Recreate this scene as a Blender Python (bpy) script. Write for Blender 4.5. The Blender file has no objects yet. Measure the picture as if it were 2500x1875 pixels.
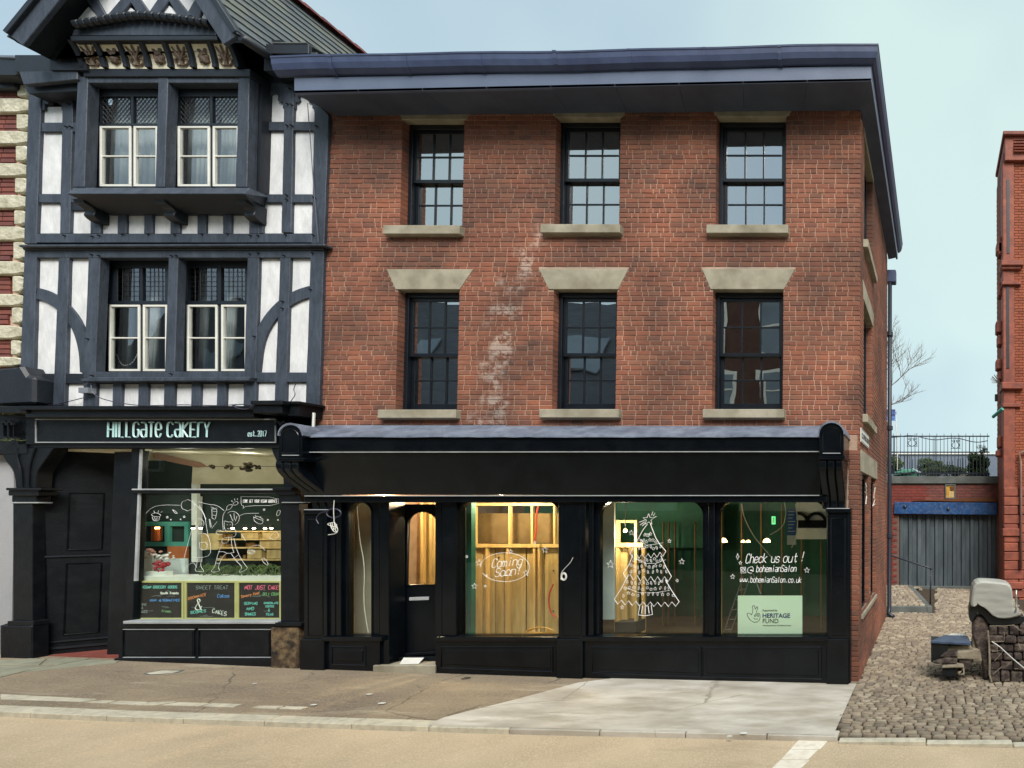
import bpy, bmesh, math, random
from math import sin, cos, pi, radians, atan, tan, sqrt
from mathutils import Vector, Matrix, noise
random.seed(7)
# ------------------------------------------------------------------ camera, world, sun, exposure
F, PU, PV = 1333.3, 2282.0, 1211.0
TH = atan(33.0 / F)
CAM = Vector((0.0, -8.0, 2.55))
scene = bpy.context.scene
col = scene.collection
cam = bpy.data.objects.new('camera', bpy.data.cameras.new('camera'))
col.objects.link(cam)
cam.location = CAM
cam.rotation_euler = (pi / 2 + TH, 0, 0)
cam.data.sensor_width = 36
cam.data.lens = F / 2500 * 36
cam.data.shift_x = -(PU - 1250) / 2500
cam.data.shift_y = (PV - 937.5) / 2500
cam.data.clip_start = .05
cam.data.clip_end = 1500
scene.camera = cam

SUN_EL, SUN_AZ = radians(48), radians(205)
w = bpy.data.worlds.new('World'); scene.world = w; w.use_nodes = True
nt = w.node_tree; nt.nodes.clear()
def N(t, typ, **kw):
    n = t.nodes.new(typ)
    for k, v in kw.items(): setattr(n, k, v)
    return n
out = N(nt, 'ShaderNodeOutputWorld'); sky = N(nt, 'ShaderNodeTexSky', sky_type='NISHITA', sun_disc=False)
sky.sun_elevation = SUN_EL; sky.sun_rotation = SUN_AZ
b1 = N(nt, 'ShaderNodeBackground'); b1.inputs[1].default_value = .08
b2 = N(nt, 'ShaderNodeBackground'); b2.inputs[1].default_value = .60
tc = N(nt, 'ShaderNodeTexCoord'); nz = N(nt, 'ShaderNodeTexNoise'); nz.inputs['Scale'].default_value = 1.1; nz.inputs['Detail'].default_value = 4; nz.inputs['Roughness'].default_value = .55
rp = N(nt, 'ShaderNodeValToRGB'); rp.color_ramp.elements[0].position = .34; rp.color_ramp.elements[1].position = .66
rp.color_ramp.elements[0].color = (.52, .70, .86, 1); rp.color_ramp.elements[1].color = (.86, 1.08, 1.04, 1)
mx = N(nt, 'ShaderNodeMixShader'); mx.inputs[0].default_value = .84
L = nt.links.new
L(tc.outputs['Generated'], nz.inputs['Vector']); sxy = N(nt, 'ShaderNodeSeparateXYZ'); L(tc.outputs['Generated'], sxy.inputs[0]); gm = N(nt, 'ShaderNodeMath', operation='MULTIPLY_ADD'); gm.inputs[1].default_value = .16; L(sxy.outputs[0], gm.inputs[0]); L(nz.outputs['Fac'], gm.inputs[2]); ga2 = N(nt, 'ShaderNodeMath', operation='ADD'); ga2.inputs[1].default_value = .05; L(gm.outputs[0], ga2.inputs[0]); L(ga2.outputs[0], rp.inputs[0]); L(rp.outputs[0], b2.inputs[0])
L(sky.outputs[0], b1.inputs[0]); L(b1.outputs[0], mx.inputs[1]); L(b2.outputs[0], mx.inputs[2]); L(mx.outputs[0], out.inputs[0])
sl = bpy.data.lights.new('sun', 'SUN'); sl.energy = 3.2; sl.angle = radians(34); sl.color = (1, .95, .88)
so = bpy.data.objects.new('sun', sl); col.objects.link(so)
_d = Vector((sin(SUN_AZ) * cos(SUN_EL), cos(SUN_AZ) * cos(SUN_EL), sin(SUN_EL)))
_d = Vector((.42 * cos(SUN_EL), -.91 * cos(SUN_EL), sin(SUN_EL)))
so.rotation_euler = (-_d).to_track_quat('-Z', 'Y').to_euler(); so.location = (4, -10, 20)
sky.sun_rotation = math.atan2(_d.x, _d.y)
vs = scene.view_settings; vs.view_transform = 'Standard'; vs.look = 'None'; vs.gamma = 1; vs.use_curve_mapping = False; vs.exposure = .60
scene.cycles.max_bounces = 7; scene.cycles.transparent_max_bounces = 14; scene.cycles.glossy_bounces = 3
scene.cycles.caustics_reflective = False; scene.cycles.caustics_refractive = False

# ------------------------------------------------------------------ helpers
def P(u, v, y):
    dx = (u - PU) / F; dy = (PV - v) / F
    d = Vector((dx, cos(TH) - dy * sin(TH), sin(TH) + dy * cos(TH)))
    return CAM + d * ((y - CAM.y) / d.y)
_GX = [(-40, 1.3), (-13, .43), (-9, .27), (-5, .14), (-1.1, .05), (1, 0), (3, -.05), (40, -.8)]
def gz(x, y=-1.0):
    for (a, za), (b, zb) in zip(_GX, _GX[1:]):
        if x <= b or b == 40: break
    z = za + (zb - za) * (x - a) / (b - a)
    return z + (.012 * y if y > 0 else 0)
def G(u, v, off=0.0):
    dx = (u - PU) / F; dy = (PV - v) / F
    d = Vector((dx, cos(TH) - dy * sin(TH), sin(TH) + dy * cos(TH)))
    z = 0
    for _ in range(12):
        p = CAM + d * ((z - CAM.z) / d.z); z = gz(p.x, p.y) + off
    return p
h1 = lambda x, y: (x / 2.4578, y / 2.4578)
h2 = lambda x, y: (x / 2.4578, 540 + y / 2.4578)
s3 = lambda x, y: (x / 2.3037, 980 + y / 2.3037)
zA = lambda x, y: (680 + x / 2.3705, 1000 + y / 2.3705)
zB = lambda x, y: (1400 + x / 2.3705, 1000 + y / 2.3705)
g6 = lambda x, y: (x / 1.7696, 1560 + y / 1.7696)
g7 = lambda x, y: (1250 + x / 1.7696, 1560 + y / 1.7696)
zW = lambda x, y: (300 + x / 4.61, 1060 + y / 4.61)
zN = lambda x, y: (300 + x / 5.267, 1380 + y / 5.267)
zK = lambda x, y: (2250 + x / 4.484, 1350 + y / 4.484)
zJ = lambda x, y: (2050 + x / 3.0156, 750 + y / 3.0156)
zL = lambda x, y: (2050 + x / 2.458, 1200 + y / 2.458)
zM = lambda x, y: (2150 + x / 7.373, 1040 + y / 7.373)
idp = lambda x, y: (x, y)

class MB:
    def __init__(s): s.v = []; s.f = []; s.r = []; s._r = None
    def add(s, vs_, fs, r=None):
        n = len(s.v); s.v += [Vector(p) for p in vs_]; s.f += [tuple(i + n for i in f) for f in fs]
        s.r += [r if r is not None else 0.0] * len(vs_); return s
    def prism(s, pts, vec, r=None):
        pts = [Vector(p) for p in pts]; vec = Vector(vec); n = len(pts)
        return s.add(pts + [p + vec for p in pts], [tuple(range(n)), tuple(range(2 * n - 1, n - 1, -1))] + [(i, (i + 1) % n, (i + 1) % n + n, i + n) for i in range(n)], r)
    def box(s, x0, x1, y0, y1, z0, z1, r=None):
        return s.prism([(x0, y0, z0), (x1, y0, z0), (x1, y0, z1), (x0, y0, z1)], (0, y1 - y0, 0), r)
    def slab(s, f, pts, y, t): return s.prism([P(*f(*p), y) for p in pts], (0, t, 0))
    def R(s, f, x0, y0, x1, y1, y, t): return s.slab(f, [(x0, y0), (x1, y0), (x1, y1), (x0, y1)], y, t)
    def frame(s, f, x0, y0, x1, y1, wd, y, t):
        s.R(f, x0, y0, x1, y0 + wd, y, t); s.R(f, x0, y1 - wd, x1, y1, y, t)
        s.R(f, x0, y0 + wd, x0 + wd, y1 - wd, y, t); s.R(f, x1 - wd, y0 + wd, x1, y1 - wd, y, t); return s
    def tube(s, pts, r, n=6, taper=None):
        pts = [Vector(p) for p in pts]
        if len(pts) < 2: return s
        m = len(pts); vv = []; prev = None
        for i, p in enumerate(pts):
            t = (pts[min(i + 1, m - 1)] - pts[max(i - 1, 0)])
            if t.length < 1e-9: t = Vector((0, 0, 1))
            t.normalize()
            if prev is None:
                a = t.cross(Vector((0, 0, 1)) if abs(t.z) < .9 else Vector((1, 0, 0))).normalized()
            else:
                a = (prev - t * prev.dot(t))
                a = a.normalized() if a.length > 1e-6 else t.orthogonal().normalized()
            prev = a; b = t.cross(a)
            rr = r if taper is None else r + (taper - r) * i / (m - 1)
            vv += [p + (a * cos(2 * pi * k / n) + b * sin(2 * pi * k / n)) * rr for k in range(n)]
        fs = [(i * n + k, i * n + (k + 1) % n, (i + 1) * n + (k + 1) % n, (i + 1) * n + k) for i in range(m - 1) for k in range(n)]
        fs += [tuple(range(n - 1, -1, -1)), tuple(range((m - 1) * n, m * n))]
        return s.add(vv, fs)
    def ball(s, c, rx, ry=None, rz=None, n=8, m=5, jit=0):
        ry = ry or rx; rz = rz or rx; c = Vector(c); vv = [c + Vector((0, 0, rz))]
        for i in range(1, m):
            for k in range(n):
                j = 1 + random.uniform(-jit, jit); a = pi * i / m; b = 2 * pi * k / n
                vv.append(c + Vector((rx * sin(a) * cos(b) * j, ry * sin(a) * sin(b) * j, rz * cos(a) * j)))
        vv.append(c - Vector((0, 0, rz))); e = len(vv) - 1
        fs = [(0, 1 + k, 1 + (k + 1) % n) for k in range(n)]
        for i in range(m - 2):
            fs += [(1 + i * n + k, 1 + (i + 1) * n + k, 1 + (i + 1) * n + (k + 1) % n, 1 + i * n + (k + 1) % n) for k in range(n)]
        fs += [(e, 1 + (m - 2) * n + (k + 1) % n, 1 + (m - 2) * n + k) for k in range(n)]
        return s.add(vv, fs)
    def mesh(s, name, origin=(0, 0, 0), recalc=True, attr=False, smooth=False):
        o = Vector(origin); me = bpy.data.meshes.new(name)
        me.from_pydata([p - o for p in s.v], [], s.f)
        if attr:
            a = me.attributes.new('rnd', 'FLOAT', 'POINT'); a.data.foreach_set('value', s.r)
        if recalc:
            bm = bmesh.new(); bm.from_mesh(me); bmesh.ops.recalc_face_normals(bm, faces=bm.faces); bm.to_mesh(me); bm.free()
        if smooth: me.shade_smooth()
        me.update(); return me
    def center(s):
        xs = [p.x for p in s.v]; ys = [p.y for p in s.v]; zs = [p.z for p in s.v]
        return Vector(((min(xs) + max(xs)) / 2, (min(ys) + max(ys)) / 2, min(zs)))
WL = {}
def put(o, world, parent=None):
    col.objects.link(o); WL[o.name] = Vector(world)
    if parent is not None:
        o.parent = parent; o.location = Vector(world) - WL[parent.name]
    else: o.location = world
    return o
def tag(o, label=None, cat=None, group=None, kind=None):
    if label: o['label'] = label
    if cat: o['category'] = cat
    if group: o['group'] = group
    if kind: o['kind'] = kind
    return o
def thing(name, label, cat, loc, group=None):
    return tag(put(bpy.data.objects.new(name, None), loc), label, cat, group)
def obj(mb, name, m, parent=None, bevel=0, smooth=False, label=None, cat=None, group=None, kind=None, attr=False, seg=1):
    c = mb.center(); me = mb.mesh(name, c, attr=attr, smooth=smooth)
    me.materials.append(m)
    o = put(bpy.data.objects.new(name, me), c, parent)
    if bevel:
        b = o.modifiers.new('bevel', 'BEVEL'); b.width = bevel; b.segments = seg; b.limit_method = 'ANGLE'; b.angle_limit = radians(40)
    return tag(o, label, cat, group, kind)
def wallholes(mb, x0, x1, z0, z1, holes, mk):
    """plate x0..x1, z0..z1 with rectangular holes; mk(a,b,c,d) adds a piece"""
    zs = sorted({z0, z1} | {min(max(z, z0), z1) for h in holes for z in h[2:]})
    for a, b in zip(zs, zs[1:]):
        if b - a < 1e-5: continue
        m = (a + b) / 2; hs = sorted([h for h in holes if h[2] < m < h[3]]); x = x0
        for h in hs:
            if h[0] > x: mk(x, h[0], a, b)
            x = max(x, h[1])
        if x < x1: mk(x, x1, a, b)

# ------------------------------------------------------------------ materials
def srgb(r, g, b):
    f = lambda c: (c / 255 / 12.92 if c / 255 <= .04045 else ((c / 255 + .055) / 1.055) ** 2.4)
    return (f(r), f(g), f(b), 1)
def M(name, c1, c2=None, scale=3, rough=.6, bump=.2, bscale=60, metal=0, spec=.5, c3=None, s3_=25, f3=.3, stretch=None, bdist=.01, crack=None, patch=None):
    m = bpy.data.materials.new(name); m.use_nodes = True; t = m.node_tree; p = t.nodes['Principled BSDF']
    p.inputs['Roughness'].default_value = rough; p.inputs['Metallic'].default_value = metal; p.inputs['Specular IOR Level'].default_value = spec
    g = N(t, 'ShaderNodeNewGeometry'); src = g.outputs['Position']
    if stretch:
        mp = N(t, 'ShaderNodeMapping'); mp.inputs['Scale'].default_value = stretch; t.links.new(src, mp.inputs[0]); src = mp.outputs[0]
    n1 = N(t, 'ShaderNodeTexNoise'); n1.inputs['Scale'].default_value = scale; n1.inputs['Detail'].default_value = 6; n1.inputs['Roughness'].default_value = .6
    t.links.new(src, n1.inputs['Vector'])
    r1 = N(t, 'ShaderNodeValToRGB'); r1.color_ramp.elements[0].position = .35; r1.color_ramp.elements[1].position = .68
    r1.color_ramp.elements[0].color = c1; r1.color_ramp.elements[1].color = c2 or c1
    t.links.new(n1.outputs['Fac'], r1.inputs[0]); co = r1.outputs[0]
    if c3:
        n2 = N(t, 'ShaderNodeTexNoise'); n2.inputs['Scale'].default_value = s3_; n2.inputs['Detail'].default_value = 4; t.links.new(src, n2.inputs['Vector'])
        r2 = N(t, 'ShaderNodeMapRange'); r2.inputs[1].default_value = .45; r2.inputs[2].default_value = .75; r2.inputs[4].default_value = f3
        t.links.new(n2.outputs['Fac'], r2.inputs[0])
        mm = N(t, 'ShaderNodeMix', data_type='RGBA'); t.links.new(r2.outputs[0], mm.inputs[0]); t.links.new(co, mm.inputs[6]); mm.inputs[7].default_value = c3; co = mm.outputs[2]
    t.links.new(co, p.inputs['Base Color'])
    if bump:
        n3 = N(t, 'ShaderNodeTexNoise'); n3.inputs['Scale'].default_value = bscale; n3.inputs['Detail'].default_value = 5; t.links.new(src, n3.inputs['Vector'])
        bp = N(t, 'ShaderNodeBump'); bp.inputs['Strength'].default_value = bump; bp.inputs['Distance'].default_value = bdist
        t.links.new(n3.outputs['Fac'], bp.inputs['Height']); t.links.new(bp.outputs[0], p.inputs['Normal'])
    if crack:
        sc_, wd_, cc = crack; nd = N(t, 'ShaderNodeTexNoise'); nd.inputs['Scale'].default_value = 3; nd.inputs['Detail'].default_value = 5; t.links.new(g.outputs['Position'], nd.inputs['Vector'])
        va = N(t, 'ShaderNodeMix', data_type='VECTOR'); va.inputs[0].default_value = .16; t.links.new(g.outputs['Position'], va.inputs[4]); t.links.new(nd.outputs['Color'], va.inputs[5])
        vo = N(t, 'ShaderNodeTexVoronoi', feature='DISTANCE_TO_EDGE'); vo.inputs['Scale'].default_value = sc_; t.links.new(va.outputs[1], vo.inputs['Vector'])
        mr = N(t, 'ShaderNodeMapRange'); mr.inputs[1].default_value = wd_ * .3; mr.inputs[2].default_value = wd_; mr.inputs[3].default_value = .75; mr.inputs[4].default_value = 0; t.links.new(vo.outputs['Distance'], mr.inputs[0])
        nk = N(t, 'ShaderNodeTexNoise'); nk.inputs['Scale'].default_value = .7; t.links.new(g.outputs['Position'], nk.inputs['Vector'])
        mk = N(t, 'ShaderNodeMapRange'); mk.inputs[1].default_value = .46; mk.inputs[2].default_value = .56; t.links.new(nk.outputs['Fac'], mk.inputs[0])
        mu = N(t, 'ShaderNodeMath', operation='MULTIPLY'); t.links.new(mr.outputs[0], mu.inputs[0]); t.links.new(mk.outputs[0], mu.inputs[1])
        ol = p.inputs['Base Color'].links[0].from_socket; mc = N(t, 'ShaderNodeMix', data_type='RGBA'); t.links.new(mu.outputs[0], mc.inputs[0]); t.links.new(ol, mc.inputs[6]); mc.inputs[7].default_value = cc; t.links.new(mc.outputs[2], p.inputs['Base Color'])
    if patch:
        sc_, lo, cc, st2 = patch; mp2 = N(t, 'ShaderNodeMapping'); mp2.inputs['Scale'].default_value = st2; mp2.inputs['Rotation'].default_value = (0, 0, .35); t.links.new(g.outputs['Position'], mp2.inputs[0])
        np_ = N(t, 'ShaderNodeTexNoise'); np_.inputs['Scale'].default_value = sc_; np_.inputs['Detail'].default_value = 8; np_.inputs['Roughness'].default_value = .7; t.links.new(mp2.outputs[0], np_.inputs['Vector'])
        mr = N(t, 'ShaderNodeMapRange'); mr.inputs[1].default_value = lo; mr.inputs[2].default_value = lo + .16; mr.inputs[4].default_value = .8; t.links.new(np_.outputs['Fac'], mr.inputs[0])
        ol = p.inputs['Base Color'].links[0].from_socket; mc = N(t, 'ShaderNodeMix', data_type='RGBA'); t.links.new(mr.outputs[0], mc.inputs[0]); t.links.new(ol, mc.inputs[6]); mc.inputs[7].default_value = cc; t.links.new(mc.outputs[2], p.inputs['Base Color'])
    return m
def vary(m, cols, attr=None, amt=.75, stain=None):
    """mix a per-piece random colour into material m"""
    t = m.node_tree; p = t.nodes['Principled BSDF']; old = p.inputs['Base Color'].links[0].from_socket
    if attr: a = N(t, 'ShaderNodeAttribute', attribute_name=attr); src = a.outputs['Fac']
    else: a = N(t, 'ShaderNodeObjectInfo'); src = a.outputs['Random']
    r = N(t, 'ShaderNodeValToRGB'); e = r.color_ramp.elements
    while len(e) < len(cols): e.new(.5)
    for i, c in enumerate(cols): e[i].position = i / (len(cols) - 1); e[i].color = c
    t.links.new(src, r.inputs[0])
    mm = N(t, 'ShaderNodeMix', data_type='RGBA'); mm.inputs[0].default_value = amt
    t.links.new(old, mm.inputs[6]); t.links.new(r.outputs[0], mm.inputs[7]); t.links.new(mm.outputs[2], p.inputs['Base Color'])
    return m
def stains(m):
    """white salt bloom running down the wall, and broad tonal patches"""
    t = m.node_tree; p = t.nodes['Principled BSDF']; old = p.inputs['Base Color'].links[0].from_socket
    g = N(t, 'ShaderNodeNewGeometry'); sx = N(t, 'ShaderNodeSeparateXYZ'); t.links.new(g.outputs['Position'], sx.inputs[0])
    def mth(op, a, b=None, c=None):
        n = N(t, 'ShaderNodeMath', operation=op)
        for i, q in enumerate((a, b, c)):
            if q is None: continue
            if isinstance(q, (int, float)): n.inputs[i].default_value = q
            else: t.links.new(q, n.inputs[i])
        return n.outputs[0]
    n1 = N(t, 'ShaderNodeTexNoise'); n1.inputs['Scale'].default_value = 1.3; n1.inputs['Detail'].default_value = 3; t.links.new(g.outputs['Position'], n1.inputs['Vector'])
    # centre line x(z): from (-6.75, 4.2) bending to (-5.9, 6.8)
    t_ = mth('MAXIMUM', mth('SUBTRACT', sx.outputs['Z'], 5.6), 0)
    cx = mth('ADD', mth('MULTIPLY_ADD', t_, .28, -7.16), mth('MULTIPLY', sx.outputs['Z'], .14))
    wob = mth('MULTIPLY', mth('SUBTRACT', n1.outputs['Fac'], .5), .5)
    d = mth('ABSOLUTE', mth('SUBTRACT', sx.outputs['X'], mth('ADD', cx, wob)))
    wd = N(t, 'ShaderNodeMapRange'); wd.inputs[1].default_value = 0; wd.inputs[2].default_value = .30; wd.inputs[3].default_value = 1; wd.inputs[4].default_value = 0; t.links.new(d, wd.inputs[0])
    zt = N(t, 'ShaderNodeMapRange'); zt.inputs[1].default_value = 6.9; zt.inputs[2].default_value = 6.0; t.links.new(sx.outputs['Z'], zt.inputs[0])
    n2 = N(t, 'ShaderNodeTexNoise'); n2.inputs['Scale'].default_value = 7; n2.inputs['Detail'].default_value = 8; n2.inputs['Roughness'].default_value = .75; t.links.new(g.outputs['Position'], n2.inputs['Vector'])
    f = mth('MULTIPLY', mth('MULTIPLY', wd.outputs[0], zt.outputs[0]), 1.0)
    f = mth('MULTIPLY', f, mth('MULTIPLY', mth('SUBTRACT', n2.outputs['Fac'], .46), 12))
    n9 = N(t, 'ShaderNodeTexNoise'); n9.inputs['Scale'].default_value = 2.6; n9.inputs['Detail'].default_value = 2; t.links.new(g.outputs['Position'], n9.inputs['Vector']); f = mth('MULTIPLY', f, mth('MULTIPLY', mth('MAXIMUM', mth('SUBTRACT', n9.outputs['Fac'], .42), 0), 7))
    yy = mth('LESS_THAN', sx.outputs['Y'], .03)
    f = mth('MULTIPLY', f, yy); cl = N(t, 'ShaderNodeClamp'); t.links.new(f, cl.inputs[0]); cl.inputs[2].default_value = .66
    mm = N(t, 'ShaderNodeMix', data_type='RGBA'); t.links.new(cl.outputs[0], mm.inputs[0]); t.links.new(old, mm.inputs[6]); mm.inputs[7].default_value = srgb(206, 192, 182)
    # broad dirt
    n3 = N(t, 'ShaderNodeTexNoise'); n3.inputs['Scale'].default_value = .9; n3.inputs['Detail'].default_value = 5; t.links.new(g.outputs['Position'], n3.inputs['Vector'])
    r3 = N(t, 'ShaderNodeValToRGB'); r3.color_ramp.elements[0].position = .38; r3.color_ramp.elements[1].position = .66
    r3.color_ramp.elements[0].color = (.56, .57, .58, 1); r3.color_ramp.elements[1].color = (1.16, 1.04, .96, 1); t.links.new(n3.outputs['Fac'], r3.inputs[0])
    m2 = N(t, 'ShaderNodeMix', data_type='RGBA', blend_type='MULTIPLY'); m2.inputs[0].default_value = 1
    t.links.new(mm.outputs[2], m2.inputs[6]); t.links.new(r3.outputs[0], m2.inputs[7]); t.links.new(m2.outputs[2], p.inputs['Base Color'])
    return m
def emis(name, c, s):
    m = bpy.data.materials.new(name); m.use_nodes = True; p = m.node_tree.nodes['Principled BSDF']
    p.inputs['Base Color'].default_value = c; p.inputs['Emission Color'].default_value = c; p.inputs['Emission Strength'].default_value = s; return m
def glass(name, tint=(.9, .95, .95, 1), base=.06, k=1.0, rough=.0, wav=.0):
    m = bpy.data.materials.new(name); m.use_nodes = True; t = m.node_tree; t.nodes.clear()
    o = N(t, 'ShaderNodeOutputMaterial'); tr = N(t, 'ShaderNodeBsdfTransparent'); tr.inputs[0].default_value = tint
    gl = N(t, 'ShaderNodeBsdfGlossy'); gl.inputs['Roughness'].default_value = rough
    fr = N(t, 'ShaderNodeFresnel'); fr.inputs[0].default_value = 1.5
    ma = N(t, 'ShaderNodeMath', operation='MULTIPLY_ADD'); ma.inputs[1].default_value = k; ma.inputs[2].default_value = base; ma.use_clamp = True
    t.links.new(fr.outputs[0], ma.inputs[0]); gb = N(t, 'ShaderNodeNewGeometry'); inv = N(t, 'ShaderNodeMath', operation='SUBTRACT'); inv.inputs[0].default_value = 1; t.links.new(gb.outputs['Backfacing'], inv.inputs[1]); mf = N(t, 'ShaderNodeMath', operation='MULTIPLY'); t.links.new(ma.outputs[0], mf.inputs[0]); t.links.new(inv.outputs[0], mf.inputs[1]); ma = mf; mi = N(t, 'ShaderNodeMixShader'); t.links.new(ma.outputs[0], mi.inputs[0])
    t.links.new(tr.outputs[0], mi.inputs[1]); t.links.new(gl.outputs[0], mi.inputs[2]); t.links.new(mi.outputs[0], o.inputs[0])
    if wav:
        g = N(t, 'ShaderNodeNewGeometry'); n = N(t, 'ShaderNodeTexNoise'); n.inputs['Scale'].default_value = 2.2; n.inputs['Detail'].default_value = 1
        bp = N(t, 'ShaderNodeBump'); bp.inputs['Strength'].default_value = wav; bp.inputs['Distance'].default_value = .02
        t.links.new(g.outputs['Position'], n.inputs['Vector']); t.links.new(n.outputs['Fac'], bp.inputs['Height']); t.links.new(bp.outputs[0], gl.inputs['Normal']); t.links.new(bp.outputs[0], fr.inputs['Normal'])
    return m
BR = [srgb(112, 74, 60), srgb(144, 94, 76), srgb(126, 80, 64), srgb(158, 108, 86), srgb(118, 78, 66), srgb(140, 102, 84), srgb(92, 70, 64), srgb(152, 96, 74), srgb(132, 84, 68)]
m_brickS = stains(vary(M('brick_face', srgb(122, 77, 62), srgb(154, 100, 80), 14, .85, .5, 90), BR, None, .6))
m_brickJ = stains(vary(M('brick_face_joined', srgb(122, 77, 62), srgb(154, 100, 80), 14, .85, .5, 90), BR, 'rnd', .6))
m_mortar = stains(M('mortar', srgb(188, 162, 144), srgb(208, 184, 166), 8, .95, .5, 150))
m_stone = M('sandstone', srgb(144, 138, 120), srgb(172, 165, 147), 2.5, .85, .4, 120, c3=srgb(98, 88, 70), s3_=4, f3=.55, patch=(2.4, .60, srgb(118, 108, 90), (1.5, 1.5, .5)))
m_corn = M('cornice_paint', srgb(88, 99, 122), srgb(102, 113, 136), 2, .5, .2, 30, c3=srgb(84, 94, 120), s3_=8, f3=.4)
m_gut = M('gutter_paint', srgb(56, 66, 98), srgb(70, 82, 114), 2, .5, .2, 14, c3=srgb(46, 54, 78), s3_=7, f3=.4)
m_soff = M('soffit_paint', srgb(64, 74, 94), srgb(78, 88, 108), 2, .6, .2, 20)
m_black = M('black_paint', srgb(5, 9, 14), srgb(10, 15, 21), 5, .25, .10, 26, c3=srgb(30, 36, 40), s3_=3, f3=.2, spec=.28, patch=(2.2, .62, srgb(24, 29, 32), (1, 1, .5)))
m_blackold = M('worn_black_paint', srgb(8, 12, 17), srgb(15, 20, 26), 5, .45, .25, 40, c3=srgb(38, 40, 42), s3_=9, f3=.3, spec=.25)
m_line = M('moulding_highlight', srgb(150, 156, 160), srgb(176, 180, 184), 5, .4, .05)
m_sash = M('sash_paint', srgb(14, 20, 28), srgb(20, 27, 36), 5, .35, .05)
m_timb = M('timber_paint', srgb(50, 57, 68), srgb(70, 78, 92), 2.2, .5, .5, 34, stretch=(3, 3, .7), c3=srgb(26, 31, 40), s3_=12, f3=.55)
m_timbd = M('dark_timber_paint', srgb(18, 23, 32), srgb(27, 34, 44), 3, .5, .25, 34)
m_plas = M('white_plaster', srgb(208, 210, 214), srgb(230, 231, 233), 3, .85, .5, 16, c3=srgb(170, 172, 170), s3_=4, f3=.4, stretch=(2, 2, .8))
m_cream = M('cream_plaster', srgb(220, 212, 186), srgb(236, 230, 208), 6, .8, .2, 40)
m_white = M('white_paint', srgb(214, 214, 206), srgb(228, 228, 222), 4, .5, .1, 40)
m_slate = vary(M('slate', srgb(70, 76, 84), srgb(98, 102, 100), 9, .6, .4, 60), [srgb(60, 66, 74), srgb(104, 104, 92), srgb(84, 90, 98), srgb(72, 78, 80), srgb(112, 112, 104)], None, .6)
m_ridge = M('ridge_tile', srgb(96, 50, 52), srgb(122, 66, 66), 5, .8, .3)
m_lead = M('lead', srgb(88, 96, 112), srgb(124, 132, 148), 3, .5, .35, 18, c3=srgb(60, 66, 80), s3_=10, f3=.5)
m_quoin = M('quoin_stone', srgb(182, 178, 156), srgb(212, 208, 190), 6, .9, .7, 20, c3=srgb(116, 114, 88), s3_=9, f3=.5, bdist=.03)
m_oldbr = vary(M('old_brick', srgb(110, 60, 56), srgb(134, 80, 70), 10, .9, .4, 60), [srgb(104, 58, 60), srgb(136, 78, 66), srgb(90, 56, 60), srgb(124, 72, 60)], 'rnd', .6)
m_red = vary(M('red_brick', srgb(128, 66, 46), srgb(160, 88, 60), 4, .85, .4, 60), [srgb(120, 62, 46), srgb(164, 90, 60), srgb(142, 72, 52)], 'rnd', .5)
m_terra = M('terracotta', srgb(128, 66, 52), srgb(156, 84, 62), 3, .7, .4, 16, c3=srgb(64, 40, 40), s3_=5, f3=.5)
m_redpt = M('red_painted_brick', srgb(108, 38, 30), srgb(128, 52, 42), 4, .75, .3, 30)
m_conc = M('weathered_concrete', srgb(84, 88, 86), srgb(110, 114, 112), 4, .9, .4, 40, c3=srgb(58, 60, 58), s3_=8, f3=.5)
m_blue = M('blue_paint', srgb(12, 58, 108), srgb(20, 74, 128), 3, .5, .2, 30, c3=srgb(150, 148, 136), s3_=14, f3=.22)
m_iron = M('black_iron', srgb(28, 34, 44), srgb(38, 44, 56), 8, .45, .1)
m_shut = M('grey_sheet_metal', srgb(62, 72, 78), srgb(88, 98, 104), 1.6, .6, .2, 20, stretch=(2, 2, .4), c3=srgb(48, 54, 58), s3_=5, f3=.5)
m_brown = M('brown_board', srgb(92, 50, 16), srgb(104, 58, 22), 4, .7, .1)
m_yel = M('yellow_board', srgb(176, 130, 34), srgb(198, 152, 52), 4, .7, .1)
m_sett = vary(M('granite_sett', srgb(116, 106, 94), srgb(152, 140, 122), 12, .8, .8, 50), [srgb(104, 92, 80), srgb(164, 148, 126), srgb(134, 118, 100), srgb(186, 172, 150), srgb(114, 102, 92), srgb(150, 132, 110)], None, .6)
m_settJ = vary(M('granite_sett_joined', srgb(116, 106, 94), srgb(152, 140, 122), 12, .8, .8, 50), [srgb(104, 92, 80), srgb(164, 148, 126), srgb(134, 118, 100), srgb(186, 172, 150), srgb(114, 102, 92), srgb(150, 132, 110)], 'rnd', .6)
m_bed = M('sett_bedding', srgb(50, 40, 30), srgb(74, 60, 46), 12, .95, .5, 90)
m_road = M('sandy_road', srgb(182, 162, 134), srgb(208, 186, 156), .8, .95, .7, 140, c3=srgb(228, 210, 182), s3_=70, f3=.75, patch=(.8, .56, srgb(168, 150, 124), (.5, 2.2, 1)))
m_pave = M('worn_tarmac_pavement', srgb(116, 102, 88), srgb(152, 136, 112), 1.1, .9, .6, 110, c3=srgb(184, 170, 148), s3_=55, f3=.6, stretch=(.6, 1.6, 1), crack=(.8, .009, srgb(84, 76, 66)), patch=(1.3, .55, srgb(186, 174, 152), (.5, 2.6, 1)))
m_pale = M('pale_concrete', srgb(172, 164, 152), srgb(214, 208, 198), 1.4, .7, .45, 60, c3=srgb(140, 128, 106), s3_=3.2, f3=.55, stretch=(.7, 2.0, 1), crack=(.6, .007, srgb(140, 130, 114)), patch=(1.6, .57, srgb(232, 226, 214), (.6, 2.2, 1)))
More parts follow.
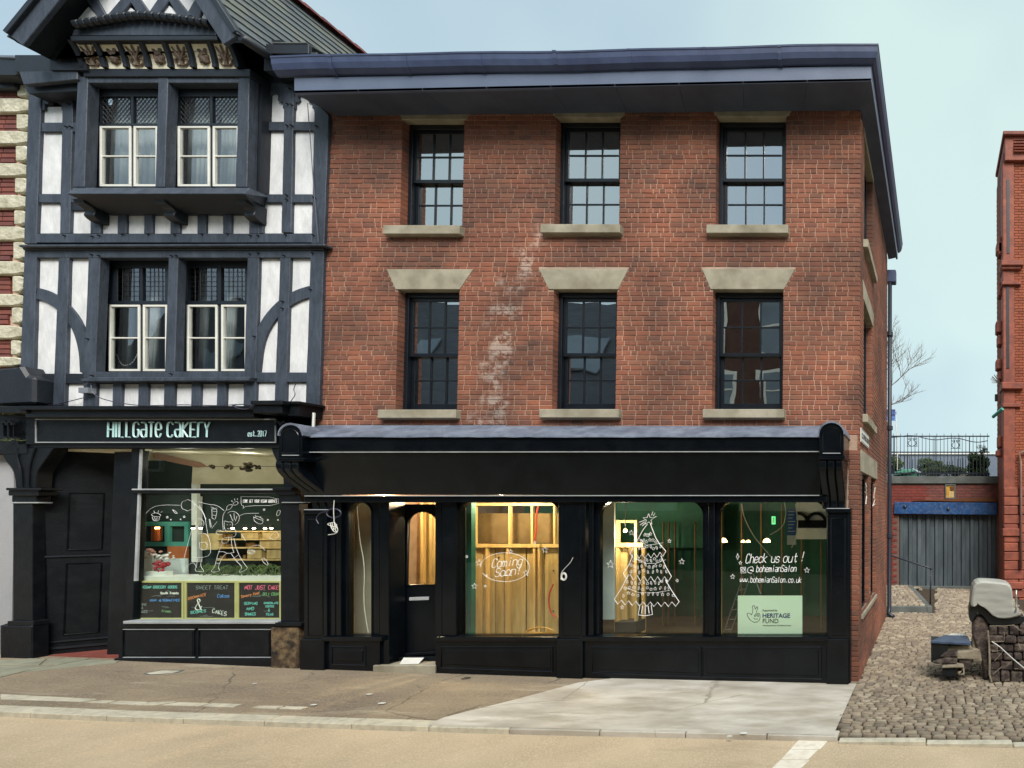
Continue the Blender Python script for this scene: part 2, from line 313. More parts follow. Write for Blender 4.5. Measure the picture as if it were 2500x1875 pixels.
m_kerb = M('kerb_stone', srgb(186, 180, 162), srgb(210, 202, 182), 3, .85, .35, 90, c3=srgb(112, 108, 96), s3_=14, f3=.4)
m_flag = M('flagstone', srgb(130, 130, 112), srgb(156, 156, 138), 2, .85, .35, 60, c3=srgb(96, 96, 80), s3_=7, f3=.4)
m_tile = M('red_floor', srgb(122, 62, 54), srgb(140, 78, 68), 6, .6, .2)
m_ply = M('plywood', srgb(178, 152, 100), srgb(206, 182, 130), 2.5, .6, .1, 20, stretch=(6, 6, .6), c3=srgb(120, 84, 40), s3_=4, f3=.3)
m_studd = M('dim_stud', srgb(112, 92, 60), srgb(132, 112, 76), 4, .7, .1)  # stud tan dimmed in its colour for woodwork deeper in the room
m_stud = M('timber_stud', srgb(196, 164, 106), srgb(220, 190, 132), 4, .6, .1, 20, stretch=(5, 5, .5))
m_dgreen = M('reflection_green', srgb(20, 84, 72), srgb(30, 104, 88), 2, .7, .1)  # green of the street reflections in the glass, painted onto interior boards
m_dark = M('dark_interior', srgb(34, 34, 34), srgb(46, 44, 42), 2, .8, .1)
m_floor = M('shop_floor', srgb(70, 62, 54), srgb(92, 84, 74), 3, .7, .1)
m_curtw = M('warm_curtain', srgb(204, 192, 168), srgb(222, 212, 190), 3, .9, .1)
m_curt = M('net_curtain', srgb(192, 200, 200), srgb(214, 221, 221), 3, .9, .1)
m_chalkW = emis('window_paint', (.8, .82, .82, 1), .12)  # white paint lines with a faint glow of their own added
m_chalk = {k: M('chalk_' + k, c, None, 3, .8, 0) for k, c in dict(teal=srgb(110, 190, 180), pink=srgb(232, 110, 140), white=srgb(226, 226, 220), blue=srgb(84, 140, 200), orange=srgb(206, 130, 80), green=srgb(110, 160, 110), grey=srgb(120, 130, 130)).items()}
m_board = M('chalkboard', srgb(24, 22, 24), srgb(36, 32, 34), 4, .7, .1)
m_byel = M('pale_yellow_frame', srgb(196, 186, 120), srgb(212, 202, 140), 4, .6, .1)
m_sign = M('sign_lettering', srgb(168, 214, 216), srgb(196, 226, 226), 4, .5, 0)
m_signc = M('pale_green_board', srgb(212, 230, 206), srgb(218, 234, 212), 1, .5, 0)
m_navy = M('navy_print', srgb(28, 52, 108), None, 1, .5, 0)
m_ink = M('ink', srgb(22, 24, 30), None, 1, .5, 0)
m_bluesign = M('blue_sign', srgb(54, 70, 130), srgb(62, 80, 142), 1, .5, 0)
m_blue2 = M('light_blue_sign', srgb(96, 136, 200), srgb(104, 146, 208), 1, .5, 0)
m_gplas = M('grey_plastic', srgb(150, 150, 144), srgb(176, 176, 168), 2.4, .5, .1, 14, c3=srgb(104, 104, 98), s3_=5, f3=.4, stretch=(.6, 1, 3))
m_bplas = M('black_plastic', srgb(14, 18, 22), srgb(24, 30, 34), 4, .4, .1)
m_lid = M('slate_blue_lid', srgb(48, 62, 84), srgb(74, 88, 112), 6, .4, .15)
m_rubble = M('dark_rubble', srgb(44, 36, 36), srgb(84, 70, 64), 5, .85, .7, 24, c3=srgb(130, 118, 104), s3_=10, f3=.55, bdist=.03)
m_rub2 = M('pale_rubble', srgb(112, 102, 86), srgb(160, 150, 130), 8, .9, .6, 30)
m_bark = M('bark', srgb(110, 104, 96), srgb(134, 128, 120), 8, .9, .3)
m_leaf = M('leaf', srgb(46, 66, 36), srgb(84, 104, 50), 3, .7, 0, c3=srgb(130, 140, 70), s3_=9, f3=.5)
m_shed = M('green_felt', srgb(60, 122, 100), srgb(84, 150, 126), 3, .7, .1)
m_cab = M('white_cable', srgb(206, 206, 200), None, 3, .5, 0)
m_cabd = M('dark_cable', srgb(50, 48, 70), None, 3, .5, 0)
m_rust = M('flaking_paint_wood', srgb(24, 24, 24), srgb(86, 66, 46), 7, .8, .5, 30, c3=srgb(176, 150, 108), s3_=11, f3=.5)
m_copper = M('copper', srgb(196, 96, 52), srgb(210, 120, 70), 3, .3, 0, metal=.8)
m_teal = M('teal_cabinet', srgb(70, 150, 136), srgb(84, 164, 150), 3, .6, .05)
m_flower = M('red_flower', srgb(150, 30, 44), srgb(190, 60, 70), 20, .7, 0)
m_flowerw = M('white_flower', srgb(200, 196, 188), srgb(220, 212, 206), 20, .7, 0)
m_warm = emis('warm_lamp_glow', (1, .62, .22, 1), 9)
m_spot = emis('spot_lamp_glow', (1, .85, .6, 1), 14)
m_exit = emis('exit_sign_glow', (.15, .9, .35, 1), .8)
m_opp = M('facing_brick', srgb(74, 50, 44), srgb(92, 64, 56), 2, .9, .2)
g_sash = glass('sash_glass', (.92, .95, .96, 1), .62, 2.0, 0, .08)
g_shop = glass('shop_glass', (.93, .97, .945, 1), .03, 1.3, 0, 0)
g_bak = glass('bakery_glass', (.93, .97, .95, 1), .0, .6, 0, 0)
g_old = glass('old_glass', (.95, .97, .97, 1), .14, 2.0, 0, .16)

# ------------------------------------------------------------------ stroke lettering
FONT = {'A': '022842 1434', 'B': '02083837362505 2544433202', 'C': '4738180703123243', 'D': '02082847432202', 'E': '48080242 0535', 'F': '480802 0535', 'G': '47381807031232434535', 'H': '0802 4842 0545', 'I': '2822', 'J': '4843321203', 'K': '0802 480542', 'L': '080232', 'M': '0208254842', 'N': '02084248', 'O': '180703123243473818', 'P': '02083847463505', 'Q': '180703123243473818 3341', 'R': '02083847463505 2542', 'S': '473818070615354443321203', 'T': '0848 2822', 'U': '080312324348', 'V': '082248', 'W': '0812263248', 'X': '0842 4802', 'Y': '082548 2522', 'Z': '08480242',
        'a': '0616364542 44240403123243', 'b': '0802 0516364543321203', 'c': '4536160503123243', 'd': '4536160503123243 4842', 'e': '04444536160503123243', 'f': '38281712 0636', 'g': '4536160503123243 4641301001', 'h': '0802 0516364542', 'i': '2622 2728', 'j': '36312010 3738', 'k': '0802 460442', 'l': '2822', 'm': '0602 05162522 25364542', 'n': '0602 0516364542', 'o': '160503123243453616', 'p': '0600 0516364543321203', 'q': '4536160503123243 4640', 'r': '0602 05163646', 's': '45361605143443321203', 't': '28233243 1646', 'u': '060312324346 4642', 'v': '062246', 'w': '0612243246', 'x': '0642 4602', 'y': '0622 4610', 'z': '06460242',
        '0': '180703123243473818', '1': '172822', '2': '07183847460242', '7': '084812', '!': '2824 2322', '.': '2223', '&': '42171828371503123244', '@': '34252435 35434447381706031232', '-': '0545', "'": '2827'}
def chaikin(pts, n=2):
    for _ in range(n):
        if len(pts) < 3: return pts
        q = [pts[0]]
        for a, b in zip(pts, pts[1:]):
            q.append((a[0] * .75 + b[0] * .25, a[1] * .75 + b[1] * .25)); q.append((a[0] * .25 + b[0] * .75, a[1] * .25 + b[1] * .75))
        q.append(pts[-1]); pts = q
    return pts
def strokes(mb, lines, f, y, r, smooth=1, n=4):
    for ln in lines:
        mb.tube([P(*f(*p), y) for p in chaikin(ln, smooth)], r, n)
    return mb
def write(mb, text, f, x, yb, h, adv, y, r, slant=0.0, rise=0.0, smooth=1, wid=.7, bold=0):
    """baseline start (x,yb) in the zoom frame f, cap height h, advance adv per letter"""
    for i, ch in enumerate(text):
        for st in FONT.get(ch, '').split():
            pts = [(int(st[k]), int(st[k + 1])) for k in range(0, len(st) - 1, 2)]
            for b in range(bold + 1):
                pp = [(x + i * adv + px_ / 4 * adv * wid + slant * (py - 2) / 6 * h + b * r * 200, yb - rise * (i * adv) - (py - 2) / 6 * h) for px_, py in pts]
                strokes(mb, [pp], f, y, r, smooth)
    return mb
def star(f_c, r, rot=0): return [(f_c[0] + r * (1 if k % 2 == 0 else .42) * sin(rot + k * pi / 5), f_c[1] - r * (1 if k % 2 == 0 else .42) * cos(rot + k * pi / 5)) for k in range(11)]
def fonttext(name, s, mat_, parent, p0, h, rot, ext=.002, bold=0, align='LEFT'):
    cu = bpy.data.curves.new(name, 'FONT'); cu.body = s; cu.size = h * 1.42; cu.extrude = ext; cu.offset = bold; cu.resolution_u = 3; cu.align_x = align
    t = bpy.data.objects.new(name, cu); col.objects.link(t); dg = bpy.context.evaluated_depsgraph_get(); me = bpy.data.meshes.new_from_object(t.evaluated_get(dg))
    bpy.data.objects.remove(t); me.materials.clear(); me.materials.append(mat_)
    o = bpy.data.objects.new(name, me); put(o, p0, parent); o.rotation_euler = rot; return o
def lamp(name, loc, power, color=(1, .72, .4), r=.05, shape='POINT'):
    l = bpy.data.lights.new(name, 'POINT'); l.energy = power; l.color = color; l.shadow_soft_size = r
    o = bpy.data.objects.new(name, l); col.objects.link(o); o.location = loc; return o

# ================================================================== THE GROUND
def grid(x0f, x1f, y0, y1, nx, ny, off, name, m, label, kind='structure', noise_=0.0):
    mb = MB()
    for j in range(ny + 1):
        y = y0 + (y1 - y0) * j / ny; a, b = x0f(y), x1f(y)
        for i in range(nx + 1):
            x = a + (b - a) * i / nx
            mb.v.append(Vector((x, y, gz(x, y) + off + noise_ * noise.noise(Vector((x * 1.3, y * 1.3, 0)))))); mb.r.append(0)
    mb.f = [(j * (nx + 1) + i, j * (nx + 1) + i + 1, (j + 1) * (nx + 1) + i + 1, (j + 1) * (nx + 1) + i) for j in range(ny) for i in range(nx)]
    o = obj(mb, name, m, label=label, kind=kind)
    return o
c_ = lambda v: (lambda y: v)
g0 = obj(MB().box(-300, 300, -300, 300, -2.2, -2.0), 'ground', M('far_ground', srgb(96, 96, 80), srgb(120, 116, 100), .2, .95, .2), label='plain ground far beyond the street and buildings', kind='structure')
road = grid(c_(-26), c_(14), -24, -1.9, 40, 22, -.055, 'road', m_road, 'sandy beige worn road surface in front of the shops')
pave = grid(c_(-26), c_(-1.13), -1.9, .6, 40, 6, 0, 'pavement', m_pave, 'patched brown tarmac pavement along the shopfronts', noise_=.004)
pA, pB, pC_ = G(*g6(1925, 338)), G(*g7(0, 268)), G(*g7(330, 178))
def palex(y):
    pts = [pA, pB, pC_]
    if y <= pA.y: return pA.x
    for a, b in zip(pts, pts[1:]):
        if y <= b.y: return a.x + (b.x - a.x) * (y - a.y) / (b.y - a.y)
    return pC_.x + .3
pale = grid(palex, c_(-1.12), -1.9, -.12, 22, 8, .008, 'pale_pavement', m_pale, 'pale worn concrete pavement reaching the shop corner', noise_=.002)
alley = grid(c_(-1.12), c_(6), -1.9, 9.5, 12, 16, -.035, 'alley_bedding', m_bed, 'dark earth joints of the cobbled alley')
# kerb: stones along the pavement edge, each one its own piece
kerb = thing('kerb', 'long kerb of pale stones between pavement and road', 'kerb', (-7, -1.9, .2)); kerb['kind'] = 'structure'; del kerb['category']
us = [-260, -130, 0, 130, 322, 510, 706, 915, 1100, 1290, 1500, 1700, 1890, 2056]
ks = [G(u_, 1700 + 60 * u_ / 2500 + 25).x for u_ in us]
for a, b in zip([-14.5, -13] + ks, [-13] + ks):
    if b - a < .2: continue
    y0, y1, d = -1.93, -1.76, .005 + random.uniform(0, .004)
    mb = MB().add([(a + .006, y0, gz(a) - .2), (b - .006, y0, gz(b) - .2), (b - .006, y1, gz(b) - .2), (a + .006, y1, gz(a) - .2), (a + .006, y0, gz(a) + d), (b - .006, y0, gz(b) + d), (b - .006, y1, gz(b) + d), (a + .006, y1, gz(a) + d)],
                  [(0, 1, 2, 3), (4, 5, 6, 7), (0, 1, 5, 4), (1, 2, 6, 5), (2, 3, 7, 6), (3, 0, 4, 7)])
    obj(mb, 'kerb_stone', m_kerb if b < -4.2 else m_pale, kerb, bevel=.008)
# inner row of small flags behind the kerb
def flag(f, pts, name='flagstone', m=m_flag, par=None, off=.010, **k):
    mb = MB(); q = [G(*f(*p)) + Vector((0, 0, off)) for p in pts]
    mb.prism(q, (0, 0, -.05)); return obj(mb, name, m, par, bevel=.004, **k)
inner = thing('paving_flags', 'flagstones of the inner edge row and the bakery doorway', 'paving', (-11, -1.6, .3)); inner['kind'] = 'structure'; del inner['category']
for pts in ([(-160, 228), (0, 241), (0, 262), (-160, 250)], [(2, 241), (420, 262), (370, 273), (2, 262)], [(440, 268), (500, 269), (460, 279), (372, 275)], [(520, 270), (640, 275), (575, 286), (470, 280)], [(650, 276), (760, 273), (660, 288), (585, 287)], [(775, 276), (905, 280), (860, 291), (700, 288)],
            [(920, 280), (1045, 284), (1010, 297), (875, 292)], [(1120, 291), (1225, 292), (1190, 303), (1090, 299)], [(1240, 293), (1330, 296), (1300, 306), (1205, 303)],
            [(0, 118), (230, 118), (90, 145), (0, 168)], [(105, 144), (245, 117), (375, 92), (520, 96), (500, 104)], [(-200, 130), (-4, 119), (-4, 169), (-200, 200)], [(0, 95), (130, 86), (200, 88), (170, 114), (0, 114)], [(210, 88), (390, 84), (365, 92), (250, 112), (180, 114)]):
    flag(g6, pts, par=inner, m=m_flag if pts[0][1] < 150 else m_kerb)
mh = thing('access_cover', 'pale lidded access cover set in the pavement by the bakery', 'access cover', G(*g6(705, 146)))
flag(g6, [(615, 150), (700, 134), (800, 134), (770, 146), (690, 154), (640, 156)], 'rim', m_conc, mh, .004)
flag(g6, [(632, 150), (700, 138), (780, 139), (745, 148), (650, 154)], 'lid', m_kerb, mh, .009)
# bits of litter
for k, (f, x, y) in enumerate([(g6, 1100, 197), (g6, 1595, 243), (g6, 1650, 282), (g6, 1355, 289), (g7, 940, 425), (g7, 1000, 412)]):
    p = G(*f(x, y)); s = random.uniform(.012, .03); mb = MB()
    mb.prism([p + Vector((s * cos(a) * 1.6, s * sin(a), .012)) for a in (0, 1, 2.2, 3, 4.1, 5.2)], (0, 0, .004))
    lb = ['white scrap of paper on the tarmac below the bakery board', 'tiny white scrap on the brown pavement opposite the doorstep', 'small pale scrap on the pavement near the stained patch', 'flattened white scrap lying on the small kerb flags', 'white fleck on the road below the pale pavement', 'smaller white fleck on the road beside another fleck'][k]
    obj(mb, 'paper_scrap', m_white, label=lb, cat='litter', group='paper scraps on the ground')
p = G(*g6(2026, 172)); mb = MB()
for k in range(5): mb.ball(p + Vector((random.uniform(-.06, .06), random.uniform(-.03, .03), .012)), .035, .015, .010, 6, 4, .4)
obj(mb, 'dead_leaf_clump', m_rubble, label='small dark clump of dead leaf below the coming soon window', cat='litter')
# white stone strip crossing the road
strip = thing('road_strip', 'white painted stone strip running across the road towards the kerb', 'road marking', G(1960, 1830, -.055))
q0a, q0b, q1a, q1b = G(*g7(1125, 560), -.055), G(*g7(1245, 560), -.055), G(*g7(1283, 397), -.055), G(*g7(1412, 397), -.055)
q0a = q0a + (q0a - q1a) * 1.4; q0b = q0b + (q0b - q1b) * 1.4
n_ = 9
for k in range(n_):
    a, b = k / n_, (k + 1) / n_ - .006
    j = lambda: Vector((random.uniform(-.012, .012), 0, 0))
    mb = MB().prism([q0a.lerp(q1a, a) + j(), q0b.lerp(q1b, a) + j(), q0b.lerp(q1b, b) + j(), q0a.lerp(q1a, b) + j()], (0, 0, .008))
    obj(mb, 'marking_stone', M('strip_white', srgb(232, 222, 204), srgb(244, 238, 226), 4, .8, .4, 60, c3=srgb(176, 150, 118), s3_=12, f3=.4) if k == 0 else bpy.data.materials['strip_white'], strip, bevel=.004)
# alley mouth kerb
ak = thing('alley_kerb', 'low pale edging stones along the mouth of the cobbled alley', 'kerb', G(2280, 1788)); ak['kind'] = 'structure'; del ak['category']
for a, b in ((-1.05, -.1), (-.09, .85), (.86, 1.9), (1.91, 3.1)):
    z = gz((a + b) / 2); mb = MB().box(a, b, -1.98, -1.88, z - .2, z - .012)
    obj(mb, 'kerb_stone', m_kerb, ak, bevel=.01)
# setts of the alley
def sett(w_, d_, r=0):
    mb = MB(); h = .05; c = .012
    j = lambda s: random.uniform(-s, s)
    lo = [(-w_ / 2, -d_ / 2), (w_ / 2, -d_ / 2), (w_ / 2, d_ / 2), (-w_ / 2, d_ / 2)]
    ring0 = [(x * .96 + j(.010), y * .93 + j(.007)) for x, y in lo]
    v = [(x, y, -h) for x, y in ring0] + [(x, y, -.014) for x, y in ring0] + [(x * .80 + j(.006), y * .74 + j(.004), j(.007)) for x, y in ring0]
    f = [(4 * a + i, 4 * a + (i + 1) % 4, 4 * a + 4 + (i + 1) % 4, 4 * a + 4 + i) for a in (0, 1) for i in range(4)] + [(8, 9, 10, 11)]
    return mb.add(v, f, r)
cob = thing('cobbles', 'rounded granite setts paving the alley beside the brick shop', 'cobbles', (0, 3, 0)); cob['kind'] = 'structure'; del cob['category']
spots = []; y = -1.84; row = 0
while y < 9.0:
    d_ = random.uniform(.070, .090); x = -1.09 + random.uniform(-.1, .02)
    while x < (2.6 if y < 3 else 2.1):
        w_ = random.uniform(.10, .165)
        if not (y > 5.05 and x < -.02) and not (x > 1.9 and y > 7.4): spots.append((x + w_ / 2, y + d_ / 2, w_ - .012, d_ - .012))
        x += w_
    y += d_; row += 1
vis = [s for s in spots if s[0] < (-8 - s[1]) * -.163 + .05 and s[0] > -1.12]
vis.sort(key=lambda s: s[1]); near = set(vis[:299]); settm = []
for k in range(14):
    mb = sett(.16, .1); me = mb.mesh('sett'); me.materials.append(m_sett); me.shade_smooth(); settm.append(me)
mbj = MB()
for s in spots:
    z = gz(s[0], s[1]) + random.uniform(-.006, .006)
    if s in near:
        o = bpy.data.objects.new('sett', random.choice(settm)); put(o, (s[0], s[1], z), cob); o.scale = (s[2] / .16, s[3] / .1, 1); o.rotation_euler = (random.uniform(-.04, .04), random.uniform(-.04, .04), random.uniform(-.05, .05))
    else:
        q = sett(s[2], s[3]); q.v = [v + Vector((s[0], s[1], z)) for v in q.v]; mbj.add(q.v, q.f, random.random())
obj(mbj, 'far_setts', m_settJ, cob, kind='stuff', attr=True, smooth=False)

# ================================================================== THE BRICK BUILDING
bb = thing('brick_building', 'three storey red brick corner building with black shopfront and deep blue grey cornice', 'building', (-5, 2, 0))
XC, XL, YE = -1.104, -9.12, 4.6
ZT = P(2098, 270, 0).z
OPN = {}   # name: (x0,x1,z0,z1)
def opn(u0, u1, v0, v1): a, b = P(u0, v1, 0), P(u1, v0, 0); return (a.x, b.x, a.z, b.z)
up = [opn(976, 1133, 291, 555.5), opn(1353, 1514.5, 286, 554), opn(1747, 1919, 285, 555)]
mid = [opn(965, 1121, 706.5, 1001.5), opn(1347, 1506, 706.5, 1000.5), opn(1738, 1912, 706.5, 1000.5)]
side = [(.45, 1.62, up[2][2], up[2][3]), (.45, 1.62, mid[2][2], mid[2][3]), (.30, 1.12, .97, 3.12), (1.46, 2.26, .97, 3.12)]
BT = .16   # reveal depth
wall = put(bpy.data.objects.new('wall', None), (-5, 0, 3), bb)
xh = lambda hs: [(h[0] - .008, h[1] + .008, h[2] - .004, h[3] + .004) for h in hs]
mb = MB(); wallholes(mb, XL, XC - .008, 3.45, ZT + .3, xh(up + mid), lambda a, b, c, d: mb.box(a, b, .008, BT, c, d)); obj(mb, 'mortar', m_mortar, wall)
mb = MB(); mb.box(-1.35, XC - .008, .008, .15, -.3, 3.449); obj(mb, 'corner_mortar', m_mortar, wall)
mb = MB(); wallholes(mb, .008, YE, -.3, ZT + .3, xh(side), lambda a, b, c, d: mb.box(XC - BT, XC - .008, a, b, c, d)); obj(mb, 'mortar', m_mortar, wall)
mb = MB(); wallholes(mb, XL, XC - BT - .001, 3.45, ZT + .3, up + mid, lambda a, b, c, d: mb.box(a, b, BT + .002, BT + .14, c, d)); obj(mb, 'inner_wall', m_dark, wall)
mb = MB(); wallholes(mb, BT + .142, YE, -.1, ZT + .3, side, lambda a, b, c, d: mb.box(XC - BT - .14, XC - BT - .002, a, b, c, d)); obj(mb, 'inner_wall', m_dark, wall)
ZR = []; z = ZT - .0735 * 66
while z < ZT: ZR.append(z); z += .0735
# lintel outlines (plane pixels) for the brick layout
def linx(L_, z):
    (xa, xb, z1), (xc, xd, z0) = L_
    if z < z0 or z > z1: return None
    t = (z - z0) / (z1 - z0); return (xc + (xa - xc) * t, xd + (xb - xd) * t)
LIN = []
for (a, b, vt, c, d, vb_) in [(943, 1155, 657, 965, 1122, 706.5), (1315, 1534, 656, 1339, 1509, 706.3), (1713, 1942, 656, 1734.5, 1913.5, 706.3), (967, 1160, 258, 980, 1137, 291), (1335, 1540, 248, 1355, 1519, 286), (1724, 1950, 248, 1751, 1920, 285)]:
    p, q, r_, s_ = P(a, vt, 0), P(b, vt, 0), P(c, vb_, 0), P(d, vb_, 0); LIN.append(((p.x, q.x, p.z), (r_.x, s_.x, r_.z)))
SILL = []
for (a, b, vt, vb_) in [(948.6, 1133, 556.5, 578), (1329, 1521, 554, 575), (1730, 1927, 555, 576), (935.7, 1124, 1002.4, 1023), (1326, 1518, 1001.3, 1022), (1721, 1918, 1001.3, 1022.5)]:
    p, q = P(a, vt, 0), P(b, vb_, 0); SILL.append((p.x, q.x, q.z, p.z))
def brick(L_, H, D, r=0, j=.0014):
    """front face at local y=0, looking -y; centred"""
    g = random.uniform; c = .005; mb = MB()
    o = [(-L_ / 2 + g(-j, j), -H / 2 + g(-j, j)), (L_ / 2 + g(-j, j), -H / 2 + g(-j, j)), (L_ / 2 + g(-j, j), H / 2 + g(-j, j)), (-L_ / 2 + g(-j, j), H / 2 + g(-j, j))]
    i_ = [(x * (1 - 2 * c / L_), z * (1 - 2 * c / H)) for x, z in o]
    v = [(x, D, z) for x, z in o] + [(x, .004, z) for x, z in o] + [(x, g(-.001, .001), z) for x, z in i_]
    f = [(4 * a + k, 4 * a + (k + 1) % 4, 4 * a + 4 + (k + 1) % 4, 4 * a + 4 + k) for a in (0, 1) for k in range(4)] + [(8, 9, 10, 11)]
    return mb.add(v, f, r)
LB, HB, JT = .178, .0640, .0095
def courses(s0, s1, holes, rows, lins=(), sills=(), seedrow=0):
    """yield (s centre, z centre, length, is_edge)"""
    res = []
    for k, z in enumerate(rows):
        zc = z + HB / 2 + .005; cuts = []
        for h in holes:
            if h[2] < zc < h[3]: cuts.append((h[0], h[1], 1))
        for l in lins:
            e = linx(l, zc)
            if e: cuts.append((e[0] - .004, e[1] + .004, 0))
        for h in sills:
            if h[2] < zc + .02 < h[3] + .03: cuts.append((h[0] - .003, h[1] + .003, 0))
        cuts.sort(); segs = []; x = s0; le = 0
        for c in cuts:
            if c[0] > x: segs.append((x, c[0], le, c[2]))
            if c[1] > x: x = c[1]; le = c[2]
        segs.append((x, s1, le, 0))
        for a, b, e0, e1 in segs:
            if b - a < .04: continue
            x = a + .002; first = True; ph = (k % 2)
            lens = []; tot = b - a - .004; i = 0
            head = (LB - JT) / 2
            while tot > .03:
                if i == 0 and k % 2: L_ = head
                elif k % 4 == 1 and random.random() < .75: L_ = head
                else: L_ = LB if random.random() > .16 else head
                L_ += random.uniform(-.006, .006)
                if L_ + JT > tot: L_ = tot
                elif tot - L_ - JT < .05: L_ = tot if tot < .2 else L_ * .7
                lens.append(L_); tot -= L_ + JT; i += 1
            if random.random() < .5: lens.reverse()
            for i, L_ in enumerate(lens):
                ed = (e0 and i == 0) or (e1 and i == len(lens) - 1)
                res.append((x + L_ / 2, zc, L_, ed)); x += L_ + JT
    return res
random.seed(11)
fr = courses(XL, XC, up + mid, ZR, LIN, SILL)
cand = sorted([b for b in fr if not b[3] and b[2] > .16 and b[1] > 3.68], key=lambda b: (b[0]) ** 2 + (b[1] - 2.55) ** 2)[:300]
cs = set(cand); bms = []
for k in range(12):
    me = brick(LB, HB, .03).mesh('brick'); me.materials.append(m_brickS); bms.append(me)
mbj = MB()
for b in fr:
    if b in cs:
        o = bpy.data.objects.new('brick', random.choice(bms)); put(o, (b[0], random.uniform(-.002, .001), b[1]), wall); o.scale = (b[2] / LB, 1, 1)
    else:
        q = brick(b[2], HB, .152 if b[3] else .03, 0); dy = random.uniform(-.002, .001)
        mbj.add([v + Vector((b[0], dy, b[1])) for v in q.v], q.f, random.random())
# brick jambs: a second header in each reveal
def jamb(mbj, fn, h, rows):
    for z in rows:
        zc = z + HB / 2 + .005
        if h[2] < zc < h[3]:
            for xs, dr in ((h[0], 1), (h[1], -1)):
                q = brick(.030, HB, .02); mbj.add([fn(xs + dr * (-.010 + v.y * -0) + v.x * .3 * 1, .075 + v.x * 2, zc + v.z) for v in q.v], q.f, random.random())
obj(mbj, 'brickwork', m_brickJ, wall, kind='stuff', attr=True)
ZS = []; z = -.12
while z < ZT: ZS.append(z); z += .0735
off = (ZR[0] - ZS[0]) % .0735; ZS = [z + off for z in ZS]
sh = [s for s in side]
sLIN = [((s[0] - .16, s[1] + .16, s[3] + .27), (s[0] - .06, s[1] + .06, s[3])) for s in side[:2]] + [((.12, 2.42, 3.45), (.12, 2.42, 3.12))]
sSIL = [(s[0] - .1, s[1] + .1, s[2] - .13, s[2]) for s in side[:2]]
mbj = MB(); xs0 = P(2070, 1400, 0).x
for k, z in enumerate([z for z in ZS if z + .08 < 3.45]):
    q = brick(XC - xs0 - .004 - .012 * (k % 2), HB, .1); mbj.add([Vector((v.x + (XC + xs0) / 2, v.y, v.z + z + HB / 2 + .005)) for v in q.v], q.f, random.random())
obj(mbj, 'corner_brickwork', m_brickJ, wall, kind='stuff', attr=True)
mbj = MB()
for b in courses(.0, YE, sh, [z for z in ZS if z + .08 < ZT], sLIN, sSIL):
    q = brick(b[2], HB, .152 if b[3] else .03); mbj.add([Vector((XC - v.y, b[0] + v.x, b[1] + v.z)) for v in q.v], q.f, random.random())
obj(mbj, 'side_brickwork', m_brickJ, wall, kind='stuff', attr=True)
# lintels, sills
for k, ((a, b, vt, c, d, vb_)) in enumerate([(943, 1155, 657, 965, 1122, 706.5), (1315, 1534, 656, 1339, 1509, 706.3), (1713, 1942, 656, 1734.5, 1913.5, 706.3), (967, 1160, 258, 980, 1137, 291), (1335, 1540, 248, 1355, 1519, 286), (1724, 1950, 248, 1751, 1920, 285)]):
    obj(MB().slab(idp, [(a, vt), (b, vt), (d, vb_), (c, vb_)], -.008, BT + .01), 'lintel', m_stone, bb, bevel=.006)
for x0, x1, z0, z1 in SILL: 
    mb = MB().box(x0, x1, -.085, BT + .02, z0, z1); obj(mb, 'sill', m_stone, bb, bevel=.007)
for s in side[:2]:
    mb = MB().prism([(XC + .008, s[0] - .16, s[3] + .27), (XC + .008, s[1] + .16, s[3] + .27), (XC + .008, s[1] + .06, s[3]), (XC + .008, s[0] - .06, s[3])], (-BT, 0, 0)); obj(mb, 'lintel', m_stone, bb, bevel=.006)
    obj(MB().box(XC - BT, XC + .075, s[0] - .1, s[1] + .1, s[2] - .125, s[2]), 'sill', m_stone, bb, bevel=.007)
obj(MB().box(XC - BT, XC + .008, .12, 2.42, 3.12, 3.45), 'lintel', m_stone, bb, bevel=.006)
obj(MB().box(XC - BT - .1, XC + .03, .25, 2.3, .90, .968), 'sill', m_stone, bb, bevel=.006)
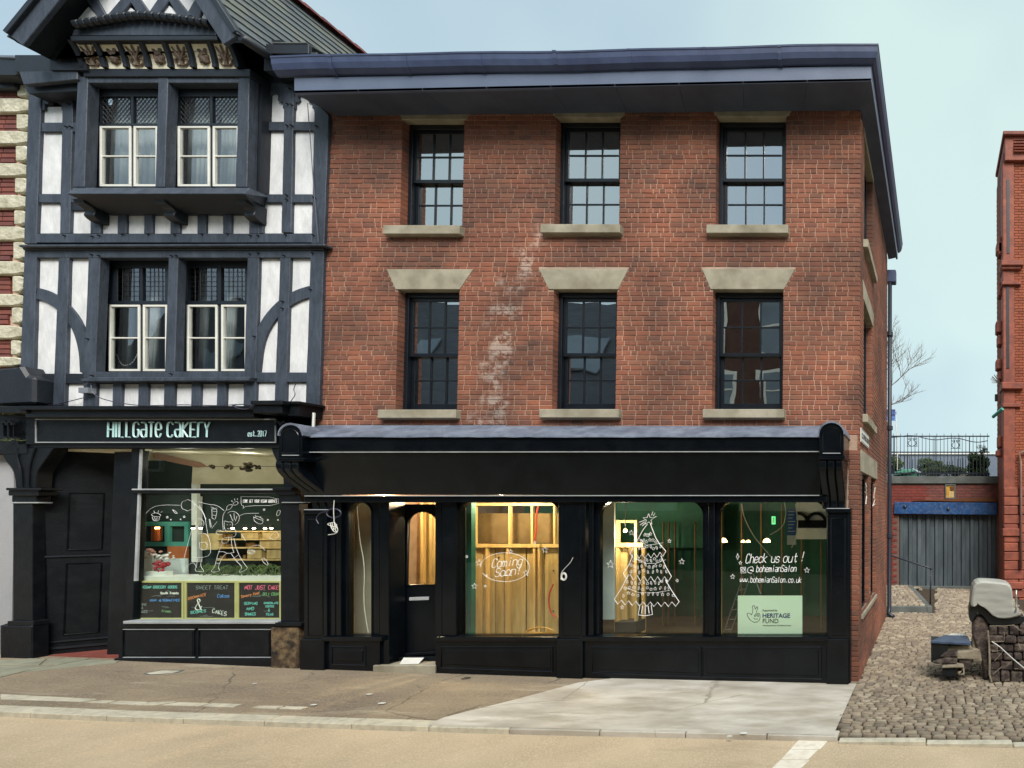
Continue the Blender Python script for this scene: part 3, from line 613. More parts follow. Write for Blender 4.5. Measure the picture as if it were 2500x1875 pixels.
# sash windows
def sash(fn, s0, s1, z0, z1, d0=BT - .05):
    """fn(s, depth, z) -> world"""
    w0 = put(bpy.data.objects.new('window', None), fn((s0 + s1) / 2, d0, z0), bb)
    def bx(mb, a, b, y0, y1, c, d):
        p = [fn(a, y0, c), fn(b, y0, c), fn(b, y0, d), fn(a, y0, d)]; mb.prism(p, Vector(fn(a, y1, c)) - Vector(fn(a, y0, c)))
    def ring(mb, a, b, c, d, wl, wt, wb, y0, y1):
        bx(mb, a, a + wl, y0, y1, c, d); bx(mb, b - wl, b, y0, y1, c, d); bx(mb, a + wl, b - wl, y0, y1, d - wt, d); bx(mb, a + wl, b - wl, y0, y1, c, c + wb)
    mb = MB(); ring(mb, s0 + .001, s1 - .001, z0 + .001, z1 - .001, .052, .075, .04, d0, d0 + .14); obj(mb, 'frame', m_sash, w0, bevel=.003)
    a, b = s0 + .053, s1 - .053; zm = z0 + (z1 - z0) * .475; zt, zb = z1 - .077, z0 + .042
    for (c, d, y0, wt, wb) in ((zm - .02, zt, d0 + .03, .05, .05), (zb, zm + .03, d0 + .075, .05, .085)):
        mb = MB(); ring(mb, a + .001, b - .001, c, d, .042, wt, wb, y0, y0 + .042)
        g0, g1, k0, k1 = a + .044, b - .044, c + wb, d - wt
        for i in (1, 2): x = g0 + (g1 - g0) * i / 3; bx(mb, x - .010, x + .010, y0 + .004, y0 + .038, k0, k1)
        for i in range(3):
            x0_, x1_ = g0 + (g1 - g0) * i / 3 + .010, g0 + (g1 - g0) * (i + 1) / 3 - .010
            bx(mb, x0_, x1_, y0 + .005, y0 + .037, (k0 + k1) / 2 - .010, (k0 + k1) / 2 + .010)
        obj(mb, 'sash', m_sash, w0, bevel=.002)
        for i in range(3):
            for (e0, e1) in ((k0, (k0 + k1) / 2 - .010), ((k0 + k1) / 2 + .010, k1)):
                x0_, x1_ = g0 + (g1 - g0) * i / 3 + (.010 if i else 0), g0 + (g1 - g0) * (i + 1) / 3 - (.010 if i < 2 else 0)
                mb = MB(); t = random.uniform(-.002, .002)
                p = [Vector(fn(x0_, y0 + .018, e0)), Vector(fn(x1_, y0 + .018 + t, e0)), Vector(fn(x1_, y0 + .018 + t, e1)), Vector(fn(x0_, y0 + .018, e1))]
                mb.prism(p, Vector(fn(0, .004, 0)) - Vector(fn(0, 0, 0))); obj(mb, 'pane', g_sash, w0)
    return w0
FR = lambda s, d, z: (s, d, z)
SD = lambda s, d, z: (XC - d, s, z)
for h in up + mid: sash(FR, *h)
for s in side[:2]: sash(SD, *s)
# ground floor side windows: dark fixed lights
for s in side[2:]:
    w0 = put(bpy.data.objects.new('side_window', None), (XC - .1, (s[0] + s[1]) / 2, s[2]), bb); mb = MB()
    for (a, b, c, d) in ((s[0], s[0] + .06, s[2], s[3]), (s[1] - .06, s[1], s[2], s[3]), (s[0] + .06, s[1] - .06, s[3] - .07, s[3]), (s[0] + .06, s[1] - .06, s[2], s[2] + .07)): mb.box(XC - .14, XC - .06, a, b, c, d)
    obj(mb, 'frame', m_black, w0, bevel=.004); obj(MB().box(XC - .10, XC - .094, s[0] + .06, s[1] - .06, s[2] + .07, s[3] - .07), 'pane', g_shop, w0)
# floors and partitions inside, roof
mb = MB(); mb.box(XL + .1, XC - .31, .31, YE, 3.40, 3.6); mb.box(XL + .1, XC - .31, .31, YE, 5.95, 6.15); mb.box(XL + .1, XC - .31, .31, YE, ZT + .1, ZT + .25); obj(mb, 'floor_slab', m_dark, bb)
mb = MB(); mb.box(XL, XC - BT, YE - .1, YE - .002, -.1, ZT + .1); mb.box(XL, XL + .1, .31, YE - .11, -.1, ZT + .1); obj(mb, 'back_wall', m_mortar, bb)
mb = MB()
for x in (-6.6, -3.9): mb.box(x, x + .1, .32, YE - .12, 3.61, 5.94); mb.box(x, x + .1, .32, YE - .12, 6.16, ZT + .09)
mb.box(XL + .2, XC - .4, 3.2, 3.3, 3.61, 5.94); mb.box(XL + .2, XC - .4, 3.2, 3.3, 6.16, ZT + .09)
obj(mb, 'partition', m_cream, bb)
# a leaning board behind the first floor window
obj(MB().slab(idp, [(1012, 788), (1020, 785), (1032, 857), (1022, 857)], .42, .02), 'leaning_board', m_stud, bb)
# cornice: soffit, fascia, gutter
YF = -.50; XS = XC + .26
fa0, fa1 = P(718, 228, YF), P(2127, 198, YF); ft0, ft1 = P(718, 190, YF), P(2127, 160, YF)
so0, so1 = P(798, 283, 0), P(2098, 270, 0)
XE = fa1.x
nb = 9
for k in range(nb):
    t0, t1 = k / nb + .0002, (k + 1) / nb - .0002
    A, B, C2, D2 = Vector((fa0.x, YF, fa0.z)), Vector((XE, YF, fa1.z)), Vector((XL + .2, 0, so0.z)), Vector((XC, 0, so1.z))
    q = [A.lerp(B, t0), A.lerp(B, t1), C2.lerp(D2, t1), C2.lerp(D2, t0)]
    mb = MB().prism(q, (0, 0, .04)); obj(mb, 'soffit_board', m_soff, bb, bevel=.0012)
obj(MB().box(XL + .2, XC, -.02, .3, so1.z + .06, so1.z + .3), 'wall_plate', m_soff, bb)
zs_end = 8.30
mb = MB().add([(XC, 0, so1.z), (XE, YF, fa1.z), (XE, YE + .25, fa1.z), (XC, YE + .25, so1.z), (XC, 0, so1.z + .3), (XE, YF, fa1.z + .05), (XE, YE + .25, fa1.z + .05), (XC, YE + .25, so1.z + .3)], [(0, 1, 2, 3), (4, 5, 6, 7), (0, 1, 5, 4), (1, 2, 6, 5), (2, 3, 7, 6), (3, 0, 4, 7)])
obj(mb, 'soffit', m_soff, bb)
mb = MB().add([fa0, fa1, ft1, ft0] + [p + Vector((0, .04, 0)) for p in (fa0, fa1, ft1, ft0)], [(0, 1, 2, 3), (4, 5, 6, 7), (0, 1, 5, 4), (1, 2, 6, 5), (2, 3, 7, 6), (3, 0, 4, 7)])
obj(mb, 'fascia', m_corn, bb, bevel=.004)
obj(MB().box(XE - .04, XE + .002, YF + .042, YE + .35, fa1.z - .002, ft1.z), 'fascia', m_corn, bb, bevel=.004)
# gutter: ogee profile swept
gp = [(0, 0), (-.03, .004), (-.075, .05), (-.098, .12), (-.105, .19), (-.112, .195), (-.114, .218), (-.09, .222), (.0, .21)]
ga, gb_ = P(682, 190, YF), P(2127, 160, YF)
def sweep(mb, A, B, prof, ax, kx=1):
    n = len(prof)
    va = [A + ax * p[0] + Vector((0, 0, p[1])) for p in prof]; vb = [B + ax * p[0] + Vector((0, 0, p[1])) for p in prof]
    mb.add(va + vb, [(i, (i + 1) % n, (i + 1) % n + n, i + n) for i in range(n)] + [tuple(range(n)), tuple(range(2 * n - 1, n - 1, -1))])
mb = MB(); n = len(gp); segs = 16
ring_ = []
for k in range(segs + 1):
    t = k / segs; A = ga.lerp(gb_, t) + Vector((.11 * (t == 1), 0, .006 * sin(t * 23) + .008 * sin(t * 9)))
    ring_.append([A + Vector((0, p[0], p[1])) + (Vector((0, 0, 0)) if t < 1 else Vector((-.11 - p[0], 0, 0))) for p in gp])
ring_.append([Vector((XE - p[0], YE + .5, gb_.z + p[1])) for p in gp])
for r_ in ring_: mb.v += r_; mb.r += [0] * n
mb.f = [(a * n + i, a * n + (i + 1) % n, (a + 1) * n + (i + 1) % n, (a + 1) * n + i) for a in range(len(ring_) - 1) for i in range(n)] + [tuple(range(n)), tuple(range(len(ring_) * n - 1, (len(ring_) - 1) * n - 1, -1))]
obj(mb, 'gutter', m_gut, bb)
for k in range(1, 8):
    c = ga.lerp(gb_, k / 8 - .03); obj(MB().prism([c + Vector((0, p[0] - .006, p[1] - .004)) for p in gp[:-1]] + [c + Vector((0, 0, .2))], (.05, 0, 0)), 'gutter_joint', m_gut, bb)
mb = MB().add([(XL, YF, ft0.z + .1), (XE, YF, ft1.z + .1), (XE - 1.5, 2.2, 10.0), (XL, 2.2, 10.0), (XE - 1.5, 3, 10.0), (XL, 3, 10), (XE, YE, ft1.z + .1), (XL, YE, ft1.z + .1)], [(0, 1, 2, 3), (3, 2, 4, 5), (5, 4, 6, 7), (1, 6, 4, 2), (0, 3, 5, 7), (0, 1, 6, 7)])
# low roof kept under the sight line
mb.v = [Vector((v.x, v.y, min(v.z, 9.05))) for v in mb.v]; obj(mb, 'roof', m_slate, bb)
# downpipe at the rear corner
pp = [(XC + .055, YE + .06, 7.9), (XC + .055, YE + .06, 3.0), (XC + .055, YE + .06, .30), (XC + .055, YE - .02, .16), (XC + .16, YE - .14, .12)]
dp = put(bpy.data.objects.new('downpipe', None), (XC + .1, YE, 0), bb)
obj(MB().tube(pp, .05, 12), 'pipe', m_iron, dp, smooth=True)
for z in (1.9, 4.4, 6.6): obj(MB().tube([(XC + .055, YE + .06, z), (XC + .055, YE + .06, z + .09)], .075, 12).box(XC - .02, XC + .05, YE + .03, YE + .09, z + .02, z + .06), 'collar', m_iron, dp)
obj(MB().box(XC - .02, XC + .2, YE - .0, YE + .2, 7.85, 8.15), 'hopper', m_gut, dp, bevel=.02)
# coopers brow plate
pl = put(bpy.data.objects.new('street_name_plate', None), (XC, .5, 3.6), bb)
obj(MB().box(XC + .004, XC + .02, .04, 1.02, 3.55, 3.76), 'plate', m_white, pl, bevel=.003)
mb = MB()
for a in ((.055, 1.005, 3.742, 3.748), (.055, 1.005, 3.562, 3.568)): mb.box(XC + .02, XC + .0225, a[0], a[1], a[2], a[3])
for a in ((.055, .061, 3.568, 3.742), (.999, 1.005, 3.568, 3.742)): mb.box(XC + .02, XC + .0225, *a)
obj(mb, 'border', m_ink, pl)
fonttext('lettering', 'COOPERS BROW', m_ink, pl, (XC + .0215, .085, 3.615), .085, (pi / 2, 0, pi / 2), .001, .002)

# ================================================================== THE BLACK SHOPFRONT
def P_(u, v, y): return P(u, v, y)
YW, YP, YFa = -.06, -.14, -.22
def ywin(): return YW
# fascia: cornice band, sloping board, beads, lead
cor = MB().slab(idp, [(735, 1066), (2003, 1066), (2003, 1101), (735, 1101)], -.36, .30); obj(cor, 'shop_cornice', m_black, bb, bevel=.012, seg=2)
a0, a1, b0, b1 = P(735, 1103, -.345), P(2003, 1101, -.345), P(735, 1208, -.20), P(2003, 1208, -.20)
mb = MB().add([a0, a1, b1, b0] + [p + Vector((0, .1, 0)) for p in (a0, a1, b1, b0)], [(0, 1, 2, 3), (4, 5, 6, 7), (0, 1, 5, 4), (1, 2, 6, 5), (2, 3, 7, 6), (3, 0, 4, 7)]); obj(mb, 'signboard', m_black, bb)
for (v_, y_, h_) in ((1102, -.372, 2.0), (1209, -.225, 2.0)):
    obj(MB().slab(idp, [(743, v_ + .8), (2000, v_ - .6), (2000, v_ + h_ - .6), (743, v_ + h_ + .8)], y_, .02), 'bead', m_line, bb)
obj(MB().slab(idp, [(743, 1211), (2018, 1211), (2018, 1226), (743, 1226)], -.19, .18), 'head_rail', m_black, bb, bevel=.006)
# lead flashing in sheets, lapped, with a rolled lip
lf = put(bpy.data.objects.new('lead_flashing', None), P(1400, 1050, -.2), bb)
ul = [693, 935, 1080, 1235, 1330, 1590, 1770, 2010]
for k, (a, b) in enumerate(zip(ul, ul[1:])):
    mb = MB(); n = 5; jt = [random.uniform(-1.2, 1.2) for _ in range(n + 1)]; ex = .004 * (k % 2)
    rows_ = [(1036, .0), (1052, -.2), (1061, -.36), (1064, -.385), (1067.5, -.39), (1067.5, -.35)]
    for j, (v_, y_) in enumerate(rows_):
        for i in range(n + 1): u_ = a + (b - a) * i / n; mb.v.append(P(u_, v_ + (jt[i] if j > 0 else 0) * .7 + (4 if k > 2 and j == 0 else 2 * (j == 0)), y_ - ex)); mb.r.append(0)
    mb.f = [(j * (n + 1) + i, j * (n + 1) + i + 1, (j + 1) * (n + 1) + i + 1, (j + 1) * (n + 1) + i) for j in range(len(rows_) - 1) for i in range(n)]
    o = obj(mb, 'lead_sheet', m_lead, lf, smooth=False); s_ = o.modifiers.new('solid', 'SOLIDIFY'); s_.thickness = .006
# consoles: arched block, cap, curved bracket
def console(u0, u1, vt, vb_, vbr, ud0, ud1, dx):
    c = put(bpy.data.objects.new('console', None), P((u0 + u1) / 2, vbr, -.3), bb); yf = -.46
    n = 10; um, r_ = (u0 + u1) / 2, (u1 - u0) / 2; va = vt + r_ * .95
    pts = [(u0, vb_)] + [(um - r_ * cos(pi * k / n), va - r_ * .95 * sin(pi * k / n)) for k in range(n + 1)] + [(u1, vb_)]
    obj(MB().slab(idp, pts, yf, .46), 'block', m_black, c, bevel=.004)
    lip = [(um + (x - um) * 1.10, va + (y - va) * 1.10 if y < va else y) for x, y in pts]
    ar = MB(); ar.v = []; q = pts[1:-1]; ql = [(um + (x - um) * 1.10, va + (y - va) * 1.12 - 1.5) for x, y in q]
    vv = [P(*p, yf - .02) for p in q] + [P(*p, yf - .02) for p in ql]; m_ = len(q)
    vv += [p + Vector((0, .49, -.02)) for p in vv]
    fs = []
    for i in range(m_ - 1): fs += [(i, i + 1, m_ + i + 1, m_ + i), (2 * m_ + i, 2 * m_ + i + 1, 3 * m_ + i + 1, 3 * m_ + i), (m_ + i, m_ + i + 1, 3 * m_ + i + 1, 3 * m_ + i), (i, i + 1, 2 * m_ + i + 1, 2 * m_ + i)]
    fs += [(0, m_, 3 * m_, 2 * m_), (m_ - 1, 2 * m_ - 1, 4 * m_ - 1, 3 * m_ - 1)]
    ar.add(vv, fs); obj(ar, 'lead_hood', m_lead, c)
    # recessed panel edge
    k2 = .72; pin = [(um + (x - um) * k2, va + (y - va) * k2 + 3) for x, y in pts]
    mb = MB(); pp_ = [P(*p, yf - .003) for p in pin]; mb.tube(pp_ + [pp_[0]], .006, 4); obj(mb, 'panel_moulding', m_black, c)
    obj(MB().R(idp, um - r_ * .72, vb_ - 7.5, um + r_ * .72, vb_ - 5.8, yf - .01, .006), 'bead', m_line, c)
    obj(MB().R(idp, u0 - 2, vb_, u1 + 3, vb_ + 8, yf - .015, .45), 'necking', m_black, c, bevel=.006)
    # three scrolled ribs in S curve
    for i in range(3):
        mb = MB(); n = 12; w0 = (u1 - u0) / 3; Pf = []; 
        for k in range(n + 1):
            t = k / n; s = .5 - .5 * cos(pi * t); v_ = vb_ + 8 + (vbr - vb_ - 8) * t; y_ = -.44 + .30 * s ** 1.1 - .03 * sin(2 * pi * t)
            Pf.append((P(u0 + w0 * i + 1.2, v_, -.4).x + dx * s, P(u0 + w0 * (i + 1) - 1.2, v_, -.4).x + dx * s, y_, P(um, v_, -.3).z))
        vv = []
        for (xa, xb, y_, z_) in Pf: vv += [Vector((xa, y_ + .012, z_)), Vector((xa + .012, y_, z_)), Vector((xb - .012, y_, z_)), Vector((xb, y_ + .012, z_)), Vector((xb, .0, z_)), Vector((xa, .0, z_))]
        fs = [(a * 6 + b, a * 6 + (b + 1) % 6, (a + 1) * 6 + (b + 1) % 6, (a + 1) * 6 + b) for a in range(n) for b in range(6)] + [tuple(range(6)), tuple(range(n * 6 + 5, n * 6 - 1, -1))]
        mb.add(vv, fs); obj(mb, 'scroll', m_black, c)
    obj(MB().R(idp, ud0 - 2, vbr - 1, ud1 + 3, vbr + 9, -.17, .17), 'capital', m_black, c, bevel=.005)
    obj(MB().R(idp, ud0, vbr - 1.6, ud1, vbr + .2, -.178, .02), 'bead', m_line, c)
console(680, 737, 1037, 1118, 1245, 742, 800, .15)
console(2000, 2060, 1032, 1113, 1242, 2018, 2074, -.02)
def molding(mb, u0, v0, u1, v1, y, r=.007): 
    q = [P(u0, v0, y), P(u1, v0, y), P(u1, v1, y), P(u0, v1, y)]; mb.tube(q + [q[0]], r, 5)
def pil(u0, u1, vt, vs, ub0, ub1, vg):
    c = put(bpy.data.objects.new('pilaster', None), P((u0 + u1) / 2, vg, YP), bb)
    obj(MB().R(idp, u0, vt, u1, vs, YP, .13), 'shaft', m_black, c, bevel=.005)
    mb = MB(); molding(mb, u0 + 10, vt + 14, u1 - 10, vs - 10, YP - .001); obj(mb, 'panel_moulding', m_black, c)
    obj(MB().R(idp, ub0, vs, ub1, vg + 12, YP - .03, .16), 'plinth', m_black, c, bevel=.008)
pil(742, 798, 1254, 1561, 731, 790, 1640); pil(1363, 1429, 1214, 1561, 1357, 1421, 1660); pil(2019, 2073, 1251, 1561, 2017, 2072, 1669)
# windows: frame plate with arched hole
def arch(u0, u1, v0, v1, r, n=7):
    rv = r
    return [(u0, v1), (u0, v0 + rv)] + [(u0 + r - r * cos(pi / 2 * k / n), v0 + rv - rv * sin(pi / 2 * k / n)) for k in range(1, n + 1)] + [(u1 - r + r * sin(pi / 2 * k / n), v0 + rv - rv * cos(pi / 2 * k / n)) for k in range(0, n + 1)] + [(u1, v1)]
def plate(mb, outer, inner, y, t):
    """outer rect (u0,v0,u1,v1) minus arched hole with flat bottom"""
    u0, v0, u1, v1 = outer; m_ = len(inner)
    # map every inner point to the outer rectangle outline by angle
    cu, cv = (inner[0][0] + inner[-1][0]) / 2, (v0 + v1) / 2; o_ = []
    for i, (a, b) in enumerate(inner):
        if i == 0: o_.append((u0, v1)); continue
        if i == m_ - 1: o_.append((u1, v1)); continue
        if a <= inner[0][0] + 1e-6: o_.append((u0, b)); continue
        if a >= inner[-1][0] - 1e-6: o_.append((u1, b)); continue
        o_.append((a, v0))
    # corners
    vv = [P(*p, y) for p in inner] + [P(*p, y) for p in o_]
    vv += [p + Vector((0, t, 0)) for p in vv]; fs = []
    for i in range(m_ - 1):
        fs += [(i, i + 1, m_ + i + 1, m_ + i), (2 * m_ + i, 2 * m_ + i + 1, 3 * m_ + i + 1, 3 * m_ + i), (i, i + 1, 2 * m_ + i + 1, 2 * m_ + i), (m_ + i, m_ + i + 1, 3 * m_ + i + 1, 3 * m_ + i)]
    mb.add(vv, fs)
    # fill the two clipped corners
    for (c, i) in (((u0, v0), next(i for i in range(1, m_) if o_[i][0] != u0)), ((u1, v0), None)):
        if i is not None: a, b = o_[i - 1], o_[i]
        else:
            k = next(i for i in range(m_ - 1, 0, -1) if o_[i][0] != u1); a, b = o_[k], o_[k + 1]
        mb.slab(idp, [a, c, b], y + .0005, t)
    return mb
def shopwin(f0, hole, r, name='shop_window', y=YW, mats=g_shop):
    c = put(bpy.data.objects.new(name, None), P((hole[0] + hole[2]) / 2, hole[3], y), bb)
    ins = arch(hole[0], hole[2], hole[1], hole[3], r)
    obj(plate(MB(), f0, ins, y, .07), 'frame', m_black, c)
    obj(MB().R(idp, f0[0], hole[3], f0[2], f0[3], y, .08), 'bottom_rail', m_black, c, bevel=.003)
    pi_ = [P(*p, y - .004) for p in arch(hole[0] - 3, hole[2] + 3, hole[1] - 3, hole[3], r + 3)]; mb = MB(); mb.tube(pi_, .008, 5); obj(mb, 'moulding', m_black, c)
    obj(MB().R(idp, hole[0] - 2, hole[1] - 2, hole[2] + 2, hole[3] + 1, y + .035, .006), 'pane', mats, c)
    return c
W1 = shopwin((798, 1212, 926, 1555), (851, 1226.5, 906, 1549.5), 27)
W2 = shopwin((1100, 1212, 1372, 1555), (1121, 1224.5, 1366, 1549.5), 34)
W3 = shopwin((1446, 1212, 1736, 1555), (1465, 1223.5, 1716, 1550), 36)
W4 = shopwin((1738, 1212, 2030, 1555), (1756, 1224, 2018, 1550), 36)
for (a, b) in ((1094, 1113), (1436, 1448), (1729, 1744), (798, 818), (820, 832)): obj(MB().R(idp, a, 1215, b, 1553, YW - .05, .05), 'mullion', m_black, bb, bevel=.006)
# stall risers
def riser(u0, u1, vg0, vg1, panels, y=-.13):
    c = put(bpy.data.objects.new('stall_riser', None), P((u0 + u1) / 2, vg1, y), bb)
    obj(MB().slab(idp, [(u0, 1566), (u1, 1566), (u1, vg1 + 14), (u0, vg0 + 14)], y, .16), 'board', m_black, c)
    obj(MB().R(idp, u0 - 5, 1555, u1 + 4, 1566, y - .04, .2), 'window_ledge', m_black, c, bevel=.008, seg=2)
    for (a, b, va, vb0, vb1) in panels:
        mb = MB(); q = [P(a, va, y - .002), P(b, va, y - .002), P(b, vb1, y - .002), P(a, vb0, y - .002)]; mb.tube(q + [q[0]], .011, 5); obj(mb, 'panel_moulding', m_black, c)
        obj(MB().slab(idp, [(a + 8, va + 8), (b - 8, va + 8), (b - 8, vb1 - 8), (a + 8, vb0 - 8)], y - .012, .02), 'panel', m_black, c, bevel=.006)
riser(790, 927, 1640, 1641, [(810, 892, 1579, 1622, 1624)])
riser(1063, 1357, 1645, 1657, [(1077, 1350, 1579, 1630, 1640)])
riser(1421, 2018, 1660, 1669, [(1446, 1712, 1580, 1642, 1652), (1716, 2006, 1580, 1652, 1658)])
# doorway: posts, recess, leaf ajar, step
mb = MB(); mb.R(idp, 926, 1212, 949, 1640, -.10, .25); mb.R(idp, 1079, 1212, 1101, 1560, -.10, .25); mb.R(idp, 1062, 1212, 1079, 1640, -.02, .1); obj(mb, 'door_post', m_black, bb, bevel=.006)
zt_, zb_ = P(1000, 1221, .1).z, P(1000, 1618, .1).z
hx = P(949, 1400, .12).x; ang = radians(16); wl = 1.0
door = put(bpy.data.objects.new('door', None), (hx, .12, zb_), bb)
def D_(s, d, z): return (hx + s * cos(ang) + d * -sin(ang), .12 + s * sin(ang) + d * cos(ang), z)
wl = .80
def dbox(mb, a, b, d0, d1, c, d):
    p = [D_(a, d0, c), D_(b, d0, c), D_(b, d0, d), D_(a, d0, d)]; mb.prism(p, Vector(D_(0, d1, 0)) - Vector(D_(0, d0, 0)))
H_ = zt_ - zb_; g0z, g1z = zb_ + H_ * .47, zb_ + H_ * .93
ga_, gb2 = .22, .58
mb = MB(); dbox(mb, 0, ga_, 0, .045, zb_, zt_ - .06); dbox(mb, gb2, wl, 0, .045, zb_, zt_ - .06); dbox(mb, ga_, gb2, 0, .045, zb_, g0z)
n = 10; r_ = (gb2 - ga_) / 2; cx_ = (ga_ + gb2) / 2
for k in range(n):
    t0, t1 = pi * k / n, pi * (k + 1) / n
    q = [(cx_ - r_ * cos(t0), g1z - r_ + r_ * sin(t0)), (cx_ - r_ * cos(t1), g1z - r_ + r_ * sin(t1)), (cx_ - r_ * cos(t1), zt_ - .06), (cx_ - r_ * cos(t0), zt_ - .06)]
    mb.prism([D_(a, 0, b) for a, b in q], Vector(D_(0, .045, 0)) - Vector(D_(0, 0, 0)))
obj(mb, 'leaf', m_black, door)
q = [D_(ga_, -.004, g0z)] + [D_(cx_ - r_ * cos(pi * k / n), -.004, g1z - r_ + r_ * sin(pi * k / n)) for k in range(n + 1)] + [D_(gb2, -.004, g0z)]
obj(MB().tube(q + [q[0]], .012, 5), 'glass_moulding', m_black, door)
mb = MB(); dbox(mb, ga_ - .01, gb2 + .01, .02, .026, g0z - .01, g1z + .01); obj(mb, 'pane', g_shop, door)
mb = MB(); dbox(mb, .26, .50, -.012, .0, g0z - .23, g0z - .18); obj(mb, 'letter_plate', m_line, door, bevel=.003)
mb = MB(); dbox(mb, .12, wl - .1, -.02, -.001, zb_ + .08, zb_ + .12); dbox(mb, .03, wl - .02, -.035, -.001, zb_ + .01, zb_ + .055); obj(mb, 'weather_bar', m_blackold, door, bevel=.004)
mb = MB(); dbox(mb, .7, .74, -.05, -.002, g0z - .1, g0z + .02); obj(mb, 'handle', m_blackold, door, bevel=.01)
zs = P(985, 1624, -.15).z
obj(MB().box(P(911, 1630, -.15).x, P(1062, 1630, -.15).x, -.16, .25, 0, zs), 'doorstep', m_stone, bb, bevel=.01)
obj(MB().box(P(949, 1618, 0).x, P(1079, 1618, 0).x, .05, .16, zs + .001, zs + .05), 'threshold', m_blackold, bb, bevel=.005)
mb = MB(); mb.R(idp, 949, 1212, 1079, 1219, .04, .08); obj(mb, 'door_head', m_black, bb)
mb = MB().prism([P(975, 1623, -.12), P(1022, 1623, -.10), P(1035, 1616, .03), P(985, 1616, .03)], (0, 0, .006))
for i_ in range(len(mb.v)): mb.v[i_].z = zs + (.055 if mb.v[i_].y > 0 else .004) + (.004 if i_ > 3 else 0)
obj(mb, 'paper_sheet', m_white, label='white sheet of paper lying on the salon doorstep', cat='paper')
# end wall closing the shopfront box at the corner, plus dado under windows
obj(MB().box(P(2040, 1400, 0).x, P(2077, 1400, -.12).x, -.12, -.001, -.2, P(2060, 1250, 0).z), 'corner_post', m_black, bb, bevel=.004)

# ------------------------------------------------------------------ salon interior
sal = put(bpy.data.objects.new('shop_interior', None), (-5, 2, 0), bb)
X0, X1 = XL + .11, XC - .31
obj(MB().box(X0, X1, .26, YE - .12, .10, .22), 'floorboards', m_floor, sal)
obj(MB().box(X0, X1, .05, YE - .12, 3.0, 3.1), 'ceiling', m_ply, sal)
obj(MB().box(X0, X1, YE - .6, YE - .5, .22, 3.0), 'back_board', m_dgreen, sal)
YI = 1.5
def brd(name, f, x0, y0, x1, y1, y, t, m): return obj(MB().R(f, x0, y0, x1, y1, y, t), name, m, sal)
# lit partition behind the door and coming-soon window
xa = [1096, 1186, 1258, 1310, 1438, 1540, 1625]
for a, b in zip(xa, xa[1:]): brd('partition_board', zA, a, 800, b - 7, 1330, YI, .02, m_ply)
brd('partition_board', zA, 700, 540, 890, 1330, YI + .1, .02, m_ply); brd('partition_board', zA, 560, 540, 694, 1330, YI + .1, .02, m_ply); brd('partition_board', zA, 896, 540, 1090, 1330, YI + .12, .02, m_ply)
brd('partition_board', zA, 1096, 600, 1700, 772, YI + .35, .02, m_studd)
for x in (1128, 1330, 1460, 1590): brd('stud', zA, x, 540, x + 11, 778, YI - .05, .05, m_stud)
for x in (1198, 1318, 1472, 1500): brd('stud', zA, x, 800, x + 12, 1330, YI - .06, .05, m_stud)
brd('stud', zA, 822, 540, 836, 1330, YI - .0, .05, m_stud)
brd('noggin', zA, 1100, 778, 1640, 798, YI - .07, .06, m_stud); brd('noggin', zA, 1100, 540, 1640, 556, YI - .07, .06, m_stud)
brd('post', zA, 1086, 540, 1116, 1330, .5, .08, m_dgreen); brd('curtain', zA, 1040, 540, 1088, 1330, .7, .03, m_curt)
brd('plaster_board', zA, 428, 535, 545, 1330, .45, .03, m_curtw); brd('stud', zA, 405, 560, 426, 1330, .40, .04, m_stud); brd('dark_board', zA, 300, 535, 404, 1330, .42, .03, m_rust)
mb = MB(); mb.tube([P(*zA(*p), .15) for p in chaikin([(455, 560), (470, 760), (500, 900), (490, 1120), (520, 1290)], 2)], .006, 4); obj(mb, 'thin_cable', m_cab, sal)
mb = MB(); 
for k in range(9): mb.ball(P(*zA(random.choice((845, 838, 1275, 1178, 1590)), 620 + k * 78), YI - .012), .014, .008, .014, 6, 4)
obj(mb, 'screw_heads', m_dark, sal, kind='stuff')
mb = MB()
mb.tube([P(*zA(*p), YI - .15) for p in chaikin([(1502, 560), (1488, 640), (1494, 700), (1478, 770)], 2)], .012, 5)
mb.tube([P(*zA(*p), YI - .15) for p in chaikin([(1590, 1010), (1560, 1080), (1572, 1180), (1610, 1200)], 2)], .012, 5)
obj(mb, 'red_cable', M('red_cable', srgb(190, 50, 40), None, 3, .5, 0), sal)
mb = MB()
for k in range(6): mb.tube([P(*zA(1515 + (50 + 8 * k) * cos(t) * .9, 1275 + (16 + 3 * k) * sin(t) + 3 * k), YI - .3) for t in [2 * pi * i / 16 for i in range(17)]], .008, 4)
obj(mb, 'cable_coil', M('yellow_cable', srgb(200, 150, 60), None, 3, .5, 0), sal)
# window three: lit timber bay, dark beyond
brd('partition_board', zB, 236, 790, 312, 1290, 1.2, .03, m_ply); brd('partition_board', zB, 318, 800, 372, 1290, 1.5, .03, m_ply)
brd('stud', zB, 246, 640, 262, 1300, 1.1, .05, m_stud); brd('stud', zB, 352, 640, 366, 1300, 1.1, .05, m_stud); brd('noggin', zB, 240, 772, 400, 796, 1.08, .05, m_stud); brd('noggin', zB, 246, 640, 366, 655, 1.08, .05, m_stud)
brd('stud', zB, 394, 800, 412, 1290, 1.6, .05, m_stud)
brd('curtain', zB, 156, 540, 236, 1215, .6, .03, m_curt)
mb = MB()
for k in range(9): mb.ball(P(*zB(158, 560 + k * 78), .15), .012, n=6, m=4)
obj(mb, 'fixings', m_dark, sal, kind='stuff')
for x in (515, 545, 582, 700): brd('stud', zB, x, 650, x + 5, 1290, 3.0, .05, m_studd)
for x in (850, 972, 1085, 1205, 1318, 1432): brd('stud', zB, x - 4, 545, x + 4, 1300, 1.4 if x < 900 else 2.6, .05, m_stud if x < 900 else m_studd)
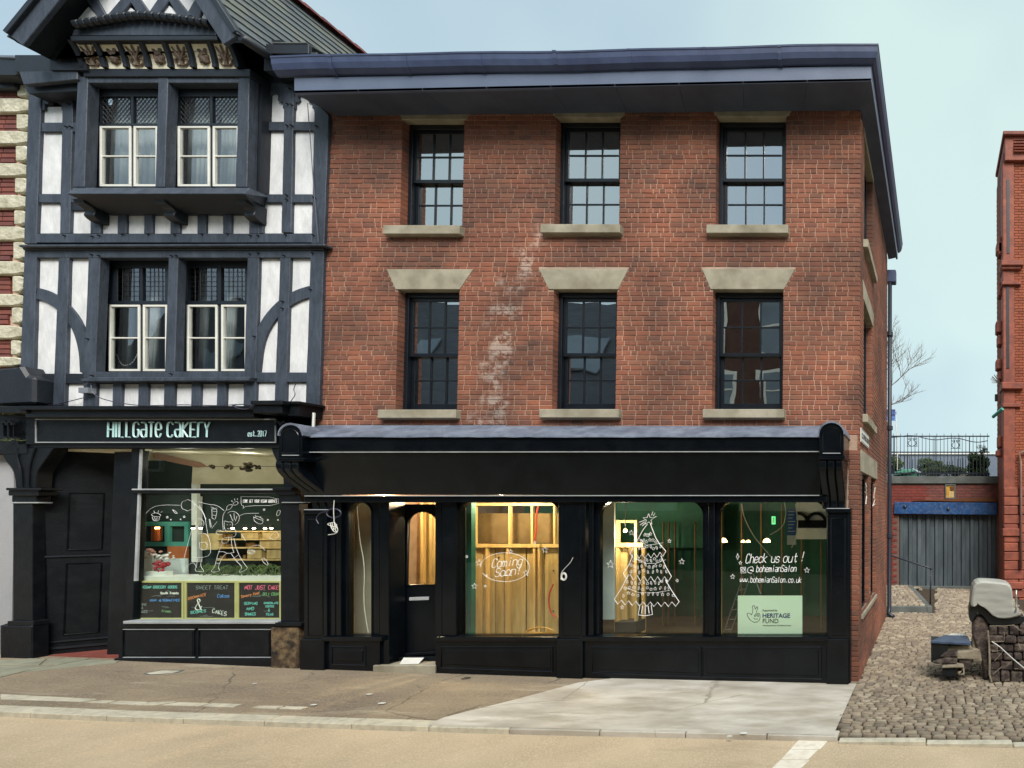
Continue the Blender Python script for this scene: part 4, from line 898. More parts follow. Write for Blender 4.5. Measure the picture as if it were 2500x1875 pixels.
brd('green_reflection', zB, 236, 540, 840, 800, 3.3, .03, m_dgreen)  # board standing in for the green reflection across the upper glass
brd('reflected_panel', zB, 1290, 535, 1480, 750, 2.3, .03, m_curt)  # white panel standing in for the opposite shop's reflection
mb = MB()
for cx_ in (1300, 1405): mb.tube([P(*zB(cx_ + 55 * cos(t), 660 - 60 * sin(t)), 2.27) for t in [pi * i / 12 for i in range(13)]], .035, 5)
obj(mb, 'reflected_arch', m_black, sal); brd('reflected_band', zB, 1290, 640, 1480, 685, 2.26, .02, m_black)  # dark arches and band of that same reflection, built as shapes
brd('stacked_boards', zB, 240, 1230, 360, 1300, 1.0, .3, m_dark)
# ladder
lad = thing('step_ladder', 'aluminium stepladder leaning inside the window beside the heritage board', 'ladder', P(*zB(900, 1320), .7))
mb = MB()
for (a, b) in (((865, 1300), (985, 960)), ((905, 1300), (1030, 950)), ((1085, 1070), (1040, 950))): mb.tube([P(*zB(*a), .75), P(*zB(*b), .95)], .012, 5)
for k in range(6): t = k / 6 + .08; mb.tube([P(*zB(865 + 120 * t, 1300 - 340 * t), .75 + .2 * t), P(*zB(905 + 125 * t, 1300 - 350 * t), .75 + .2 * t)], .01, 5)
obj(mb, 'frame', M('aluminium', srgb(110, 112, 110), None, 4, .4, 0, metal=.6), lad)
# hanging white cables
for pts, lb in (([(975, 545), (985, 620), (1040, 730), (1100, 800), (1160, 870)], 'long pale cable drooping across the check us out window'), ([(1222, 540), (1232, 600), (1215, 680), (1140, 724)], 'short curved pale cable above the check us out lettering'), ([(1285, 545), (1300, 640), (1290, 740), (1262, 800)], 'pale cable hanging beside the blue notice in the window')):
    obj(MB().tube([P(*zB(*p), .9) for p in chaikin(pts, 2)], .008, 5), 'hanging_cable', m_cab, label=lb, cat='cable', group='loose cables inside the salon', smooth=True)
no = thing('blue_notice', 'blue safety notice with a white sheet under it inside the salon', 'notice', P(*zB(1262, 780), 1.0))
obj(MB().R(zB, 1236, 572, 1290, 725, 1.0, .01), 'blue_sheet', M('notice_blue', srgb(44, 88, 150), srgb(60, 104, 168), 2, .5, 0), no); obj(MB().R(zB, 1236, 728, 1288, 782, 1.0, .01), 'white_sheet', m_curt, no)
mb = MB()
for k in range(7): mb.R(zB, 1242, 588 + k * 19, 1284 - (k % 3) * 8, 592 + k * 19, .996, .003)
obj(mb, 'print_lines', m_curt, no)
ex = thing('exit_sign', 'small green running man exit sign glowing inside the salon', 'sign', P(*zB(1157, 665), 2.2))
obj(MB().R(zB, 1147, 618, 1167, 664, 2.2, .03), 'panel', m_exit, ex)
mb = MB(); strokes(mb, [[(1157, 624), (1157, 640), (1151, 656)], [(1157, 640), (1163, 656)], [(1150, 634), (1157, 630), (1164, 636)]], zB, 2.19, .008, 0); obj(mb, 'figure', m_white, ex)
# pendant lamps
for k, (x0_, x1_, lb) in enumerate(((845, 889, 'shallow lit pendant lamp nearest the tall stud in the window'), (970, 994, 'first of the paired glowing pendant lamps above the lettering'), (1000, 1024, 'second of the paired glowing pendant lamps above the lettering'), (1098, 1140, 'glowing dome pendant lamp standing apart above the word out'))):
    yl = 2.0; c = P(*zB((x0_ + x1_) / 2, 768), yl); r_ = (x1_ - x0_) / 2 / 2.3705 * (yl + 8) / F
    t = thing('pendant_lamp', lb, 'lamp', c, 'pendant lamps inside the salon')
    mb = MB(); n = 12; prof = [(1, 0), (.96, .35), (.75, .75), (.4, 1.0), (.1, 1.1)]
    for (a, b) in prof:
        for i in range(n): mb.v.append(c + Vector((r_ * a * cos(2 * pi * i / n), r_ * a * sin(2 * pi * i / n), r_ * b))); mb.r.append(0)
    mb.f = [(j * n + i, j * n + (i + 1) % n, (j + 1) * n + (i + 1) % n, (j + 1) * n + i) for j in range(len(prof) - 1) for i in range(n)] + [tuple(range(n - 1, -1, -1))]
    obj(mb, 'lamp_shade', m_warm, t, smooth=False); obj(MB().tube([c + Vector((0, 0, r_)), Vector((c.x, c.y, 3.0))], .004, 4), 'cord', m_dark, t)
# bare work lights that light the partition
for (f, x, y, yy, pw, lb) in ((zA, 1300, 560, .95, 34, 'bare work lamp hung behind the coming soon window head'), (zA, 640, 560, 1.0, 22, 'bare work lamp hung behind the salon door head'), (zB, 300, 700, .85, 16, 'bare work lamp in the timber bay behind the tree window')):
    p = P(*f(x, y), yy); p.z = min(2.86, max(p.z, 2.82)) if f is zA else p.z
    t = thing('work_lamp', lb, 'lamp', p); obj(MB().ball(p, .03, n=8, m=6), 'bulb', m_warm, t); obj(MB().tube([p + Vector((0, 0, .03)), Vector((p.x, p.y, 3.0))], .006, 5), 'cord', m_dark, t)
    lamp('work_light', p - Vector((0, .05, .05)), pw * 2.4, (1, .78, .50), .05)
# ------------------------------------------------------------------ painted window lettering and drawings
YG = YW + .028
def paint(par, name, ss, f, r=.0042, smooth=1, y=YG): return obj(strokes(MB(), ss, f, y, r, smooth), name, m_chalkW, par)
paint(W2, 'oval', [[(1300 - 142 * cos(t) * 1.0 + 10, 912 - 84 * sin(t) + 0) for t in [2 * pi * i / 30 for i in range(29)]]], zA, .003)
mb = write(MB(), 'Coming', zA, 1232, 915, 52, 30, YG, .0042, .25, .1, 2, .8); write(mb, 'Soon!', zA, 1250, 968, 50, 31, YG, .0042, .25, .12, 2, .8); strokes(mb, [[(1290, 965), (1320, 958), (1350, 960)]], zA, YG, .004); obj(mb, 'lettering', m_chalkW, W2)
st = [((1343, 822), 14), ((1542, 812), 19), ((1482, 770), 10), ((1160, 887), 20), ((1432, 946), 19), ((1134, 1022), 18), ((1196, 1022), 8), ((1089, 851), 8), ((1203, 960), 7)]
paint(W2, 'stars', [star(c, r) for c, r in st], zA, .0026, 0)
ln = []
ln += [star((435, 636), 34)]
ln += [[(452, 612), (460, 590)], [(462, 616), (472, 598)], [(466, 625), (480, 618)], [(412, 640), (380, 652)], [(412, 650), (385, 668)], [(418, 655), (398, 674)]]
ln += [[(428, 662), (400, 700), (365, 765), (328, 832)], [(445, 660), (475, 740), (500, 780), (535, 820)]]
def zig(x0_, y0_, x1_, y1_, n, d): return [(x0_ + (x1_ - x0_) * i / n, y0_ + (y1_ - y0_) * i / n + (d if i % 2 else 0) + 8 * sin(i / n * pi)) for i in range(n + 1)]
ln += [zig(328, 832, 535, 820, 12, 26), [(345, 838), (320, 900), (288, 948)], [(505, 845), (535, 910), (567, 966)], zig(288, 948, 567, 966, 14, 30), [(318, 955), (280, 1030), (236, 1098)], [(532, 985), (570, 1050), (612, 1112)], zig(236, 1098, 612, 1112, 18, 26)]
ln += [[(385, 1130), (375, 1188), (415, 1194), (457, 1186), (450, 1130)], [(400, 1135), (394, 1180)], [(415, 1135), (415, 1184)], [(432, 1135), (438, 1180)]]
paint(W3, 'tree_drawing', ln, zB, .0046, 0)
random.seed(5); ln = []
for (cy, xa_, xb_, n) in ((720, 405, 455, 4), (760, 385, 480, 6), (800, 365, 510, 8), (870, 345, 510, 9), (905, 325, 530, 10), (935, 320, 545, 9), (1000, 300, 550, 11), (1035, 290, 565, 11), (1070, 270, 590, 11)):
    for i in range(n):
        x = xa_ + (xb_ - xa_) * (i + .5) / n + random.uniform(-5, 5); y = cy + random.uniform(-8, 8); k = random.random()
        if k < .25: ln.append(star((x, y), 11))
        elif k < .5: ln.append([(x + 7 * cos(t), y + 7 * sin(t)) for t in [2 * pi * j / 8 for j in range(9)]])
        else: a = random.uniform(-.5, .5); ln.append([(x + 4 * cos(t) * cos(a) - 10 * sin(t) * sin(a), y + 4 * cos(t) * sin(a) + 10 * sin(t) * cos(a)) for t in [2 * pi * j / 8 for j in range(9)]])
ln += [[(380, 745), (420, 785), (470, 780), (520, 770)], [(350, 860), (420, 890), (480, 890), (535, 868)], [(300, 1030), (380, 1060), (480, 1060), (560, 1045)]]
paint(W3, 'baubles', ln, zB, .0024, 0)
paint(W3, 'stars', [star(c, r) for c, r in (((214, 896), 24), ((335, 713), 16), ((555, 761), 12), ((627, 880), 18), ((600, 990), 10), ((282, 1143), 12))], zB, .0028, 0)
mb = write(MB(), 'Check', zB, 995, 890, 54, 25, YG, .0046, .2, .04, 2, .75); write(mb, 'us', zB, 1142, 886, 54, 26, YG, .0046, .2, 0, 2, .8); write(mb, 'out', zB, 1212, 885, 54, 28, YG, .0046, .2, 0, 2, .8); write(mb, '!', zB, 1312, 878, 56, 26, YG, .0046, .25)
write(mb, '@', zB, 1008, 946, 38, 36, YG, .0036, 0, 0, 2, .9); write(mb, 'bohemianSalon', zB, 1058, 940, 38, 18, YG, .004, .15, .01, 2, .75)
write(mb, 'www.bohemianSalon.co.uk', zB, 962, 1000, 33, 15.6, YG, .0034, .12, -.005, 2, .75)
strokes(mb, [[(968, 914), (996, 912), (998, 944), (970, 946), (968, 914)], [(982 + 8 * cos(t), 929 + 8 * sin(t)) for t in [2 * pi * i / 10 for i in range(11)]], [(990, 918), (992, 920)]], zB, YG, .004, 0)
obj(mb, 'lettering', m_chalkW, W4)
paint(W4, 'stars', [star(c, r) for c, r in (((966, 887), 11), ((921, 967), 15), ((1351, 930), 17))] + [[(950, 832), (954, 848), (960, 852), (954, 856), (950, 870), (946, 856), (940, 852), (946, 848), (950, 832)]], zB, .003, 0)
# heritage fund board
hb = thing('funding_board', 'pale green printed board reading heritage fund standing inside the right window', 'sign', P(*zB(1137, 1308), .06))
obj(MB().R(zB, 951, 1077, 1324, 1306, .055, .012), 'board', m_signc, hb, bevel=.001)
def bt(name, s, m, x, y, hpx, b=0): 
    p = P(*zB(x, y), .052); fonttext(name, s, m, hb, p, hpx / 2.3705 * 8.05 / F, (pi / 2, 0, 0), .0012, b)
bt('lettering', 'Supported by', m_ink, 1094, 1167, 11); bt('title_lettering', 'HERITAGE', m_navy, 1093, 1204, 24.5, .0018); bt('title_lettering', 'FUND', m_ink, 1093, 1235, 24.5); bt('small_lettering', 'Awarding funds from The National Lottery', m_ink, 1096, 1252, 6.6)
mb = strokes(MB(), [[(1005, 1180), (1018, 1176), (1030, 1190), (1034, 1180), (1040, 1160), (1035, 1140), (1042, 1132), (1050, 1138), (1052, 1160), (1060, 1140), (1067, 1142), (1066, 1152), (1056, 1178), (1058, 1192)],
                    [(1005, 1180), (1006, 1192), (1020, 1215), (1040, 1230), (1065, 1230), (1080, 1212), (1080, 1185), (1072, 1176), (1062, 1182)], [(1042, 1205), (1052, 1214), (1068, 1210)], [(1052 + 5 * cos(t), 1192 + 6 * sin(t)) for t in [2 * pi * i / 8 for i in range(9)]], [(1068 + 5 * cos(t), 1192 + 6 * sin(t)) for t in [2 * pi * i / 8 for i in range(9)]]], zB, .053, .0035, 2)
obj(mb, 'hand_emblem', m_ink, hb)
# loose cables on the shopfront
c1 = obj(strokes(strokes(MB(), [[(322, 525), (318, 580), (322, 650)], [(322, 650), (345, 690), (338, 718), (288, 725)], [(320, 652), (282, 660), (290, 670), (335, 680)], [(300, 655), (305, 690), (325, 700), (330, 670)], [(310, 655), (318, 695), (335, 690), (336, 662)], [(322, 652), (330, 700), (340, 712)]], zA, -.27, .0055, 2), [[(300, 655), (312, 700), (332, 712)]], zA, -.275, .005, 2), 'cable_coil', m_cab, label='white cable coil hanging below the black fascia beside the narrow arched window', cat='cable')
obj(strokes(MB(), [[(360 - 42 * cos(t) - 40, 600 + (24 + k * 2) * sin(t)) for t in [2 * pi * i / 14 for i in range(15)]] for k in range(3)] + [[(285, 590), (240, 596), (214, 630), (232, 660)]], zA, -.25, .006, 1), 'cable_loop', m_cabd, label='dark purple looped cable on the pilaster top by the white coil', cat='cable')
obj(strokes(MB(), [[(1704, 856), (1690, 885), (1660, 915), (1635, 945), (1634, 985)]] + [[(1651 + (17 - k * 2) * cos(t), 966 + (24 - 3 * k) * sin(t)) for t in [2 * pi * i / 12 for i in range(13)]] for k in range(4)], zA, YP - .02, .005, 1), 'cable_coil', m_cab, label='small white cable coil on the middle pilaster between the lit and dark windows', cat='cable')
for (ys, z0_, lb) in ((.36, 2.98, 'white cable tangle at the head of the near alley window'), (1.5, 2.95, 'white cable tangle at the head of the far alley window')):
    random.seed(int(ys * 10)); pts = [(XC + .02 + random.uniform(0, .03), ys + .12 + random.uniform(-.12, .14), z0_ - .35 * k / 14 + random.uniform(-.06, .06)) for k in range(14)]
    q = MB(); q.tube([Vector(p) for p in pts], .006, 4); obj(q, 'cable_tangle', m_cab, label=lb, cat='cable', group='cable tangles on the alley windows')

# ================================================================== THE HALF TIMBERED BUILDING
tb = thing('half_timbered_building', 'black and white half timbered gabled building with a dark bakery shopfront', 'building', (-11.2, 2, .4))
YT = -.045; YPL = -.005
def T(name, f, pts, y=YT, t=.10, m=m_timb, bv=.006, par=None, wob=1.3):
    """a timber, edges cut into short uneven lengths"""
    q = []
    n_ = len(pts)
    for i in range(n_):
        a, b = pts[i], pts[(i + 1) % n_]; L_ = math.hypot(b[0] - a[0], b[1] - a[1]); k = max(1, int(L_ / 110))
        for j in range(k):
            s = j / k; w_ = wob if j else 0
            q.append((a[0] + (b[0] - a[0]) * s + random.uniform(-w_, w_), a[1] + (b[1] - a[1]) * s + random.uniform(-w_, w_) * .5))
    return obj(MB().slab(f, q, y, t), name, m, par or tb, bevel=bv)
def TR(name, f, x0, y0, x1, y1, **k): return T(name, f, [(x0, y0), (x1, y0), (x1, y1), (x0, y1)], **k)
def PN(f, pts, y=YPL, m=m_plas): return obj(MB().slab(f, pts, y, .06), 'plaster_panel', m, tb, bevel=.004)
random.seed(21)
# --- second floor
T('post', h1, [(172, 500), (248, 500), (215, 1462), (143, 1462)])
T('post', h1, [(376, 500), (437, 500), (415, 1402), (358, 1402)])
T('post', h1, [(1706, 500), (1762, 500), (1745, 1395), (1688, 1395)])
T('post', h1, [(1886, 600), (1972, 690), (1942, 1462), (1868, 1462)])
T('post', h1, [(1493, 500), (1590, 500), (1577, 1400), (1493, 1400)], y=-.03, m=m_timb)
for (x0, y0, x1, y1) in ((248, 735, 470, 790), (232, 1163, 470, 1215), (1570, 730, 1886, 783), (1560, 1165, 1872, 1215)): TR('rail', h1, x0, y0, x1, y1, y=YT + .006)
TR('rail', h1, 215, 1402, 1870, 1456, y=YT - .004)
# studs below the bay
for x0, x1 in ((540, 600), (703, 755), (862, 912), (1020, 1075), (1182, 1232), (1336, 1385), (1492, 1552)): T('stud', h1, [(x0 + 5, 1190), (x1 + 2, 1190), (x1, 1402), (x0, 1402)], y=YT + .008)
TR('rail', h1, 430, 1180, 1560, 1262, y=YT + .012, m=m_timbd)
for pts in ([(258, 640), (378, 640), (374, 737), (262, 737)], [(255, 788), (372, 788), (360, 1165), (248, 1165)], [(245, 1213), (360, 1213), (358, 1402), (240, 1402)], [(418, 1213), (545, 1213), (545, 1402), (414, 1402)],
            [(437, 640), (470, 640), (470, 1165), (425, 1165)], [(1585, 560), (1708, 560), (1704, 732), (1580, 732)], [(1760, 560), (1888, 560), (1886, 732), (1756, 732)], [(1580, 782), (1702, 782), (1692, 1167), (1570, 1167)],
            [(1758, 782), (1884, 782), (1874, 1167), (1748, 1167)], [(1572, 1213), (1690, 1213), (1686, 1402), (1568, 1402)], [(1746, 1213), (1872, 1213), (1868, 1402), (1742, 1402)]): PN(h1, pts)
for x0, x1 in ((598, 706), (752, 864), (910, 1022), (1073, 1184), (1230, 1338), (1383, 1494)): PN(h1, [(x0, 1255), (x1, 1255), (x1, 1403), (x0, 1403)])
# trefoil heads cut in boards
def trefoil(cx_, ytop, x0, x1, ybot, flip=1):
    a = [(cx_ - 52 * 1, ybot), (cx_ - 50, ybot - 42), (cx_ - 38, ybot - 34), (cx_ - 24, ybot - 48), (cx_ - 34, ybot - 66), (cx_ - 18, ybot - 86), (cx_, ybot - 92), (cx_ + 18, ybot - 86), (cx_ + 32, ybot - 66), (cx_ + 22, ybot - 48), (cx_ + 38, ybot - 34), (cx_ + 50, ybot - 42), (cx_ + 52, ybot)]
    pts = [(x0, ybot), (x0, ytop)] + [(x0 + (x1 - x0) * i / 4, ytop) for i in range(1, 4)] + [(x1, ytop), (x1, ybot)] + a[::-1]
    mb = MB(); m_ = len(a)
    o_ = [(x0, ybot), (x0, ybot - 50)] + [(x0 + (x1 - x0) * i / (m_ - 5), ytop) for i in range(m_ - 4)] + [(x1, ybot - 50), (x1, ybot)]
    vv = [P(*h1(*p), YT + .012) for p in a] + [P(*h1(*p), YT + .012) for p in o_]; vv += [v + Vector((0, .05, 0)) for v in vv]; fs = []
    for i in range(m_ - 1): fs += [(i, i + 1, m_ + i + 1, m_ + i), (i, i + 1, 2 * m_ + i + 1, 2 * m_ + i), (m_ + i, m_ + i + 1, 3 * m_ + i + 1, 3 * m_ + i)]
    mb.add(vv, fs); obj(mb, 'pierced_board', m_timb, tb)
trefoil(318, 540, 246, 378, 660); trefoil(1645, 500, 1578, 1708, 650); trefoil(1822, 500, 1762, 1888, 650)
mb = MB()
for (x, y) in [(402, 620), (402, 545), (1735, 530), (1720, 620), (1745, 625), (1745, 750), (1718, 750), (1895, 755), (1715, 1168), (1715, 1195), (1882, 1185), (1710, 1408), (1876, 1408), (1545, 1412), (1500, 1412), (550, 1418), (590, 1412), (382, 1412), (730, 1405), (885, 1405), (1045, 1408), (1208, 1405), (1362, 1402), (982, 485), (460, 712), (392, 758), (418, 758)]:
    p = P(*h1(x, y), YT - .02); mb.tube([p + Vector((0, -.014, 0)), p + Vector((0, .04, 0))], .011, 6)
for (x, y) in [(545, 200), (590, 206), (1025, 206), (1055, 206), (1495, 195), (1545, 190), (1700, 205), (1870, 190), (520, 705), (1690, 480), (1690, 522), (1858, 408), (1522, 690), (1022, 915), (548, 925)]:
    p = P(*h2(x, y), YT - .02); mb.tube([p + Vector((0, -.014, 0)), p + Vector((0, .04, 0))], .011, 6)
obj(mb, 'oak_pegs', m_timbd, tb, kind='stuff')
# --- bay window on the second floor
YB = -.25
bay = put(bpy.data.objects.new('bay_window', None), P(*h1(980, 1120), YB), tb)
def rr(name, f, x0, y0, x1, y1, y, t, m, par, bv=.006): return obj(MB().R(f, x0, y0, x1, y1, y, t), name, m, par, bevel=bv)
for (x0, x1, xb0, xb1) in ((465, 527, 435, 505), (950, 1007, 930, 985), (1430, 1495, 1412, 1480)): T('post', h1, [(x0, 458), (x1, 458), (xb1, 1122), (xb0, 1122)], y=YB, t=.12, par=bay)
rr('head', h1, 527, 458, 1430, 497, YB + .006, .12, m_timb, bay); rr('head_board', h1, 500, 412, 1500, 458, YB - .02, .2, m_timbd, bay)
xb0, xb1, zb0, zb1 = P(*h1(450, 1120), YB).x, P(*h1(1488, 1120), YB).x, P(*h1(900, 1125), YB).z, P(*h1(900, 440), YB).z
obj(MB().box(xb1 - .06, xb1 + .012, YB + .121, YPL - .002, zb0, zb1), 'cheek', m_timbd, bay); obj(MB().box(xb0 - .012, xb0 + .06, YB + .121, YPL - .002, zb0, zb1), 'cheek', m_timbd, bay)
# flared sill with mouldings
s0, s1 = P(*h1(400, 1150), YB - .10), P(*h1(1490, 1130), YB - .06)
sr_ = P(*h1(1585, 1195), 0).x
mb = MB().add([(s0.x, YB - .1, s0.z - .03), (s1.x, YB - .1, s0.z - .03), (sr_, .0, s0.z - .03), (s0.x - .1, .0, s0.z - .03), (xb0 - .02, YB + .0, zb0 + .0), (xb1 + .02, YB + .0, zb0 + .0), (xb1 + .03, .0, zb0 + .0), (xb0 - .03, .0, zb0 + .0)], [(0, 1, 2, 3), (4, 5, 6, 7), (0, 1, 5, 4), (1, 2, 6, 5), (2, 3, 7, 6), (3, 0, 4, 7)])
obj(mb, 'sill', m_timb, bay, bevel=.008)
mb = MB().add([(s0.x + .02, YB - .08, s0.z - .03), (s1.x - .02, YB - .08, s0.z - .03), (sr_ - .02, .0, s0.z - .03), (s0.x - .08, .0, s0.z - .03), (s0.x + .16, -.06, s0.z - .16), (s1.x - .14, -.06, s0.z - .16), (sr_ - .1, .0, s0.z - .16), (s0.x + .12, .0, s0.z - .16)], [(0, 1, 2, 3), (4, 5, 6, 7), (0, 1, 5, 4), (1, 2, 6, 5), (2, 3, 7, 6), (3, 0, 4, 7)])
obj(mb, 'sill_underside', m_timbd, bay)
for (x0, x1) in ((538, 598), (1018, 1073), (1492, 1552)):   # S-curved brackets
    x_ = P(*h1((x0 + x1) / 2, 1330), -.1); zt2, zb2 = s0.z - .05, P(*h1(x0, 1335), -.06).z; n = 10
    pr = [(YB - .02, zt2), (YB - .0, zt2 - .06)] + [(YB + .02 + .13 * (i / n) ** .8 + .03 * sin(i / n * 2 * pi), zt2 - .06 - (zt2 - .06 - zb2) * i / n) for i in range(n + 1)] + [(0, zb2 - .02), (0, zt2)]
    mb = MB().prism([(x_.x - .075, y_, z_) for y_, z_ in pr], (.15, 0, 0)); obj(mb, 'bracket', m_timbd, bay, bevel=.008)
for x in (952, 1440): rr('bracket_stud', h1, x, 1176, x + 22, 1215, YB + .02, .05, m_timb, bay, .003)
# --- leaded casements
def casements(par, f, xs, yt0, yt1, yb0, yb1, y, diamond, barf=.5, lead=m_sash):
    """xs: list of (x0,x1) lights; upper leaded lights yt0..yt1, lower white casements yb0..yb1"""
    for (x0, x1) in xs:
        c = put(bpy.data.objects.new('casement', None), P(*f((x0 + x1) / 2, yb1), y), par)
        mb = MB().frame(f, x0, yb0, x1, yb1, 13, y, .035); mb.R(f, x0 + 13, yb0 + (yb1 - yb0) * barf - 4, x1 - 13, yb0 + (yb1 - yb0) * barf + 4, y + .004, .026); obj(mb, 'frame', m_white, c, bevel=.002)
        obj(MB().R(f, x0 + 6, yb0 + 6, x1 - 6, yb1 - 6, y + .022, .004), 'pane', g_old, c)
        l = put(bpy.data.objects.new('leaded_light', None), P(*f((x0 + x1) / 2, yt1), y), par)
        a, b, c0, d0 = x0 + 20, x1 - 4, yt0, yt1
        obj(MB().R(f, a, c0, b, d0, y + .03, .004), 'pane', g_old, l)
        mb = MB(); W_, H2 = b - a, d0 - c0
        if diamond:
            st_ = 24
            for k in range(-12, 14):
                for sg in (1, -1):
                    pts = []
                    X_ = a + k * st_ if sg == 1 else a + k * st_
                    p0_, p1_ = (X_, c0), (X_ + sg * H2 * .8, d0)
                    t0, t1 = 0.0, 1.0; dx = p1_[0] - p0_[0]
                    ta, tb_ = sorted(((a - p0_[0]) / dx, (b - p0_[0]) / dx)); t0, t1 = max(0, ta), min(1, tb_)
                    if t1 - t0 < .03: continue
                    mb.tube([P(*f(p0_[0] + dx * t, c0 + H2 * t), y + .026) for t in (t0, t1)], .0034, 4)
        else:
            for k in range(1, 5): x = a + W_ * k / 5; mb.tube([P(*f(x, c0), y + .026), P(*f(x, d0), y + .026)], .0034, 4)
            for k in range(1, 7): yy = c0 + H2 * k / 7; mb.tube([P(*f(a, yy), y + .0265), P(*f(b, yy), y + .0265)], .0034, 4)
        obj(mb, 'lead_came', lead, l)
def surround(par, f, x0, x1, yt, yb, ym, ytr0, ytr1, y):
    """dark frame members around a pair of lights"""
    mb = MB().R(f, x0, yt, x1, ytr0 - 150 if False else yt + 46, y, .06); obj(mb, 'head', m_timbd, par)
rc = YB + .12
zz = lambda v: v
obj(MB().R(h1, 500, 740, 1440, 753, rc - .005, .06), 'transom', m_sash, bay)
obj(MB().R(h1, 500, 490, 1440, 578, rc + .01, .05), 'head_lining', m_timbd, bay)
for (x0, x1) in ((500, 600), (785, 800), (943, 1068), (1257, 1275), (1425, 1450)): obj(MB().R(h1, x0, 497, x1, 1118, rc + .012, .045), 'mullion', m_timbd, bay)
casements(bay, h1, [(597, 785), (800, 945), (1065, 1257), (1275, 1432)], 578, 740, 754, 1118, rc, True)
# --- string course
st_ = MB().slab(h1, [(110, 1466), (1945, 1460), (1945, 1475), (110, 1481)], -.12, .12); obj(st_, 'string_course', m_timb, tb, bevel=.01)
obj(MB().slab(h1, [(128, 1481), (1942, 1475), (1940, 1497), (138, 1500)], -.07, .07), 'string_course', m_timbd, tb, bevel=.006)
# --- first floor
T('post', h2, [(146, 172), (218, 172), (198, 945), (118, 945)])
TR('rail', h2, 216, 166, 1868, 219, y=YT - .004)
T('post', h2, [(1863, 172), (1942, 172), (1912, 1160), (1832, 1108)])
T('post', h2, [(350, 215), (412, 215), (385, 1108), (316, 1108)])
T('post', h2, [(530, 215), (600, 215), (570, 940), (500, 940)])
T('post', h2, [(1484, 215), (1552, 215), (1530, 1108), (1458, 1108)])
T('post', h2, [(1680, 215), (1740, 215), (1712, 1108), (1645, 1108)])
TR('rail', h2, 190, 914, 520, 974, y=YT + .006, m=m_timbd); TR('rail', h2, 1500, 907, 1846, 966, y=YT + .006)
TR('rail', h2, 500, 903, 1500, 942, y=YT + .002)
obj(MB().slab(h2, [(475, 948), (530, 936), (1505, 934), (1490, 958), (490, 962)], -.12, .12), 'window_sill', m_timb, tb, bevel=.008)
for x0, x1 in ((500, 578), (676, 730), (830, 886), (984, 1046), (1148, 1202), (1302, 1356)): T('stud', h2, [(x0, 960), (x1, 960), (x1 - 4, 1110), (x0 - 4, 1110)], y=YT + .006)
obj(MB().R(h2, 500, 958, 1500, 976, -.03, .03), 'sill_shadow_strip', m_timbd, tb)  # dark strip laid in as the shade below the window sill
for x0, x1 in ((196, 318), (380, 502), (572, 680), (728, 834), (884, 988), (1042, 1152), (1198, 1306), (1354, 1462), (1526, 1650), (1710, 1836)): PN(h2, [(x0, 968), (x1, 968), (x1, 1112), (x0, 1112)], m=m_plas)
for pts in ([(222, 218), (354, 218), (332, 920), (202, 920)], [(404, 218), (534, 218), (512, 920), (380, 920)], [(1550, 218), (1684, 218), (1652, 912), (1524, 912)], [(1736, 218), (1866, 218), (1840, 912), (1712, 912)]): PN(h2, pts)
def brace(pts, wd):
    n = len(pts); q = chaikin(pts, 2); L1, L2 = [], []
    for i, p in enumerate(q):
        a, b = q[max(i - 1, 0)], q[min(i + 1, len(q) - 1)]; dx, dy = b[0] - a[0], b[1] - a[1]; l = math.hypot(dx, dy) or 1
        L1.append((p[0] - dy / l * wd / 2, p[1] + dx / l * wd / 2)); L2.append((p[0] + dy / l * wd / 2, p[1] - dx / l * wd / 2))
    mb = MB(); vv = [P(*h2(*p), YT + .01) for p in L1 + L2]; m_ = len(L1); vv += [v + Vector((0, .06, 0)) for v in vv]; fs = []
    for i in range(m_ - 1): fs += [(i, i + 1, m_ + i + 1, m_ + i), (i, i + 1, 2 * m_ + i + 1, 2 * m_ + i), (m_ + i, m_ + i + 1, 3 * m_ + i + 1, 3 * m_ + i)]
    obj(mb.add(vv, fs), 'curved_brace', m_timb, tb)
brace([(222, 432), (290, 450), (380, 515), (460, 620), (505, 760), (512, 905)], 66)
brace([(1862, 420), (1780, 445), (1690, 500), (1600, 600), (1545, 720), (1524, 905)], 66)
fw = put(bpy.data.objects.new('window', None), P(*h2(1000, 905), .05), tb)
T('post', h2, [(1010, 215), (1067, 215), (1046, 905), (988, 905)], y=YT, par=fw)
rc = .09
obj(MB().R(h2, 570, 218, 1490, 278, rc + .01, .05), 'head_lining', m_timbd, fw); obj(MB().R(h2, 570, 478, 1490, 498, rc - .005, .06), 'transom', m_sash, fw)
for (x0, x1) in ((560, 655), (838, 856), (990, 1124), (1303, 1326), (1470, 1500)): obj(MB().R(h2, x0, 218, x1, 903, rc + .012, .045), 'mullion', m_timbd, fw)
casements(fw, h2, [(652, 838), (856, 1003), (1120, 1303), (1326, 1480)], 276, 478, 500, 900, rc, False)
obj(MB().R(h2, 560, 278, 700, 478, rc + .02, .02), 'side_board', m_timbd, fw)
